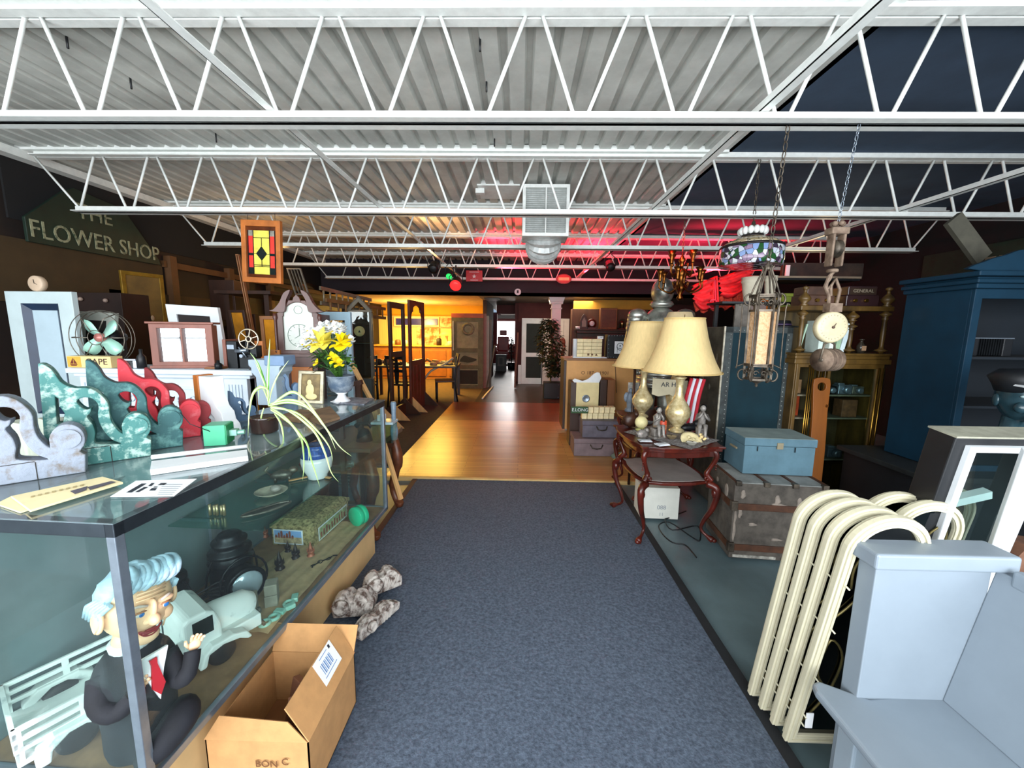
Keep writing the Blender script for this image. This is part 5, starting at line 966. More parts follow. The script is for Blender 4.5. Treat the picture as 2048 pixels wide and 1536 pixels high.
M().tube([tuple(pw(1382,574,4.02)),tuple(pw(1508,534,4.02))],.012,6).build('rod',dark_brass,t); M().tube([tuple(pw(1430,560,3.97)),tuple(pw(1431,600,3.97))]+[tuple(pw(1426+9*math.cos(a),608+9*math.sin(a),3.97)) for a in[PI*1.5+i*.5 for i in range(-2,10)]],.008,6).build('tassel_cord',mat('pink_red_cord','#d83048',.6),t)
# high shelf with pots and boards
def hang(name,x0,y0,x1,y1,Y,dep,mt,label,cat,grp=None,bev=.003):
    cx,z0,wd,ht=bb(x0,y0,x1,y1,Y); o=B(-wd/2,0,0,wd/2,dep,ht).build(name,mt,bev=bev); o.location=(cx,Y,z0); return tag(o,label,cat,grp)
a=P(1500,553,4.05); t=thing('wall_shelf','high dark shelf with a pale front edge above the gold cabinet','shelf',(a.x,4.25,P(1560,552,4.25).z)); B(-.1,0,-.04,1.25,.35,0).build('board',black_p,t); B(-.1,-.015,-.02,1.25,0,0).build('front_edge',mat('pale_edge','#8d7a66',.7),t); SZ=t.location.z
hang('picture_board',1566,516,1728,548,4.45,.04,mat('dull_brown_print','#3c2c22',.6,0,.5,6,col2='#15100d'),'long dull brown framed print lying on the high shelf','picture').location.z=SZ+.001
hang('white_card',1573,520,1581,546,4.4,.02,white_paint,'narrow white card standing at the left end of the long brown print','card').location.z=SZ+.001
def pot(px0,py0,px1,py1,Y,label):
    cx,z0,wd,ht=bb(px0,py0,px1,py1,Y); t=thing('plaster_pot',label,'pot',(cx,Y,z0),0,'white plaster pots beside the lantern'); r=wd/2
    M().lathe([(0,0),(r*.6,0),(r*.65,ht*.12),(r*.8,ht*.45),(r*.9,ht*.75),(r,ht*.8),(r,ht*.88),(r*.95,ht*.9),(r*1.02,ht),(r*.85,ht),(r*.75,ht*.7),(0,ht*.6)],n=24).build('pot_body',mat('plaster','#b3ab97',.7,0,.1,12),t); return t
q=pot(1483,555,1522,605,3.75,'white ribbed plaster pot left of the iron lantern crown'); pot(1528,552,1552,600,3.75,'white plaster pot behind the iron lantern crown')
z=q.location.z; t=thing('shelf_board','small dark shelf holding the plaster pots above the wardrobe trunk','shelf',(2.12,3.72,z-.02)); B(-.3,-.1,0,.35,.2,.019).build('board',black_p,t); 
for x in(-.25,.3): B(x,.12,-(z-.02-WZ)+.0,x+.03,.15,0).build('post',black_p,t)
# ---- gold etagere cabinet
gw_=mat('gilt_oak','#6e5224',.42,.1,.3,9,col2='#33240c',grain=(1,1,.3)); gd=mat('dark_oak_inside','#2f2413',.7,0,.3,5)
t=thing('display_cabinet','tall gilt oak cabinet with turned posts, open shelves and a glazed lower case','cabinet',(2.33,3.32,0),R(2)); W,Dp=.74,.36; zs,zt2=1.39,1.78
def post(m,x,y,z0,z1):
    h=z1-z0; m.lathe([(.014,z0),(.02,z0+.015),(.044,z0+.022),(.044,z0+.028),(.02,z0+.04),(.014,z0+.06),(.019,z0+h*.3),(.017,z0+h*.5),(.026,z0+h*.53),(.016,z0+h*.55),(.040,z0+h*.585),(.040,z0+h*.6),(.016,z0+h*.63),(.02,z0+h*.7),(.034,z0+h*.72),(.018,z0+h*.74),(.044,z0+h*.79),(.046,z0+h*.82),(.03,z0+h*.86),(.012,z0+h*.9),(.012,z0+h*.94),(.026,z0+h*.965),(.02,z0+h*.985),(.0,z1)],c=(x,y,0),n=16)
for x,y in((.02,.02),(W-.02,.02),(.46,.04)):
    m=M(); post(m,x,y,zs,zt2+.16 if x!=.46 else zt2-.01); m.build('turned_post',gw_,t)
B(-.02,-.01,zt2-.04,W+.02,Dp,zt2).build('upper_shelf',gw_,t,.006); m=M(); m.box(-.04,-.03,zs-.09,W+.04,Dp,zs-.05).box(-.03,-.02,zs-.05,W+.03,Dp,zs-.02).box(-.04,-.03,zs-.02,W+.04,Dp,zs); m.build('middle_cornice',gw_,t,.005)
m=M(); m.box(0,Dp-.02,.1,W,Dp,zt2); m.build('back_panel',mat('olive_brown_back','#4a3a18',.7,0,.4,6,grain=(4,1,.3)),t)
B(-.01,0,0,.03,Dp,zs-.09).build('side_panel',gw_,t,.003); B(W-.03,0,0,W+.01,Dp,zs-.09).build('side_panel',gw_,t,.003)
m=M().plate([rect(0,.1,.22,zs-.09),rect(.03,.13,.19,zs-.12)],.03,-.01,.004); m.build('narrow_door_frame',gw_,t); m=M()
for x in(.10,.118,.135,.175,.2,.225,.25): m.cyl((x,-.022,.1),(x,-.022,zs-.1),.0055,n=8)
m.build('reeded_mouldings',brass,t)
m=M().plate([rect(.24,.1,W,zs-.09),rect(.29,.14,W-.06,zs-.13)],.03,-.015,.004); m.build('door_frame',gw_,t); m=M(); m.cyl((W-.05,-.025,.12),(W-.05,-.025,zs-.12),.008,n=8).cyl((W-.012,-.025,.12),(W-.012,-.025,zs-.12),.006,n=8); m.build('brass_rods',brass,t)
B(.29,-.004,.14,W-.06,-.001,zs-.13).build('door_pane',glass_m,t)
for z in(.45,.82,1.02): B(.03,.02,z,W-.03,Dp-.02,z+.012).build('inner_shelf',mat('shelf_edge','#6f6a58',.5,0,.2,8),t)
B(-.02,-.01,0,W+.02,Dp,.1).build('plinth',gw_,t,.004); CX,CY=2.33,3.32
def inb(lx,ly,z): a=R(2); return (CX+lx*math.cos(a)-ly*math.sin(a),CY+lx*math.sin(a)+ly*math.cos(a),z)
def small(name,lx,ly,z,w_,d_,h_,mt,label,cat,grp=None,rz=0,bev=.003):
    o=B(-w_/2,-d_/2,0,w_/2,d_/2,h_).build(name,mt,bev=bev); o.location=inb(lx,ly,z); o.rotation_euler[2]=rz; return tag(o,label,cat,grp)
def camera_th(lx,ly,z,label,k=1,mt=dark_metal):
    t=thing('box_camera',label,'camera',inb(lx,ly,z),0,'old cameras in the glazed cabinet',s=k); B(-.045,-.03,0,.045,.03,.06).build('body',mt,t,.004); m=M(); m.x=T(0,-.03,.03,0,R(90)); m.lathe([(.024,0),(.024,.02),(.018,.03),(0,.025)],n=18); m.build('lens',steel,t); B(-.04,-.02,.06,.0,.02,.072).build('top_plate',steel,t,.003)
camera_th(.38,.1,1.034,'old folding camera on the upper inner shelf, left',1.1); camera_th(.50,.1,1.034,'upright camera with a pale plate on the upper inner shelf, middle',1.3,steel); camera_th(.62,.1,1.034,'camera at the right end of the upper inner shelf',1.1,mat('silver_top','#8a8678',.4,.6,.3,20))
small('wooden_box',.55,.1,.834,.13,.1,.15,mat('reddish_carved_box','#6a4428',.6,0,.3,20),'reddish carved wooden box behind the glass of the gold cabinet','box')
small('tissue_box',.08,.12,1.034,.09,.08,.12,mat('tan_card','#8a6b48',.7,0,.2,12),'tan box on the left narrow shelf of the gold cabinet','box'); small('orange_bottle',.1,.12,.834,.06,.06,.18,mat('orange_enamel','#a03e18',.5,0,.3,14),'orange red carton on the left narrow shelf of the gold cabinet','carton')
camera_th(.48,.1,.464,'silver camera on the lowest visible shelf of the gold cabinet',1.4,steel)
t=thing('wooden_bellows_board','long orange wooden board with a round hole leaning on the gold cabinet','wooden board',(2.50,3.16,0),0,rx=R(-4)); m=M().plate([cr([(-.055,.3),(-.06,.9),(-.07,1.14),(-.045,1.19),(.045,1.19),(.07,1.14),(.06,.9),(.05,.3)],2,True),circ(-.0,1.12,.035,18),circ(.05,.96,.012,12)],.022,0,.002); m.box(-.055,0,0,.05,.022,.33); m.build('board',mat('amber_orange_wood','#82480f',.45,0,.15,4,grain=(2,2,.3)),t)
# on the cabinet's shelves
t=thing('open_book_row','pale green and white books leaning behind the scale dial','book',inb(.2,.1,zs+.001)); 
t['label']='thin green edged frame leaning at the left of the middle shelf'; t['category']='frame'; t.name='picture_strip'
M().bar((-.12,0,0),(-.07,0,.24),.012,.012).build('stile',mat('pale_green','#a8c4ac',.5),t)
for i,(x,c_,l) in enumerate(((.22,'#c9d8d0','pale book leaning first from the left behind the dial'),(.31,'#dfe6da','white book second from the left behind the dial'),(.365,'#9ab89a','green backed thin book third behind the dial'),(.405,'#cfe0e4','pale blue book at the right end of the row'))):
    o=B(-.018,-.08,0,.018,.08,.27-.02*(i%2)).build('hardback_book',mat('bk%d'%i,c_,.4),bev=.002); o.location=inb(x,.12,zs+.001); o.rotation_euler[1]=.06*i; tag(o,l,'book','books on the middle shelf')
t=thing('medicine_bottle','small stoppered glass bottle on the middle shelf of the gold cabinet','bottle',inb(.62,.1,zs+.001)); M().lathe([(0,0),(.03,0),(.032,.06),(.012,.09),(.01,.105),(.022,.112),(.02,.118),(0,.12)],n=16).build('bottle_body',mat('smoky_bottle','#3a342c',.15,0,.2,8),t); B(-.018,-.034,.02,.018,-.031,.06).build('paper_label',mat('tan_label','#b08c6c',.6),t)
def radio(lx,label,w_,h_,mt,knobs,txt=None):
    t=thing('table_radio',label,'radio',inb(lx,.12,zt2+.001),0,'old radios on top of the cabinet'); m=M(); m.box(-w_/2,-.08,0,w_/2,.1,h_*.55).box(-w_/2+.015,-.07,h_*.55,w_/2-.015,.1,h_); m.build('cabinet_body',mt,t,.006)
    if txt: B(-w_/2+.03,-.075,h_*.58,w_/2-.03,-.07,h_*.92).build('dial_plate',mat('radio_plate','#3c2e26',.3,.3),t); M().text(txt,h_*.22,(0,-.077,h_*.76),(PI/2,0,0),.001,0,1.1).build('lettering',mat('radio_letter','#b0a28c',.4,.5),t)
    m=M(); 
    for x in knobs: m.cyl((x,-.08,h_*.28),(x,-.1,h_*.28),.014)
    m.build('knobs',brass,t)
radio(.17,'brown radio with pale worn corners, left of the two on the cabinet',.24,.16,mat('radio_brown','#4a3226',.4,0,.3,10),(-.03,.05)); radio(.53,'dark plum radio with lettering across its dial, right of the two on the cabinet',.27,.165,mat('radio_plum','#2e1c1e',.3,0,.2,6),(-.07,.02),'GENERAL')
# lime cabinet behind
t=thing('lime_cupboard','lime green painted cupboard behind the gold cabinet','cupboard',(2.72,4.2,0)); B(0,0,0,.42,.35,1.95).build('body',mat('lime_paint','#93a03a',.6,0,.15,5),t,.004); B(-.01,-.015,1.93,.43,.35,1.96).build('top',mat('lime_paint','#93a03a'),t,.003); B(.03,-.008,.1,.39,0,1.85).build('door',mat('lime_paint2','#8a9636',.6,0,.15,5),t,.003)
# ---- blue cabinet
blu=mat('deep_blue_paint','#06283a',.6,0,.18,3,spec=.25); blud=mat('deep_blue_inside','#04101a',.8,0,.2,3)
t=thing('blue_cabinet','tall deep blue cabinet with a shaped pediment at the right','cabinet',(2.83,2.56,.66)); W,Dp,Hh=1.35,.42,1.18
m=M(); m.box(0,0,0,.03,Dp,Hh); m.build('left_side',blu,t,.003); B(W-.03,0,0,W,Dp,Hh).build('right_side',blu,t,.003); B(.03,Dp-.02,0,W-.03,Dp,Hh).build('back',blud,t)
m=M(); m.prism([(0,0),(.07,0),(.02,.06),(.0,.04)],.01,-.001); m=M().plate([rect(0,0,W,Hh),rect(.05,.04,W-.05,Hh-.06)],.02,-.02,.003); m.build('face_frame',blu,t)
m=M(); m.box(-.03,-.05,Hh,W+.03,Dp,Hh+.03).box(-.05,-.07,Hh+.03,W+.05,Dp,Hh+.055).box(-.07,-.09,Hh+.07,W+.07,Dp,Hh+.10).box(-.03,-.05,Hh+.055,W+.03,Dp,Hh+.07); m.build('cornice',blu,t,.006)
m=M(); m.prism(cr([(0,0),(.0,.06),(.12,.1),(.22,.13),(.34,.07),(.5,.05),(.8,.05),(1.0,.09),(1.15,.13),(1.35,.05),(1.35,0)],3,True),.03,-.05); m.x=Matrix(); o=m.build('pediment',blu,t,.004); o.location=(0,0,Hh+.1)
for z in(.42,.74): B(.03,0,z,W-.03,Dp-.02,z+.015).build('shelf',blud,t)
t=thing('black_counter','long black counter carrying the blue cabinet','counter',(2.6,2.42,0)); B(0,0,.62,1.9,.72,.655).build('counter_top',mat('dusty_black','#1c1f20',.5,0,.3,10),t,.004); B(.05,.05,0,1.85,.7,.62).build('counter_body',black_p,t); M().cyl((.03,-.02,.3),(.03,-.02,.62),.004).build('rod',steel,t)
t=thing('accordion','black squeeze box on the upper shelf of the blue cabinet','accordion',(3.1,2.72,.66+.756)); m=M()
m.box(-.14,-.08,0,-.08,.08,.12).box(.08,-.08,0,.14,.08,.12); m.build('end_cases',black_p,t,.004); m=M()
for i in range(10): m.box(-.08+i*.016,-.075,.005,-.072+i*.016,.075,.115)
m.build('bellows',dark_metal,t); B(-.14,-.083,.115,.14,-.07,.122).build('trim_line',steel,t)
t=thing('cream_window','cream arched topped window frame standing on the blue cabinet','window frame',(3.30,2.60,1.96)); M().plate([[(0,0),(.5,0),(.5,.25),(.42,.27),(.06,.24),(.0,.2)],[(.09,.0),(.42,0),(.42,.17),(.09,.17)]],.04,0,.005).build('frame',mat('cream_frame','#c9b98c',.6,0,.1,10),t)
t=thing('timber_plank','dark grey plank leaning from the blue cabinet up to the joist','plank',(0,0,0)); M().bar(P(1965,518,2.75),P(1905,437,2.75),.11,.03,up=(0,1,0)).build('plank_body',mat('dusty_plank','#3c3a30',.8,0,.2,10),t)
# head on the counter
HP=P(2043,806,2.16); t=thing('mannequin_bust','dark mannequin head in a cap with a white peak, right edge','mannequin head',(HP.x,2.16,HP.z-.14),R(-25)); hm=mat('dark_gloss_skin','#274049',.22,0,.3,6)
m=M(); m.ball((0,0,.17),.1,.115,.14,24,18,fn=lambda p:Vector((p.x*(1-.18*max(0,-p.z)),p.y*(1-.15*max(0,-p.z)),p.z))); m.ball((0,-.115,.15),.018,.028,.03).ball((0,-.112,.105),.035,.016,.012).ball((0,-.1,.06),.03,.025,.025); m.ball((-.045,-.095,.125),.03,.025,.03).ball((.045,-.095,.125),.03,.025,.03)
m.tube([(0,.01,.08),(0,.02,-.06),(0,.02,-.1)],[.055,.06,.1],16)
for s in(-1,1): m.ball((s*.1,0,.15),.012,.025,.035)
h_=m.build('head',hm,t); m=M()
for s in(-1,1): m.ball((s*.04,-.1,.185),.02,.01,.008)
m.build('eyes',mat('pale_eye','#8fa6a8',.3),h_); M().ball((0,-.118,.1),.03,.012,.006).build('lips',mat('dark_lip','#16292f',.3),h_)
M().lathe([(.105,.2),(.12,.24),(.14,.28),(.1,.32),(0,.33)],n=24).build('cap',black_p,t); m=M(); m.add([(-.09,-.07,.24),(-.06,-.16,.235),(0,-.19,.24),(.06,-.16,.235),(.09,-.07,.24),(-.09,-.07,.25),(-.06,-.16,.245),(0,-.19,.25),(.06,-.16,.245),(.09,-.07,.25)],[(0,1,2,3,4),(9,8,7,6,5),(0,5,6,1),(1,6,7,2),(2,7,8,3),(3,8,9,4)]); m.build('white_peak',white_paint,t)
t=thing('head_stand','round black stand under the mannequin head','stand',(HP.x,2.16,0)); M().lathe([(0,0),(.15,0),(.14,.02),(.02,.04),(.02,HP.z-.27),(.09,HP.z-.245),(0,HP.z-.245)],n=20).build('pole',black_p,t)
# dim sign on the right wall
t=thing('awning_sign','dim dark green sign with pale worn letters high on the right wall','sign',(RX-.03,5.2,2.1)); m=M(); m.box(0,-1.3,0,.02,.6,.55); m.build('board',mat('dark_green_sign','#142a1e',.7,0,.3,4),t); M().text('FLO',.3,(-.003,-.4,.28),(PI/2,0,-PI/2),.002).build('letters',mat('dim_letters','#6e6a58',.7,0,.3,10),t)
# ================================================================ BEHIND THE CASE, LEFT SIDE
def fp(name,x0,y0,x1,y1,Y,dep,mt,label,cat,grp=None,bev=.003): return hang(name,x0,y0,x1,y1,Y,dep,mt,label,cat,grp,bev)
# white mantelpiece
mp=mat('mantel_white','#c3cfda',.5,0,.06,5); t=thing('mantelpiece','white painted fireplace mantelpiece with carved panels behind the brackets','mantelpiece',(-2.43,2.62,0)); mz=1.258
m=M(); m.box(-.64,-.06,mz-.035,.64,.26,mz).box(-.61,-.04,mz-.06,.61,.24,mz-.035); m.build('shelf',mp,t,.006)
m=M(); m.box(-.58,0,mz-.34,.58,.06,mz-.06); m.build('frieze',mp,t,.003); 
m=M(); m.box(-.40,-.012,mz-.30,.40,0,mz-.285).box(-.40,-.012,mz-.14,.40,0,mz-.125).box(-.40,-.012,mz-.3,-.385,0,mz-.125).box(.385,-.012,mz-.3,.40,0,mz-.125)
for i in range(9):
    x=-.34+i*.085; m.tube([(x+.018*math.cos(a),-.008,mz-.21+.018*math.sin(a)) for a in[2*PI*j/14 for j in range(14)]],.005,5,closed=True); m.box(x+.02,-.006,mz-.232,x+.065,0,mz-.226)
m.build('carved_band',mp,t)
for s in(-1,1):
    m=M(); m.box(s*.5-.08,-.03,0,s*.5+.08,.05,mz-.06); o=m.build('pilaster',mp,t,.003); m=M()
    for i in range(5): m.box(s*.5-.05+i*.022,-.038,mz-.2,s*.5-.043+i*.022,-.03,mz-.1)
    m.box(s*.5-.06,-.036,mz-.3,s*.5+.06,-.03,mz-.24); m.build('fluting',mp,o); M().prism(circ(s*.5,mz-.27,.022,16),.01,-.045).build('rosette',mp,o,.002)
# things on the mantel
def onm(px,dy=0): return (P(px,735,2.6+dy).x,2.6+dy,mz+.001)
t=thing('lettered_box','cream box with a red sailing boat and the dark letters CAPE','box',onm(190,.02),R(-2)); B(-.16,-.03,0,.155,.05,.078).build('carton',mat('cream_yellow_card','#dcbf86',.6,0,.06,8),t,.002); B(-.158,-.0312,.004,-.06,-.030,.074).build('yellow_panel',mat('ochre_print','#c9a23e',.6),t)
m=M(); m.prism([(-.14,.022),(-.085,.022),(-.095,.012),(-.13,.012)],.001,-.0325); m.prism([(-.115,.026),(-.115,.066),(-.138,.026)],.001,-.0325).prism([(-.11,.026),(-.11,.062),(-.088,.026)],.001,-.0325); m.build('boat_emblem',mat('oxblood_ink','#6a2418',.6),t); M().text('CAPE',.058,(.052,-.031,.04),(PI/2,0,0),.001,0,1.15).build('letters',mat('dark_letter','#3a2a24',.6),t)
cx,z0,wd,ht=bb(148,640,256,716,2.7); t=thing('desk_fan','vintage desk fan with four pale green blades in a wire cage','fan',(cx,2.72,mz+.001),R(4)); fc=(0,0,z0+ht/2-mz+.01); r=wd/2*.97
fb=mat('mint_blade','#9ecdbc',.35,.1,.08,8); hub=mat('pink_red_badge','#c07a72',.4,.3,.2,20)
for i in range(4):
    a=PI/4+i*PI/2; m=M(); ca,sa=math.cos(a),math.sin(a); v=[]
    for q in range(7):
        u=q/6; rad=.02+u*(r*.80-.02); wq=.012+.030*math.sin(PI*(u**1.7*.8+.1))**.7
        for e in(-1,1): v.append((rad*ca-sa*wq*e,-.01+e*.016,fc[2]+rad*sa+ca*wq*e))
    for q in range(7): pass
    m.add(v,[(q*2,q*2+1,q*2+3,q*2+2) for q in range(6)],0,True); o=m.build('blade',fb,t); s_=o.modifiers.new('s','SOLIDIFY'); s_.thickness=.003
m=M(); m.x=T(0,0,fc[2],0,R(90)); m.lathe([(0,-.02),(.02,-.02),(.028,0),(.03,.04),(0,.05)],n=20); m.build('hub',hub,t)
m=M()
for rr_,y in((r,0),(r*.985,.03),(r*.97,-.05),(.05,-.06)): m.tube([(rr_*math.cos(a),y,fc[2]+rr_*math.sin(a)) for a in[2*PI*i/40 for i in range(40)]],.0028,5,closed=True)
for i in range(6):
    a=2*PI*i/6; 
    for d in(-.03,0,.03): m.tube([(.05*math.cos(a+d),-.06,fc[2]+.05*math.sin(a+d)),(r*.8*math.cos(a+d*.6),-.065,fc[2]+r*.8*math.sin(a+d*.6)),(r*math.cos(a+d*.5),-.0,fc[2]+r*math.sin(a+d*.5))],.0018,4)
m.build('wire_cage',mat('cage_wire','#6a655c',.4,.7,.2,20),t); m=M(); m.x=T(0,.06,fc[2],0,R(90)); m.lathe([(0,-.09),(.04,-.08),(.055,-.03),(.05,.04),(0,.05)],n=20); m.build('motor',dark_metal,t); M().tube([(0,.06,fc[2]),(0,.04,fc[2]*.5),(0,.03,.02)],[.02,.018,.03],10).lathe([(0,0),(.075,0),(.07,.015),(.03,.03),(0,.03)]).build('stand',dark_metal,t)
t=thing('film_camera','small silver and black camera beside the lettered box','camera',onm(262,.02),.2); B(-.045,-.02,0,.045,.02,.05).build('body',black_p,t,.003); m=M(); m.x=T(-.015,-.02,.025,0,R(90)); m.lathe([(.02,0),(.02,.018),(.015,.02),(0,.018)],n=16); m.box(.03,-.02,-.06,.055,.03,-.03) if 0 else m; m.build('lens',steel,t); B(-.045,-.021,.05,.045,.02,.062).build('top_plate',steel,t,.002); B(.03,-.024,.0,.05,-.019,.05).build('side_plate',steel,t)
t=thing('mirror_cabinet','reddish wooden cabinet with two mirrored doors on the mantel','mirror cabinet',(onm(354)[0],2.68,mz+.001),R(12)); rw=mat('reddish_wood','#7d4a3c',.5,0,.2,6,grain=(1,1,.3)); cx,z0,wd,ht=bb(298,645,418,733,2.66); W=wd*.9
m=M().plate([rect(-W/2,.012,W/2,ht),rect(-W/2+.045,.045,-.006,ht-.03),rect(.006,.045,W/2-.045,ht-.03)],.03,-.03,.003); m.build('door_frame',rw,t); B(-W/2+.005,0,.012,W/2-.005,.05,ht-.005).build('case_body',rw,t,.003); B(-W/2-.015,-.04,ht,W/2+.015,.06,ht+.014).build('top',rw,t,.003); B(-W/2-.012,-.04,0,W/2+.012,.06,.018).build('base',rw,t,.003)
for a,b in((-W/2+.04,-.004),(.004,W/2-.04)): B(a,-.008,.04,b,-.004,ht-.026).build('mirror',mirror_m,t)
t=thing('small_book_stack','narrow reddish frame edge standing right of the mirror cabinet','frame',(onm(425)[0],2.72,mz+.001)); B(-.012,0,0,.012,.14,.2).build('edge',rw,t,.002)
t=thing('film_projector','black film projector with a metal reel on the mantel','projector',(onm(474)[0],2.70,mz+.001)); B(-.115,-.03,0,-.045,.1,.19).build('lamp_house',dark_metal,t,.004); B(-.108,-.034,.135,-.06,-.03,.165).build('badge',steel,t); m=M(); m.box(-.04,-.02,0,.07,.08,.10); m.prism([(-.02,.1),(.02,.1),(.03,.2),(0,.2)],.03,0); m.box(.03,-.01,.08,.08,.06,.16); m.build('mechanism',dark_metal,t,.004)
m=M(); m.cyl((-.05,-.03,.12),(.03,-.03,.13),.013).cyl((0,-.03,.09),(0,-.055,.09),.012).tube([(-.03,-.03,.15),(0,-.03,.11),(.02,-.03,.08)],.005,6); m.build('lens_and_gate',steel,t)
c=(.035,-.015,.205); m=M(); rl=.068
m.tube([(c[0]+rl*math.cos(a),c[1],c[2]+rl*math.sin(a)) for a in[2*PI*i/32 for i in range(32)]],.005,6,closed=True).tube([(c[0]+.018*math.cos(a),c[1],c[2]+.018*math.sin(a)) for a in[2*PI*i/16 for i in range(16)]],.006,6,closed=True)
for i in range(6): a=i*PI/3+.3; m.bar((c[0]+.016*math.cos(a),c[1],c[2]+.016*math.sin(a)),(c[0]+rl*math.cos(a),c[1],c[2]+rl*math.sin(a)),.006,.004)
m.build('reel',mat('reel_metal','#c8bca4',.35,.8,.1,10),t)
for px,w_,h_,l,mt_ in ((285,.05,.13,'dark bottle between the camera and the mirror cabinet',black_p),(437,.045,.06,'small dark pot left of the projector',dark_metal),(425,.12,.015,'flat scrap of brown wood lying in front of the mirror cabinet',wood_mid),(509,.08,.06,'black case at the right end of the mantel',black_p)):
    p=onm(px,.02); t=thing('mantel_ornament',l,'ornament',p,0,'odds and ends on the mantel')
    (M().lathe([(0,0),(w_*.5,0),(w_*.5,h_*.6),(w_*.2,h_*.75),(w_*.2,h_),(0,h_)],n=14) if h_>.05 and w_<.06 else M().prism([(-w_/2,0),(w_/2,0),(w_/2*.9,h_),(-w_/2*.8,h_*.9)],.06)).build('body',mt_,t)
# panelled door and small clock
t=thing('panelled_door','tall pale grey door leaf with a dark navy moulded panel, at the left edge','door leaf',(-3.30,2.95,0),R(-2)); dg=mat('pale_door_paint','#b3c2c4',.5,0,.06,5); nv=mat('navy_moulding','#1c2c44',.5,0,.15,6)
a=P(6,576,2.95); b=P(148,590,2.95); W=b.x-a.x; Ht=(a.z+b.z)/2; x0=a.x+3.30
m=M().plate([rect(x0,0,x0+W,Ht),rect(x0+.12,.85,x0+W-.12,Ht-.09),rect(x0+.12,.15,x0+W-.12,.74)],.04,-.02,.003); m.build('frame',dg,t)
for z0_,z1_ in((.85,Ht-.09),(.15,.74)):
    m=M(); A_=(x0+.12,z0_,x0+W-.12,z1_); B_=(x0+.17,z0_+.05,x0+W-.17,z1_-.05); v=[(A_[0],-.02,A_[1]),(A_[2],-.02,A_[1]),(A_[2],-.02,A_[3]),(A_[0],-.02,A_[3]),(B_[0],.012,B_[1]),(B_[2],.012,B_[1]),(B_[2],.012,B_[3]),(B_[0],.012,B_[3])]
    m.add(v,[(0,1,5,4),(1,2,6,5),(2,3,7,6),(3,0,4,7)]); m.build('moulding',nv,t); M().box(B_[0],.008,B_[1],B_[2],.014,B_[3]).build('panel',mat('pale_panel','#a9bcc6',.5,0,.05,5),t)
c=P(87,572,2.98); t=thing('alarm_clock','small round pale clock perched on top of the grey door leaf','clock',(c.x,2.95,Ht+.002)); m=M(); m.x=T(0,0,.055,0,R(90)); m.lathe([(0,-.02),(.05,-.02),(.058,-.012),(.058,.02),(.05,.025),(.0,.024)],n=28); m.build('clock_case',mat('tan_dial','#bba48c',.5,0,.1,10),t); m=M(); m.x=T(0,0,.055); m.bar((0,-.027,0),(-.003,-.027,.03),.003,.002).bar((0,-.027,0),(.02,-.027,-.006),.003,.002); m.build('hands',black_p,t)
# the FLOWER SHOP sign on the left wall
sx=LX+.04; a=XP(50,480,sx); b=XP(318,532,sx); zb=2.31; t=thing('flower_shop_sign','dark green gable shaped sign reading THE FLOWER SHOP on the left wall','sign',(sx,a.y,zb)); Ls=b.y-a.y
m=M(); m.prism([(0,0),(Ls,0),(Ls-.02,.06),(.95,.56),(.45,.62),(.35,.56),(.0,.22)],.03,0,0,'yz'); m.build('board',mat('deep_green_sign','#10261a',.6,0,.25,4),t,.004)
let=mat('worn_cream_letter','#8f8f72',.7,0,.35,24,col2='#3c4a36',cut=(.35,.5)); M().text('FLOWER SHOP',.235,(.034,Ls/2+.0,.12),(PI/2,0,PI/2),.003,0,.84).text('THE',.22,(.034,.62,.40),(PI/2,0,PI/2),.002,0,.9).build('letters',let,t)
# gold framed flower picture
a=XP(250,540,-4.0); b=XP(318,552,-4.0); t=thing('flower_painting','tall gilt framed painting of pale flowers in front of the left wall','painting',(-4.05,a.y+.0,.55)); hgt=a.z-.55; L_=.38
def yz(m): m.x=Matrix.Rotation(PI/2-.28,4,'Z'); return m
yz(M()).plate([rect(0,0,L_,hgt),rect(.04,.04,L_-.04,hgt-.04)],.03,0,.004).build('frame',mat('old_gold','#8a6a20',.4,.5,.2,10),t); yz(M()).box(.03,.008,.03,L_-.03,.016,hgt-.03).build('canvas',mat('ochre_canvas','#6a4e1e',.7,0,.25,3),t)
m=yz(M()); random.seed(8)
for i in range(26): m.ball((.22+random.gauss(0,.05),.004,hgt*.5+random.gauss(0,.12)),random.uniform(.015,.04),.004,random.uniform(.015,.035),8,5,m=0 if i%3 else 1)
m.build('painted_flowers',[mat('painted_dark','#2a2412',.7),mat('painted_pink','#a8896a',.7)],t)
# leaning frames
def leanframe(corn,Y,wd_,mt,name,label,cat,pane=None,dep=.035,grp=None,bars=0,ground=True):
    ps=[P(x,y,Y if not isinstance(Y,tuple) else Y[i]) for i,(x,y) in enumerate(corn)]; bl,br,tr,tl=ps; o=bl.copy(); U=(br-bl).normalized(); V=(tl-bl); W_=(br-bl).length; H_=V.length; V=(V-U*V.dot(U)*0).normalized(); Nn=U.cross(V).normalized()
    if ground: q_=V*(-(bl.z-.012)/V.z); o=bl+q_; H_+=q_.length
    t=thing(name,label,cat,o,0,grp); m=M(); m.x=Matrix((U,-Nn,V)).transposed().to_4x4(); m.plate([rect(0,0,W_,H_),rect(wd_,wd_,W_-wd_,H_-wd_)] if not bars else [rect(0,0,W_,H_)]+[rect(wd_+(W_-2*wd_+wd_*.4)/bars*i,wd_,wd_+(W_-2*wd_+wd_*.4)/bars*(i+1)-wd_*.4,H_-wd_) for i in range(bars)],dep,0,.003); m.build('frame',mt,t)
    if pane: m=M(); m.x=Matrix((U,-Nn,V)).transposed().to_4x4(); m.box(wd_*.8,dep*.4,wd_*.8,W_-wd_*.8,dep*.6,H_-wd_*.8); m.build('pane',pane,t)
    return t
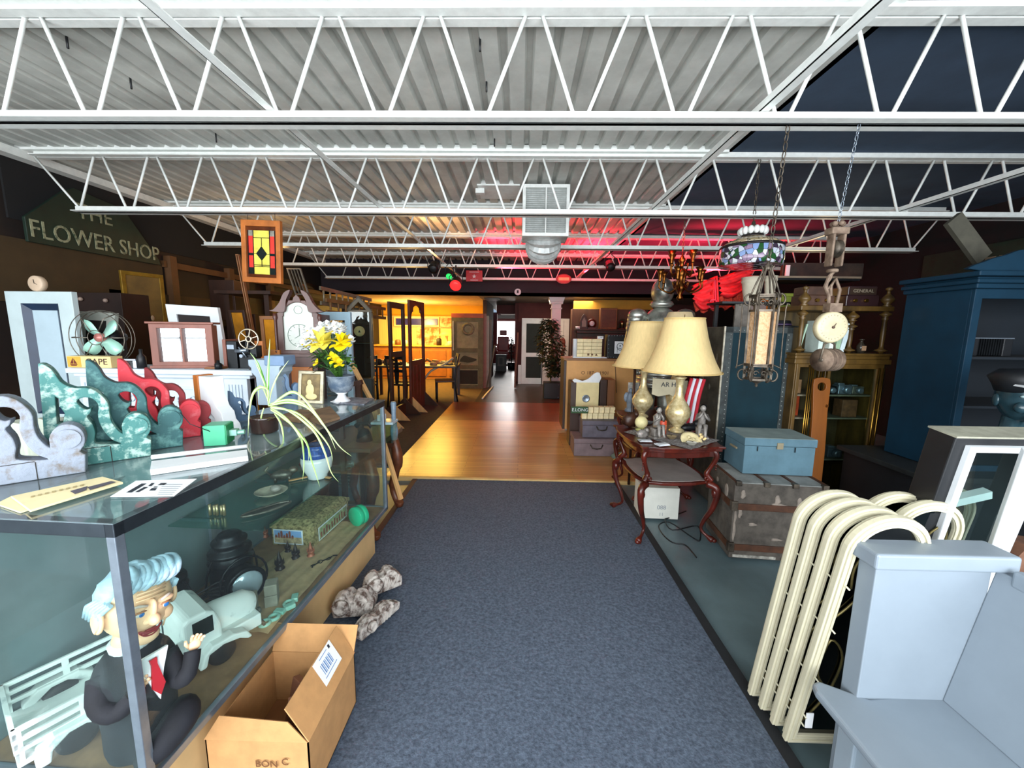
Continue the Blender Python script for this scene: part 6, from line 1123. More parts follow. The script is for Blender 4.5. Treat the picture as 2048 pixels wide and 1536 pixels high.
leanframe([(356,745),(458,752),(428,618),(330,608)],3.5,.085,white_paint,'empty_window','grey white empty wooden frame leaning behind the mirror cabinet','frame',mat('dark_maroon_backing','#1c100e',.7))
amber_refl=mat('amber_reflection_paint','#c8841c',.2,0,.4,2,coat=.3); t=leanframe([(470,700),(502,700),(496,620),(455,620)],4.6,.03,wood_dark,'window_sash','brown arched window sash with a painted amber reflection behind the projector','window sash',amber_refl)  # yellow room's reflection is put into the pane colour
leanframe([(525,700),(566,700),(558,632),(518,632)],3.9,.035,mat('tan_frame_wood','#8a5a34',.5),'amber_mirror','small tan wooden frame with a painted amber reflection left of the tall clock','frame',amber_refl)
leanframe([(590,590),(618,590),(606,542),(572,536)],5.6,.02,mat('grey_lattice','#6e6a60',.7),'gothic_window','grey gothic window frame with pointed bars high on the left','window frame',None,.03,None,4,False)
leanframe([(480,560),(486,560),(478,508),(470,508)],4.2,.01,mat('tan_frame_wood','#8a5a34'),'small_easel','thin brown frame leaning beside the stained glass panel','frame')
# shelf ledge high on the left carrying ladder and gothic window
t=thing('wall_ledge','dark wooden ledge high along the left wall','ledge',(-3.6,5.0,0)); a=P(573,591,5.62); B(-.15,-.2,a.z-.05,.55,2.2,a.z-.01).build('ledge_board',wood_dark,t); B(-.1,-.1,0,-.04,-.04,a.z-.05).build('post',wood_dark,t); B(.4,2.05,0,.46,2.11,a.z-.05).build('post',wood_dark,t); B(.4,-.1,0,.46,-.04,a.z-.05).build('post',wood_dark,t)
for i,(p,q,w_,l,mt_) in enumerate((((640,576),(742,600),.2,'pale aluminium ladder lying on its edge, upper of the two',mat('ladder_metal','#8f8672',.45,.6,.2,10)),((652,600),(770,618),.16,'brown wooden ladder lying below the aluminium one',mat('ladder_wood','#7a5a34',.6,0,.2,8)))):
    a=P(p[0],p[1],5.4); b=P(q[0],q[1],6.6+i*.4); t=thing('ladder',l,'ladder',(0,0,0),0,'ladders stored high on the left'); dz=Vector((0,0,-w_)); M().bar(a,b,.03,.05).bar(a+dz,b+dz,.03,.05).build('rails',mt_,t)
    m=M()
    for k in range(9): c=a.lerp(b,(k+.5)/9); m.cyl(c,c+dz,.014,n=8)
    m.build('rungs',mt_,t)
# dark shelving units on the left behind the mantel (boards, panels)
hang('tall_dark_cupboard',100,585,250,740,3.9,.3,mat('dark_red_cupboard','#24120c',.6,0,.2,5),'dark brown cupboard with two small pale knobs behind the fan','cupboard')
CP=bpy.data.objects['tall_dark_cupboard']
for px in(161,211): q=P(px,598 if px<200 else 601,3.88)-CP.location; M().ball(tuple(q),.02).build('knob',mat('china_knob','#9a8478',.3),CP,label='pale china knob')
leanframe([(150,720),(226,724),(224,624),(152,622)],3.2,.07,mat('grey_panel_wood','#9da29a',.6),'door_leaf','grey panelled door leaf standing behind the fan','door leaf',mat('dark_board','#16110d',.8))
for q in ((462,700,512,628,4.8,'dark tall board behind the projector'),(420,640,470,560,5.2,'brown wall cupboard above the projector')): hang('dark_cupboard',q[0],q[3],q[2],q[1],q[4],.3,wood_dark,q[5],'cupboard')
t=hang('pine_board',513,682,529,800,2.75,.03,wood_orange,'narrow raw pine board standing right of the mantel','board'); t=hang('pine_door',530,700,562,800,2.9,.04,mat('pine_panel','#a86a38',.5,0,.12,5,grain=(1,1,.3)),'orange pine door panel left of the tall clock','door leaf')
# stained glass panel
Y=3.74; cx,z0,wd,ht=bb(479,441,564,566,Y); t=thing('stained_glass_panel','wood framed stained glass panel in yellow and red hanging from the joist','stained glass panel',(cx,Y,z0),R(-6),ry=R(3)); W,Hh=wd*.98,ht
M().plate([rect(-W/2,0,W/2,Hh),rect(-W/2+.045,.05,W/2-.045,Hh-.055)],.04,-.02,.004).build('frame',mat('orange_oak_frame','#b4672a',.5,0,.2,8),t)
gl=[mat('yellow_glass','#f0dc58',.5,0,.25,9),mat('red_stained','#e03426',.5,0,.2,9),mat('brown_stained','#5a2c14',.15,0,.3,9),mat('dark_stained','#1b2422',.15,0,.2,8),mat('grey_stained','#8a857a',.2,0,.3,20)]
x=[-W/2+.04,-W/2+.062,-W/2+.115,W/2-.115,W/2-.062,W/2-.04]; zz=[.045,.08,.14,Hh-.14,Hh-.09,Hh-.05]; m=M()
m.box(x[0],-.004,zz[0],x[5],.004,zz[1],2).box(x[0],-.004,zz[4],x[5],.004,zz[5],2).box(x[0],-.004,zz[1],x[1],.004,zz[4],2).box(x[4],-.004,zz[1],x[5],.004,zz[4],2)
for a,b in((x[1],x[2]),(x[3],x[4])): m.box(a,-.005,zz[1],b,.005,zz[2],3).box(a,-.005,zz[2],b,.005,Hh*.44,1).box(a,-.005,Hh*.44,b,.005,Hh*.48,3).box(a,-.005,Hh*.48,b,.005,zz[3],1).box(a,-.005,zz[3],b,.005,zz[4],4)
m.box(x[2],-.005,zz[1],x[3],.005,zz[4],0); m.prism([(0,Hh*.36),(.055,Hh*.47),(0,Hh*.59),(-.055,Hh*.47)],.004,-.01,3); m.build('glass_pieces',gl,t); m=M()
for z in(zz[2]+.02,Hh*.26,Hh*.72): m.box(x[2],-.008,z,x[3],-.004,z+.006)
m.box(-.003,-.008,Hh*.26,.003,-.004,Hh*.36).box(-.003,-.008,Hh*.59,.003,-.004,Hh*.72).box(x[2],-.008,Hh*.465,-.055,-.004,Hh*.472).box(.055,-.008,Hh*.465,x[3],-.004,Hh*.472)
for a in x[1:5]: m.box(a-.003,-.009,zz[1],a+.003,-.004,zz[4])
m.build('lead_lines',dark_metal,t); m=M(); m.tube([(-W/2+.06,0,Hh),(-W/2+.06,0,2.6-z0)],.002,5).tube([(W/2-.06,0,Hh),(W/2-.06,0,2.6-z0)],.002,5); m.build('hanging_wires',dark_metal,t)
# tall case clock
Y=2.95; t=thing('tall_case_clock','tall case clock with a scrolled top and white arched dial, behind the case','clock',(P(598,650,Y).x,Y,0),R(6)); cw=mat('clock_mahogany','#4a2820',.4,0,.3,6,grain=(1,1,.3)); 
z1=P(600,708,Y).z; z2=P(600,628,Y).z; w2=.165
m=M(); m.box(-w2,-.02,z1-.02,w2,.2,z1).box(-w2+.01,-.01,z1,w2-.01,.2,z1+.01); 
arch=circ(0,z2-.02,.105,16,0,PI); m.plate([[(-w2+.01,z1),(w2-.01,z1),(w2-.01,z2),(.1,z2+.03),(.06,z2+.1),(-.06,z2+.1),(-.1,z2+.03),(-w2+.01,z2)],[(-.11,z1+.03),(.11,z1+.03),(.11,z2-.02)]+arch+[(-.11,z2-.02)]],.03,-.015,.003)
m.box(-w2+.01,.015,z1,w2-.01,.2,z2); m.build('hood',cw,t)
m=M()
for s in(-1,1):
    sw=cr([(s*(w2+.03),z2+.02),(s*(w2-.0),z2+.03),(s*.12,z2+.08),(s*.085,z2+.15),(s*.04,z2+.175),(s*.045,z2+.15),(s*.07,z2+.1),(s*.08,z2+.04),(s*.1,z2+.01)],3,True); m.prism(sw if s>0 else sw[::-1],.05,-.03)
m.build('swan_neck_top',cw,t,.003); M().prism([(-.03,z2+.09),(.03,z2+.09),(.02,z2+.12),(0,z2+.14),(-.02,z2+.12)],.02,-.02).build('finial_block',cw,t)
m=M(); m.box(-.112,.0,z1+.028,.112,.006,z2-.02); m.prism(circ(0,z2-.02,.106,20,0,PI),.006,0); m.build('dial',mat('white_dial','#b4bab2',.4,0,.04,8),t); m=M(); m.tube([(.085*math.cos(a),-.002,z1+.14+.085*math.sin(a)) for a in[2*PI*i/36 for i in range(36)]],.0018,4,closed=True)
for i in range(12): a=i*PI/6; m.bar((.066*math.cos(a),-.002,z1+.14+.066*math.sin(a)),(.08*math.cos(a),-.002,z1+.14+.08*math.sin(a)),.004,.002)
m.bar((0,-.004,z1+.14),(.0,-.004,z1+.2),.004,.002).bar((0,-.004,z1+.14),(-.035,-.004,z1+.12),.004,.002); m.tube([(.03*math.cos(a),-.002,z2+.03+.03*math.sin(a)) for a in[2*PI*i/16 for i in range(16)]],.0015,4,closed=True); m.build('numerals_and_hands',mat('dial_green_ink','#5d7a6a',.5),t)
for s in(-1,1): m=M(); m.lathe([(.012,z1),(.016,z1+.02),(.009,z1+.04),(.009,z2-.05),(.016,z2-.03),(.012,z2)],c=(s*(w2-.005),-.02,0),n=12); m.build('column',cw,t)
B(-.115,.01,.3,.115,.17,z1-.02).build('trunk',cw,t,.003); B(-.08,-.0,.4,.08,.01,z1-.1).build('trunk_door',wood_orange,t,.004); B(-.16,-.01,0,.16,.19,.3).build('base',cw,t,.004)
# shutter
Y=3.35; a=P(648,800,Y); b=P(704,630,Y); t=thing('louvred_shutter','pale grey blue louvred shutter standing behind the flowers','shutter',((P(672,700,Y).x),Y,0),R(-4)); W=.30; Hh=P(672,624,Y).z; sh=mat('shutter_blue','#93adbb',.5,0,.08,6)
M().plate([rect(-W/2,0,W/2,Hh),rect(-W/2+.05,.12,W/2-.05,.78),rect(-W/2+.05,.9,W/2-.05,Hh-.07)],.035,-.02,.003).build('frame',sh,t); m=M(); z=.14
while z<Hh-.08:
    if not(.76<z<.91): m.bar((-W/2+.045,0,z),(W/2-.045,0,z),.035,.006,up=(0,.8,.6))
    z+=.032
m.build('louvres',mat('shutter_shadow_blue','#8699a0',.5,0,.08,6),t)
t=thing('easel','pale wooden prop leaning against the shutter','wooden prop',(0,0,0)); M().bar(P(704,728,3.1),P(742,800,2.95)+Vector((0,0,0)),.03,.025).bar(P(742,800,2.95),P(742,800,2.95)+Vector((.25,-.12,-.75)),.03,.025).build('prop_bar',wood_pale,t,.002); 
t=thing('dark_bench_arm','dark wooden chair arm resting beside the urn','chair',(0,0,0)); M().bar(P(668,776,2.9),P(724,764,2.9),.04,.035).bar(P(680,776,2.9),P(680,776,2.9)-Vector((0,0,1.0)),.035,.035).bar(P(718,768,2.9),P(718,768,2.9)-Vector((0,0,1.02)),.035,.035).build('arm_and_posts',wood_dark,t)
# carved leg table beyond the case, with a glass jar
t=thing('carved_table','dark carved table beyond the far end of the glass case','table',(-1.33,2.98,0),R(-3)); B(-.17,-.32,.66,.30,.34,.70).build('tabletop',mat('dusty_brown_top','#6b5546',.5,0,.2,5),t,.006); B(-.13,-.28,.56,.26,.3,.66).build('apron',wood_dark,t,.004)
for x,y in((.26,-.26),(-.12,-.26),(.24,.28),(-.12,.28)):
    m=M(); m.tube(cr([(x,y,.6),(x+.03,y-.02,.52),(x+.035,y-.02,.4),(x+.0,y,.28),(x-.02,y,.16),(x+.01,y-.01,.07),(x+.05,y-.04,.03),(x+.06,y-.05,.06)],4),[.04]*5+[.045]*5+[.035]*6+[.028]*6+[.03]*7,10); m.build('leg',mat('reddish_carved_leg','#6a3a22',.4,0,.3,12),t)
p=P(760,884,2.72); t=thing('glass_jar','square ribbed clear glass jar with a flat lid beyond the case','jar',(p.x,2.85,.702)); 
B(-.085,-.06,0,.07,.06,.14).build('jar_body',glass_gr,t,.008); B(-.09,-.065,.142,.075,.065,.162).build('lid',mat('pale_blue_glass','#a8bcc4',.15,0,.1,8),t,.004); B(-.05,-.04,.163,.0,.02,.21).build('stopper',mat('white_glass','#c8d0d4',.2),t,.005)
t=thing('black_telephone','black object with a round dial left of the glass jar','telephone',(p.x-.17,2.86,.702)); M().lathe([(0,0),(.06,0),(.05,.05),(.03,.09),(.0,.1)]).build('body',black_p,t); M().tube([(-.06,0,.11),(-.03,0,.135),(.03,0,.135),(.06,0,.11)],[.02,.012,.012,.02],8).build('handset',black_p,t)
t=thing('blue_grey_pot','slim blue grey pot on the carved table right behind the far corner of the case','pot',(-.955,2.90,.702),s=.33); M().lathe([(0,0),(.07,0),(.09,.2),(.06,.4),(.05,.6),(.065,.86),(.05,.9),(0,.9)],n=20).build('pot_body',mat('blue_grey_glaze','#76899a',.4,0,.2,8),t)
# weathered logs in front of the case
bark=mat('weathered_carving','#c4bcb4',.9,0,.4,24,col2='#5c4a42',cut=(.4,.56),bump=1)
def chunk(cx,cy,w_,d_,h_,rz,label,z=.026):
    t=thing('weathered_carving',label,'carved wood fragment',(cx,cy,z),rz,'weathered carved wood fragments in front of the case'); random.seed(int(abs(cx)*1000)&255); m=M()
    q=cr([(-w_/2,0),(-w_/2-.01,h_*.5),(-w_*.42,h_*.9),(-w_*.2,h_),(-w_*.12,h_*.8),(w_*.02,h_*.78),(w_*.08,h_*1.02),(w_*.3,h_*.95),(w_*.42,h_*.6),(w_*.52,h_*.5),(w_/2,0)],2); m.prism([(a,max(0,b)) for a,b in q],d_*.55,-d_*.5); m.prism([(a*.92+.01,max(0,b*.8)) for a,b in q],d_*.4,d_*.07); m.build('split_body',bark,t,.006)
    m=M(); m.x=T(-w_*.28,-d_*.5,h_*.55,0,R(90)); m.lathe([(.0,0),(h_*.34,0),(h_*.34,.02),(h_*.2,.028),(h_*.16,.02),(0,.024)],n=18); m.x=Matrix()
    for i in range(4): m.bar((-w_*.05+i*.02,-d_*.5-.004,.01),(w_*.02+i*.026,-d_*.5-.004,h_*.7),.008,.01)
    m.build('scroll_carving',bark,t)
chunk(-.875,1.93,.2,.13,.12,R(8),'grey brown carved fragment right behind the cardboard box'); chunk(-.80,2.12,.2,.12,.12,R(38),'grey carved fragment with a scroll, farthest from the box'); chunk(-.73,1.84,.26,.08,.08,R(64),'long split fragment lying toward the aisle')
# ================================================================ MIDDLE AND BACK, LEFT OF THE AISLE
def openframe(xa,ya,xb,yb,h_,label,wood,shaped=False,rail=None):
    a=Vector((xa,ya,0)); b=Vector((xb,yb,0)); L_=(b-a).length; t=thing('screen_door_frame',label,'door frame',(xa,ya,.012),math.atan2(yb-ya,xb-xa),'empty wooden door frames on stands'); w_=.09
    if shaped: top=[(w_,.95),(L_-w_,.95),(L_-w_,h_-.3)]+cr([(L_-w_,h_-.3),(L_-w_-.04,h_-.22),(L_-w_-.1,h_-.2),(L_-w_-.12,h_-.12),(L_/2,h_-.08),(w_+.12,h_-.12),(w_+.1,h_-.2),(w_+.04,h_-.22),(w_,h_-.3)],2)
    else: top=rect(w_,1.15,L_-w_,h_-.1)
    loops_=[rect(0,0,L_,h_),top]+([rect(w_,.2,L_-w_,1.05)] if not shaped else [])
    M().plate(loops_,.04,-.02,.003).build('frame',wood,t)
    if shaped: 
        m=M()
        for i in range(3): m.box(w_+.03+i*.18,-.025,.15,w_+.17+i*.18,-.02,.85)
        m.build('carved_panel',wood,t,.003)
    else: M().ball((.04,-.04,1.05),.03).build('door_knob',brass,t)
    for x in(.06,L_-.06):
        for s in(-1,1): m=M(); m.prism([(0,0),(s*.3,0),(0,.3)] if s>0 else [(0,0),(0,.3),(s*.3,0)],.02,x-.01,0,'yz'); m.build('plywood_foot',wood_pale if x<.1 and s<0 else wood_dark,t)
    return t
openframe(-2.13,6.36,-2.07,7.0,1.97,'dark brown open door frame with a middle rail on plywood feet, left of the two',mat('brown_frame','#3c2414',.5,0,.3,6)); openframe(-2.0,7.05,-1.93,7.85,2.05,'red brown door frame with a scalloped top and carved lower panel',mat('red_brown_frame','#5a2414',.45,0,.3,8),True)
for px,py,l,mt_ in ((795,858,'pale plywood triangle standing on the carpet just beyond the case',wood_pale),): 
    g=G(px,py); o=M().prism([(0,0),(.42,0),(0,.48)],.025).build('plywood_triangle',mt_); o.location=(g.x-.3,g.y-.1,.012); o.rotation_euler[2]=.2; tag(o,l,'plywood foot')
# glazed gabled cabinet
t=thing('gabled_cabinet','tall narrow glazed cabinet with a gable top left of the open door frames','cabinet',(-2.62,5.9,.012),R(18)); W,Dp,Hh=.36,.45,1.78; dc=mat('dark_green_brown','#3a3424',.5,0,.3,6)
for x in(0,W-.035):
    for y in(0,Dp-.035): B(x,y,0,x+.035,y+.035,Hh).build('corner_post',mat('grey_brown_post','#6a6250',.6,0,.2,8) if x==0 and y==0 else dc,t)
B(0,0,0,W,Dp,.75).build('lower_case',mat('dark_green_base','#12241f',.5),t,.003); B(.01,Dp-.02,.75,W-.01,Dp,Hh).build('back',mat('dark_brown_back','#2a1a10',.8),t); B(.01,.01,.74,W-.01,Dp-.01,.76).build('floor_shelf',dc,t); B(.01,.01,1.3,W-.01,Dp-.01,1.31).build('shelf',dc,t)
M().plate([[(-.02,Hh),(W+.02,Hh),(W/2,Hh+.22)],[(.07,Hh+.03),(W-.07,Hh+.03),(W/2,Hh+.15)]],.03,0,.002).build('gable',mat('grey_brown_post','#6a6250'),t); M().prism([(-.03,Hh),(W/2,Hh+.24),(W+.03,Hh),(W/2,Hh+.21)],Dp,0).build('roof',dc,t); B(.035,.004,.78,W-.035,.008,Hh).build('glass',glass_m,t)
t=thing('round_plaque','round cream plaque with a dark triangle inside the gabled cabinet','plaque',(-2.50,6.08,1.5),R(18)); m=M(); m.x=T(0,0,0,0,R(90)); m.lathe([(0,-.01),(.08,-.01),(.08,.01),(0,.01)],n=24); m.build('disc',cream_wood,t); M().prism([(-.02,-.02),(.02,-.02),(0,.02)],.003,-.014).build('mark',ink,t)
t=thing('tall_red_case','tall dark red wooden case with a pale edge behind the shutter','cabinet',(-2.42,4.9,.012)); B(0,0,0,.16,.4,1.6).build('case_body',mat('dark_red_case','#3a1612',.5,0,.3,6),t,.004); B(-.012,-.01,.7,.01,.02,1.62).build('pale_edge',mat('pale_edge2','#b09a80',.6),t)
# cluttered table and chairs in the yellow room
t=thing('cluttered_table','dark wooden table piled with papers and parts in the yellow room','table',(-2.35,8.6,.008),R(4)); B(-.95,-.45,.72,1.0,.5,.76).build('tabletop',wood_dark,t,.006)
for x in(-.88,.92):
    for y in(-.4,.42): B(x,y,0,x+.06,y+.06,.72).build('leg',wood_dark,t)
random.seed(31); cl=[mat('clutter_tan','#a8835a',.7,0,.3,12),mat('clutter_dark','#2c2620',.6),mat('clutter_pale','#c9bba4',.7),mat('clutter_grey','#6c6458',.6,.3)]
for i in range(26):
    x,y=random.uniform(-.9,.9),random.uniform(-.38,.42); w_,d_,h_=random.uniform(.05,.16),random.uniform(.05,.14),random.uniform(.02,.12); kind=i%3; a=random.random()*3
    m=M()
    if kind==0: m.box(-w_,-d_,0,w_,d_,h_*.4).box(-w_*.8,-d_*.9,h_*.4,w_*.9,d_*.8,h_*.7)
    elif kind==1: m.lathe([(0,0),(w_*.6,0),(w_*.6,h_),(w_*.4,h_*1.2),(0,h_*1.2)],n=14)
    else: m.tube([(-w_,0,.015),(0,.03,.03+h_*.5),(w_*1.3,-.02,.02)],[.02,.03,.012],8)
    nm=('paper_stack','tin_can','tool_handle')[kind]; o=m.build(nm,cl[i%4]); o.location=(-2.35+x,8.6+y,.771+.0); o.rotation_euler[2]=a; tag(o,'%s %s on the cluttered table, %s %s'%(('tan','dark','pale','grey')[i%4],nm.replace('_',' '),('at the far left','left of the middle','right of the middle','at the right end')[int((x+.9)/.451)],('near the front edge','in the middle row','at the back')[min(2,int((y+.38)/.27))]),nm.replace('_',' '),'clutter on the table')
def side_chair(x,y,rz,label,spot=False):
    t=thing('dining_chair',label,'chair',(x,y,.01),rz,'black chairs by the cluttered table'); bm=black_p; B(-.21,-.2,.42,.21,.2,.46).build('seat',mat('chair_seat','#3c2a1c',.6),t,.01)
    for sx in(-1,1):
        M().cyl((sx*.18,-.17,0),(sx*.18,-.17,.42),.018,.022).build('leg',bm,t); M().tube([(sx*.2,.26,0),(sx*.19,.2,.42),(sx*.19,.24,.75),(sx*.2,.3,1.02)],[.016,.02,.018,.016],8).build('back_post',bm,t)
    m=M(); m.bar((-.19,.235,.72),(.19,.235,.72),.02,.06).bar((-.2,.29,.98),(.2,.29,.98),.02,.07); m.prism([(-.03,.46),(.03,.46),(.05,.7),(.02,.97),(-.02,.97),(-.05,.7)],.015,.23); m.build('back_splat',mat('spotted_wood','#4a382a',.5,0,.6,14,col2='#0f0c0a',cut=(.45,.55)) if spot else bm,t)
side_chair(-1.62,8.35,R(-75),'black chair with a pale mottled back post, at the aisle edge of the yellow room',True); side_chair(-2.35,7.75,R(170),'black chair pushed to the front of the cluttered table'); side_chair(-3.05,7.7,R(200),'black chair left of the one pushed to the table front')
for i in range(1):
    a=P(869,775,8.2); t=thing('bentwood_rail','long pale wooden arm sloping up to the black chair back','wooden rail',(0,0,0)); M().tube(cr([tuple(P(848,760,8.3)),tuple(P(862,742,8.3)),tuple(P(890,728,8.3)),tuple(P(906,716,8.2))],4),.022,8).build('rail_body',mat('pale_rail','#b9a890',.5),t)
# yellow room back wall pieces
hang('wall_panel',757,632,905,696,12.9,.05,mat('cream_boards','#d9bb78',.7,0,.1,5,grain=(6,1,.3)),'large cream boarded panel on the back wall of the yellow room','panel')
hang('transom_frame',788,634,878,653,12.8,.05,mat('cream_trim','#e8cf96',.6),'cream framed long transom on the back wall','transom'); t=hang('blue_transom',792,637,875,650,12.74,.05,mat('purple_blue_glass','#2c2c7a',.25,0,.3,3),'long dark blue violet glass of the transom in the yellow room','transom glass')
hang('peeling_panel',833,655,878,693,12.8,.05,mat('peeling_rust','#9a5a2c',.8,0,.4,4,col2='#d2b48c',cut=(.4,.55)),'rusty peeling board under the blue transom','board'); hang('peeling_panel',880,636,903,655,12.8,.05,mat('peeling_rust','#9a5a2c'),'small peeling board at the right end of the blue transom','board')
t=thing('sideboard','long amber brown sideboard against the back wall of the yellow room','sideboard',(-3.3,11.9,.008)); B(-1.2,0,0,2.1,.6,1.0).build('carcass',mat('amber_sideboard','#9a5f20',.5,0,.15,4),t,.01); B(-1.25,-.04,1.0,2.15,.62,1.04).build('worktop',mat('amber_top','#c98a3c',.35,0,.1,4),t,.006)
for i,x in enumerate((-.9,-.1,.7,1.5)): d=B(x-.35,-.02,.1,x+.35,0,.9).build('door',mat('amber_door','#8a521a',.5,0,.15,4),t,.004); M().ball((x+.28,-.035,.55),.02).build('knob',brass,d)
t=thing('table_lamp','lit lamp with a broad amber shade on the right end of the sideboard','table lamp',(P(893,680,12.1).x-.0,12.15,1.051)); M().lathe([(0,0),(.1,0),(.06,.04),(.03,.2),(.05,.28),(.02,.33),(0,.33)]).build('base',cream_wood,t); M().lathe([(.26,.3),(.08,.46)],n=24).build('lamp_shade',mat('amber_lit_shade','#ffb53c',.6,emis=1.6),t)
for i,(px,w_,h_,c_,l) in enumerate(((784,.14,.12,'#e0c890','cream carton on the sideboard, leftmost'),(796,.18,.16,'#5a3c20','brown box on the sideboard beside the cream carton'),(812,.12,.14,'#d8c8a8','pale tin on the sideboard'),(878,.16,.22,'#1c1410','black figure on the sideboard left of the lamp'),(902,.2,.14,'#e2d2ac','white box under the lamp on the sideboard'))):
    o=M().lathe([(0,0),(w_/2,0),(w_/2,h_*.8),(w_*.3,h_),(0,h_)],n=6).build('sideboard_box',mat('sb%d'%i,c_,.6)); o.location=(P(px,690,12.05).x,12.05 if px!=902 else 11.98,1.051); tag(o,l,'box','boxes on the sideboard')
# green door with medallion and the leaves behind it
Y=10.1; a=P(903,700,Y); b=P(966,700,Y); t=thing('leaning_door','old olive door with a carved medallion, leaning at the back of the aisle','door leaf',(a.x,Y,.008),R(2)); W=b.x-a.x; Hh=P(930,636,Y).z; og=mat('olive_door','#5f5638',.7,0,.25,6)
M().plate([rect(0,0,W,Hh),rect(.13,1.06,W-.13,Hh-.1),rect(.13,.62,W-.13,.95),rect(.13,.1,W-.13,.52)],.05,0,.004).build('frame',og,t); B(.1,.02,.08,W-.1,.04,Hh-.08).build('panels',mat('faded_panel','#8d8262',.8,0,.2,5),t)
m=M(); m.tube([(W/2+.02+.13*math.cos(q),.012,1.55+.13*math.sin(q)) for q in[2*PI*i/28 for i in range(28)]],.035,8,closed=True); m.build('medallion',mat('dark_medallion','#6a5c48',.7,0,.3,20),t); B(.14,.015,.12,W-.14,.02,.48).build('lower_panel',mat('dark_lower_panel','#26221a',.8,0,.2,5),t)
m=M(); m.prism(cr([(W/2-.2,.72),(W/2-.1,.86),(W/2+.05,.83),(W/2+.25,.76),(W/2+.05,.68),(W/2-.1,.7)],3,True),.006,.01); m.build('worn_patch',mat('dark_patch','#3a3424',.8),t); B(-.0,-.0,Hh,W,.06,Hh+.11).build('top_board',mat('orange_red_board','#a8451c',.6,0,.2,5),t,.003); B(.04,-.03,1.0,.06,0,1.75).build('pale_pull',mat('pale_edge3','#d8cdb8',.5),t)
for i,(dx,dy,h_,c_,l) in enumerate(((.0,.14,1.95,'#7a4638','reddish door leaf edge directly behind the olive door'),(.06,.24,1.9,'#8c8478','grey door leaf edge behind the reddish one'),(.12,.34,1.8,'#54483c','brown door leaf at the back of the leaning group'))):
    t=thing('door_leaf',l,'door leaf',(b.x-.55+dx,Y+dy,.008),R(2),'door leaves stacked behind the olive door'); B(0,0,0,.62,.045,h_).build('leaf_body',mat('dl%d'%i,c_,.6,0,.15,5),t,.003); B(.6,-.004,.02,.625,0,h_-.02).build('edge_strip',mat('dle%d'%i,c_,.5),t)
# boards leaning along the corridor
for i,(px0,py0,px1,py1,Y_,c_,l) in enumerate(((968,800,985,776,8.9,'#c9bfae','thin white batten lying on the floor toward the corridor'),(974,748,990,690,11.0,'#56504a','grey strip leaning left of the corridor mouth'),(1030,748,1036,665,11.0,'#6a3f36','reddish batten leaning right of the corridor mouth'))):
    Y_=Y_-.75 if i else Y_; a=P(px0,py0,Y_); b=P(px1,py1,Y_+.2); 
    if i==0: a=G(965,797,.03); b=G(986,773,.03)
    a.z=min(a.z,.03)
    o=M().bar(a,b,.035,.03).build('wood_batten',mat('bt%d'%i,c_,.6)); tag(o,l,'batten','battens around the corridor mouth')
hang('white_board',1036,730,1042,768,11.15,.02,white_paint,'small white board on the floor left of the white screen door','board')
t=thing('ceiling_hatch','dark open hatch in the tiled back ceiling','hatch',(-.55,9.9,2.31)); B(-.35,-.1,0,.05,.7,.015).build('hatch_board',black_p,t); struct(hang('trim_20',995,630,1033,637,12.5,.1,mat('grey_lintel','#8f8a84',.6),'','')).pop('label',0)
# barber chair in the bright room
t=thing('barber_chair','red leather barber chair against the bright far window','chair',(P(1006,700,17).x,17,.008)); rl=mat('red_leather','#a01818',.35,0,.15,6); m=M(); m.box(-.25,.12,.62,.25,.24,1.25); m.build('backrest',rl,t,.04,3); m=M(); m.box(-.15,.12,1.3,.15,.2,1.52); m.build('headrest',rl,t,.03,3); m=M(); m.box(-.26,-.28,.5,.26,.2,.64); m.build('seat',rl,t,.03,3)
for s in(-1,1): B(s*.32-.04,-.25,.62,s*.32+.04,.18,.82).build('armrest',rl,t,.02)
M().lathe([(0,0),(.3,0),(.28,.05),(.07,.08),(.07,.5),(0,.5)]).build('pedestal',steel,t)
t=thing('dark_cabinet','dark cabinet with a pale square panel in front of the barber chair','cabinet',(P(1004,730,14.5).x,14.5,.008)); B(-.24,0,0,.16,.4,.62).build('case_body',black_p,t,.004); B(-.17,-.01,.2,.09,0,.56).build('panel',mat('grey_panel2','#6f6a66',.6),t); B(-.1,-.015,.26,.02,-.01,.5).build('inner_panel',black_p,t)
t=thing('fern_plant','dark leafy plant standing right of the barber chair','plant',(P(1028,700,15.5).x-.1,15.5,.008)); m=M(); random.seed(2)
for i in range(60): petal(m,(random.gauss(0,.05),random.gauss(0,.05),random.uniform(.3,1.2)),(random.gauss(0,1),random.gauss(0,1),random.gauss(.3,.6)),.12,.06)
m.build('foliage',mat('dark_fern','#1c2a18',.7),t); M().cyl((0,0,.2),(0,0,1.2),.02).lathe([(0,0),(.14,0),(.17,.25),(0,.25)]).build('pot_and_stem',black_p,t)
# ================================================================ MIDDLE AND BACK, RIGHT OF THE AISLE
Y=11.2; a=P(1043,700,Y); b=P(1084,700,Y); t=thing('screen_door','white framed screen door with two dark mesh panels','screen door',(a.x,Y,.008)); W=b.x-a.x; Hh=P(1060,637,Y).z
M().plate([rect(0,0,W,Hh),rect(.13,.17,W-.01,.78),rect(.13,.9,W-.01,Hh-.15)],.04,0,.003).build('frame',white_paint,t); B(.1,.02,.15,W-.01,.03,Hh-.12).build('mesh',mat('dark_mesh','#1c2422',.8),t)
t=thing('panel_door','plain white boarded door standing behind the white column','door leaf',(b.x+.02,Y-.05,.008)); W2=P(1138,700,Y).x-b.x-.04; B(0,0,0,W2,.04,Hh).build('leaf',mat('offwhite_door','#d2c8c2',.5,0,.05,5),t,.003); m=M()
for x in(W2*.5,W2*.78): m.box(x,-.006,.05,x+.012,0,Hh-.05)
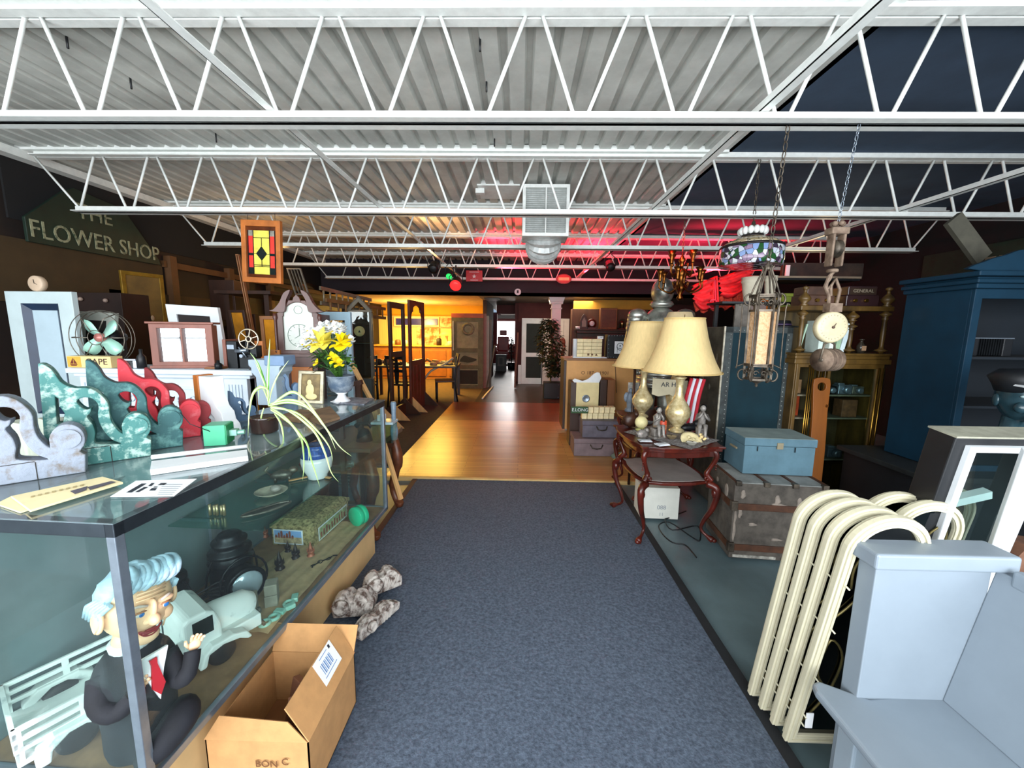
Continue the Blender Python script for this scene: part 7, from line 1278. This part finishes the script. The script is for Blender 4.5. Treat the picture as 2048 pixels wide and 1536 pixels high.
m.build('grooves',mat('groove_grey','#8f8680',.6),t); M().tube([(W2*.72+.06*math.sin(q*3),-.03,Hh-.55-q*.5) for q in[i/8 for i in range(9)]],[.06,.08,.07,.05,.06,.05,.04,.05,.03],8).build('dried_garland',mat('rusty_garland','#8a3a2c',.8,0,.4,20),t)
Y=9.6; c=P(1110,700,Y); struct(M().box(-.11,-.11,0,.11,.11,2.18).box(-.13,-.13,2.06,.13,.13,2.09).box(-.13,-.13,0,.13,.13,.1).box(-.15,-.15,2.18,.15,.15,2.22).prism([(-.15,2.22),(.15,2.22),(.19,2.33),(-.19,2.33)],.36,-.18).build('column',mat('pinkish_white_column','#e4d2d2',.5,0,.04,6),bev=.004)).location=(c.x,Y,0)
bpy.data.objects['column'].name='trim_21'
g=G(1103,794); t=thing('potted_tree','leafy tree in a square black planter in front of the white column','potted tree',(g.x,g.y-.1,.008)); m=M().plate([rect(-.2,0,.2,.36)],.38,-.19,.006); m.build('planter',black_p,t); M().ball((.13,-.2,.32),.012).ball((.13,-.2,.04),.012).build('corner_studs',steel,t); m=M()
m.tube(cr([(-.03,0,.3),(-.05,.02,.7),(0,0,1.0),(-.04,.02,1.35),(-.1,0,1.7)],4),.016,7).tube([(0,0,.6),(-.12,-.05,.9),(-.2,-.05,1.15)],.01,6).tube([(0,0,.8),(.14,0,1.1),(.2,.02,1.3)],.01,6); m.build('trunk',mat('trunk_brown','#5a4630',.8),t); m=M(); random.seed(13)
for i in range(900):
    z=random.uniform(.5,1.78); r=.26*math.sin(PI*min(1,max(.1,(z-.35)/1.6)))+.03; a_=random.random()*6.28; q=random.random()**.5*r; off=-.04-.06*(z>1.2)+.05*(z<.8)
    petal(m,(off+q*math.cos(a_),q*math.sin(a_),z),(math.cos(a_),math.sin(a_),random.uniform(-.9,.3)),random.uniform(.08,.13),.07,.3,i%2)
m.build('leaves',[mat('tree_leaf','#4a4a22',.6,0,.3,20),mat('tree_leaf_dark','#26301a',.6)],t)
# hutch with mantel and clocks at the back
Y=9.75; a=P(1142,700,Y); b=P(1292,700,Y); W=b.x-a.x; t=thing('back_hutch','large brown panelled hutch with a mantel shelf on the back right','hutch',(a.x,Y,.008)); Hh=P(1210,619,Y).z; hb_=mat('hutch_brown','#543520',.6,0,.2,5,grain=(1,1,.3)); B(0,0,0,W,.3,Hh).build('back_panel',hb_,t,.005); zs=P(1210,659,Y-.3).z
m=M(); m.box(.05,-.28,zs-.04,W+.02,0,zs).box(.1,-.22,zs-.1,W,0,zs-.04).box(.12,-.12,.2,W-.05,0,zs-.1); m.build('mantel_shelf',wood_dark,t,.006)
for i in range(3): B(.25+i*.55,-.135,.5,.65+i*.55,-.12,zs-.2).build('door_panel',hb_,t,.004)
struct(hang('trim_22',1148,600,1306,619,9.9,.1,mat('mustard_board','#b5841c',.6,0,.08,4),'','')).pop('label',0)
def atb(px,z,dy=-.14): return (P(px,655,Y+dy).x,Y+dy,z)
zq=zs+.009
t=thing('cathedral_clock','dark pointed mantel clock at the left end of the back shelf','clock',atb(1167,zq)); M().prism(cr([(-.09,0),(.09,0),(.09,.2),(.05,.3),(0,.36),(-.05,.3),(-.09,.2)],1,True),.1,-.05).build('clock_case',wood_dark,t,.006); M().prism(cr([(-.05,.05),(.05,.05),(.05,.18),(0,.28),(-.05,.18)],1,True),.004,-.055).build('face',mat('grey_face','#8f8a7c',.5),t)
t=thing('round_clock','small dark clock with a round white face on the back shelf','clock',atb(1183,zq)); m=M(); m.x=T(0,0,.13,0,R(90)); m.lathe([(0,-.05),(.11,-.05),(.12,0),(.1,.04),(.0,.04)],n=24); m.x=Matrix(); m.box(-.1,-.05,0,.1,.05,.04); m.build('clock_case',wood_red,t); m=M(); m.x=T(0,-.03,.13,0,R(90)); m.lathe([(0,.015),(.06,.015),(.06,.025),(0,.025)],n=20); m.build('face',white_paint,t); M().bar((0,-.058,.13),(0,-.058,.17),.008,.003).build('hands',ink,t)
t=thing('wooden_cabinet','tall brown cabinet standing in the middle of the back shelf','cabinet',atb(1215,zq,-.12)); B(-.2,-.1,0,.2,.1,.5).build('case_body',wood_mid,t,.01); B(-.17,-.108,.04,.17,-.1,.46).build('door',mat('brown_door','#5e351c',.5,0,.2,5),t,.004)
t=thing('glass_dome_clock','small clock under a glass dome right of the tall cabinet','clock',atb(1244,zq)); M().lathe([(0,0),(.11,0),(.11,.03),(0,.03)]).build('base',wood_red,t); M().lathe([(.03,.03),(.04,.1),(.05,.14),(.03,.2),(0,.2)]).build('movement',brass,t); M().lathe([(.09,.03),(.09,.18),(.06,.24),(0,.26)],n=24).build('dome',glass_m,t)
t=thing('small_white_tin','small white tin at the left corner of the back shelf','tin',atb(1156,zq)); M().lathe([(0,0),(.06,0),(.06,.06),(0,.062)],n=18).build('tin_body',white_paint,t); t=thing('dark_goblet','dim goblet at the right end of the back shelf','goblet',atb(1268,zq)); M().lathe([(0,0),(.05,0),(.01,.02),(.01,.1),(.06,.2),(.05,.2),(0,.12)],n=16).build('cup',dark_brass,t)
# cream backed dresser and what stands on it and before it
Y=5.55; a=P(1130,780,Y); b=P(1272,780,Y); zt=P(1195,717,Y).z; t=thing('dresser','tall dresser seen from its plain tan back, right of the aisle','dresser',(a.x,Y,.012)); W=b.x-a.x+.1; B(.0,0,.12,W,.45,zt-.03).build('case_body',mat('tan_back_board','#d8a060',.6,0,.08,3),t,.004); B(-.03,-.02,zt-.045,W,.46,zt-.012).build('top',mat('dresser_top','#8a5c34',.5,0,.15,6),t,.004); B(-.025,-.01,.12,.01,.45,zt-.05).build('side_edge',wood_dark,t,.003)
for x in(.08,W-.1):
    for y in(.05,.4): M().tube([(x,y,.12),(x+.01,y,.05),(x,y,0)],[.03,.018,.02],8).build('leg',white_paint,t)
m=M().text('O 187    1901',.07,(.42,-.003,zt-.22),(PI/2,0,0),.0004); m.build('stencil',mat('brown_marker','#6b4526'),t); M().tube(cr([(W*.62,-.004,zt-.05),(W*.64,-.01,zt-.25),(W*.66,-.005,zt-.5)],4),.004,5).build('cord',wood_dark,t)
def ond(px,dy=.1): return (P(px,717,Y+dy).x,Y+dy,zt+.002)
crs=mat('cream_split_blocks','#f2dfb0',.7,0,.12,16); t=thing('wood_block_stack','neat stack of cream wooden blocks with stamped marks on the dresser','stack of blocks',ond(1178)); 
a0=P(1156,700,Y).x-ond(1178)[0]; b0=P(1208,700,Y).x-ond(1178)[0]; hh=P(1180,680,Y).z-zt
B(a0-.06,-.05,0,b0+.08,.2,.012).build('paper_base',paper,t)
for i in range(5):
    m=M(); x=a0; k=0
    while x<b0-.05: w_=min(.09+.03*((k*7+i*3)%3),b0-x); m.box(x,0,.013+i*hh/5,x+w_-.003,.14,.013+(i+1)*hh/5-.003); x+=w_; k+=1
    m.build('row_of_blocks',crs,t,.003)
M().box(a0+.15,-.002,.03,a0+.18,0,.06).prism(circ(a0+.22,.045,.015,12),.002,-.002).prism([(a0+.26,.03),(a0+.3,.03),(a0+.28,.065)],.002,-.002).build('stamped_marks',mat('brown_marker','#6b4526'),t)
t=thing('white_canister','tall narrow white canister left of the block stack','canister',ond(1149)); M().lathe([(0,0),(.032,0),(.032,.26),(.03,.27),(0,.27)],n=16).build('tube_body',white_paint,t); t=thing('white_card_block','small white block on top of the cream block stack','block',(ond(1200)[0],Y+.15,zt+.002+hh+.012)); B(-.04,-.03,0,.04,.03,.04).build('block_body',paper,t,.003); M().tube([(-.03,-.031,.01),(.03,-.031,.03)],.002,4).build('pencil_mark',ink,t)
cx,z0,wd,ht=bb(1216,670,1264,718,Y); t=thing('amplifier_case','black studded case with a white card showing a drawn dial, on the dresser','case',(cx,Y+.12,zt+.002)); B(-wd/2,-.08,0,wd/2,.12,ht).build('case_body',black_p,t,.008); B(-wd*.2,-.083,ht*.2,wd*.18,-.08,ht*.72).build('white_card',paper,t); m=M(); m.tube([(.01+.045*math.cos(q),-.086,ht*.5+.05*math.sin(q)) for q in[2*PI*i/20 for i in range(20)]],.004,5,closed=True).ball((.01,-.086,ht*.53),.01,.003,.01).bar((-.03,-.086,ht*.25),(-.025,-.086,ht*.5),.004,.003); m.box(-.015,-.088,ht*.42,.03,-.085,ht*.44); m.build('drawn_dial',ink,t); m=M()
for i in range(9): m.ball((-wd/2+.02+i*(wd-.04)/8,-.083,ht-.015),.007,n=6,k=4); m.ball((-wd/2+.02+i*(wd-.04)/8,-.083,.015),.007,n=6,k=4)
for i in range(6): m.ball((-wd/2+.015,-.083,.02+i*(ht-.04)/5),.007,n=6,k=4)
m.build('studs',steel,t)
# trunks on the floor
def crate(x0,y0,x1,y1,Y_,dep,z,mt,label,grp=None):
    a=P(x0,(y0+y1)/2,Y_).x; b=P(x1,(y0+y1)/2,Y_).x; h_=P((x0+x1)/2,y0,Y_).z-z; t=thing('storage_trunk',label,'trunk',(a,Y_,z),0,grp); W_=b-a; B(0,0,0,W_,dep,h_*.72).build('body',mt,t,.006); B(-.005,-.006,h_*.73,W_+.005,dep+.005,h_).build('lid',mt,t,.006); m=M(); m.tube([(W_*.36,-.01,h_*.68),(W_*.4,-.03,h_*.5),(W_*.5,-.035,h_*.46),(W_*.6,-.03,h_*.5),(W_*.64,-.01,h_*.68)],.007,6); m.build('handle',iron,t); return z+h_
zz1=crate(1148,878,1237,918,4.68,.36,.013,mat('plum_grey_trunk','#7c6a6e',.6,0,.2,5),'plum grey trunk with a wire handle on the floor right of the aisle','trunks in front of the dresser')
zz2=crate(1165,842,1241,880,4.74,.3,zz1+.002,mat('slate_plum_trunk','#66606c',.6,0,.25,5),'slate plum trunk stacked on the plum grey one','trunks in front of the dresser')
zq=zz2+.002; cx,z0,wd,ht=bb(1150,765,1202,840,5.05); 
t=thing('speaker_box','cream front box with a round metal hole and dark sides, before the dresser','speaker box',(cx-.02,5.12,.55)); h2=P(1175,765,5.12).z-.55; B(-wd/2-.03,0,0,wd/2,.3,h2).build('case_body',mat('dark_grey_side','#4c3c34',.6),t,.004); B(-wd/2+.04,-.01,0,wd/2,0,h2).build('cream_front',mat('cream_board','#e2d09a',.6,0,.08,6),t,.003); m=M(); m.x=T(.0,-.012,h2*.35,0,R(90)); m.lathe([(.0,.0),(.045,0),(.05,.012),(.04,.01),(0,.004)],n=24); m.build('metal_port',steel,t)
B(-wd/2-.03,0,-.536,wd/2,.3,-.002).build('support_case',wood_dark,t); M().prism(cr([(-.16,h2),(.17,h2),(.17,h2+.13),(.1,h2+.12),(.04,h2+.06),(-.05,h2+.02),(-.15,h2+.05)],2,True),.02,0).build('torn_white_card',paper,t)
cx,z0,wd,ht=bb(1203,762,1233,830,5.0); t=thing('wooden_case','dark brown narrow cases standing right of the speaker box','case',(cx,5.1,.013)); zc=P(1218,762,5.1).z; B(-wd/2,0,0,-.01,.3,zc).build('left_case',wood_dark,t,.003); B(.0,0,0,wd/2,.3,zc).build('right_case',wood_mid,t,.003)
t=thing('lettered_sign','narrow dark green sign with white letters on the trunks','sign',(P(1158,818,4.8).x,4.78,P(1158,826,4.8).z-.0)); B(-.1,0,0,.11,.02,.085).build('board',mat('sign_green','#1f4a20',.5),t,.002); M().text('E.LONG',.058,(0.01,-.003,.043),(PI/2,0,0),.001).build('letters',white_paint,t)
random.seed(6)
for r_ in range(2):
    for i in range(6):
        x=P(1168+i*11,826,4.86).x; w_=.062; o=B(-w_/2,-.04,0,w_/2,.06,.075).build('cream_block',crs,bev=.004); o.location=(x+.01*(r_),4.86+.005*i,zq+r_*.078); tag(o,'cream wooden block on the upper trunk, %s row, %s'%(('bottom','top')[r_],('leftmost','second from the left','third from the left','third from the right','second from the right','rightmost')[i]),'wood block','cream wooden blocks on the trunk')
o=M().ball((0,0,.06),.09,.06,.07,14,8,fn=lambda p:p*(1+.2*math.sin(p.x*6+p.z*5))).build('plaster_fragment',mat('grey_green_plaster','#6f7a6c',.8)); o.location=(P(1230,905,4.5).x+.05,4.5,.01); tag(o,'grey green rounded fragment on the floor right of the trunks','fragment')
g=P(1248,820,4.2); t=thing('angel_statue','small blue grey statue at the back left of the lamp tables','statue',(1.11,3.86,.757)); m=M(); m.lathe([(0,0),(.05,0),(.05,.02),(.03,.04),(.035,.1),(.03,.16),(.012,.19)],n=14); m.ball((0,-.005,.21),.022,.022,.026).ball((-.03,.02,.14),.03,.012,.05).ball((.03,.02,.14),.03,.012,.05); m.build('figure',mat('blue_grey_statue','#6a7480',.6,0,.25,14),t)
hang('leaning_picture',1256,765,1278,812,3.95,.02,mat('dark_picture','#4c5458',.4,0,.6,16,col2='#c9c4ba'),'small framed picture leaning behind the battle axe','picture')
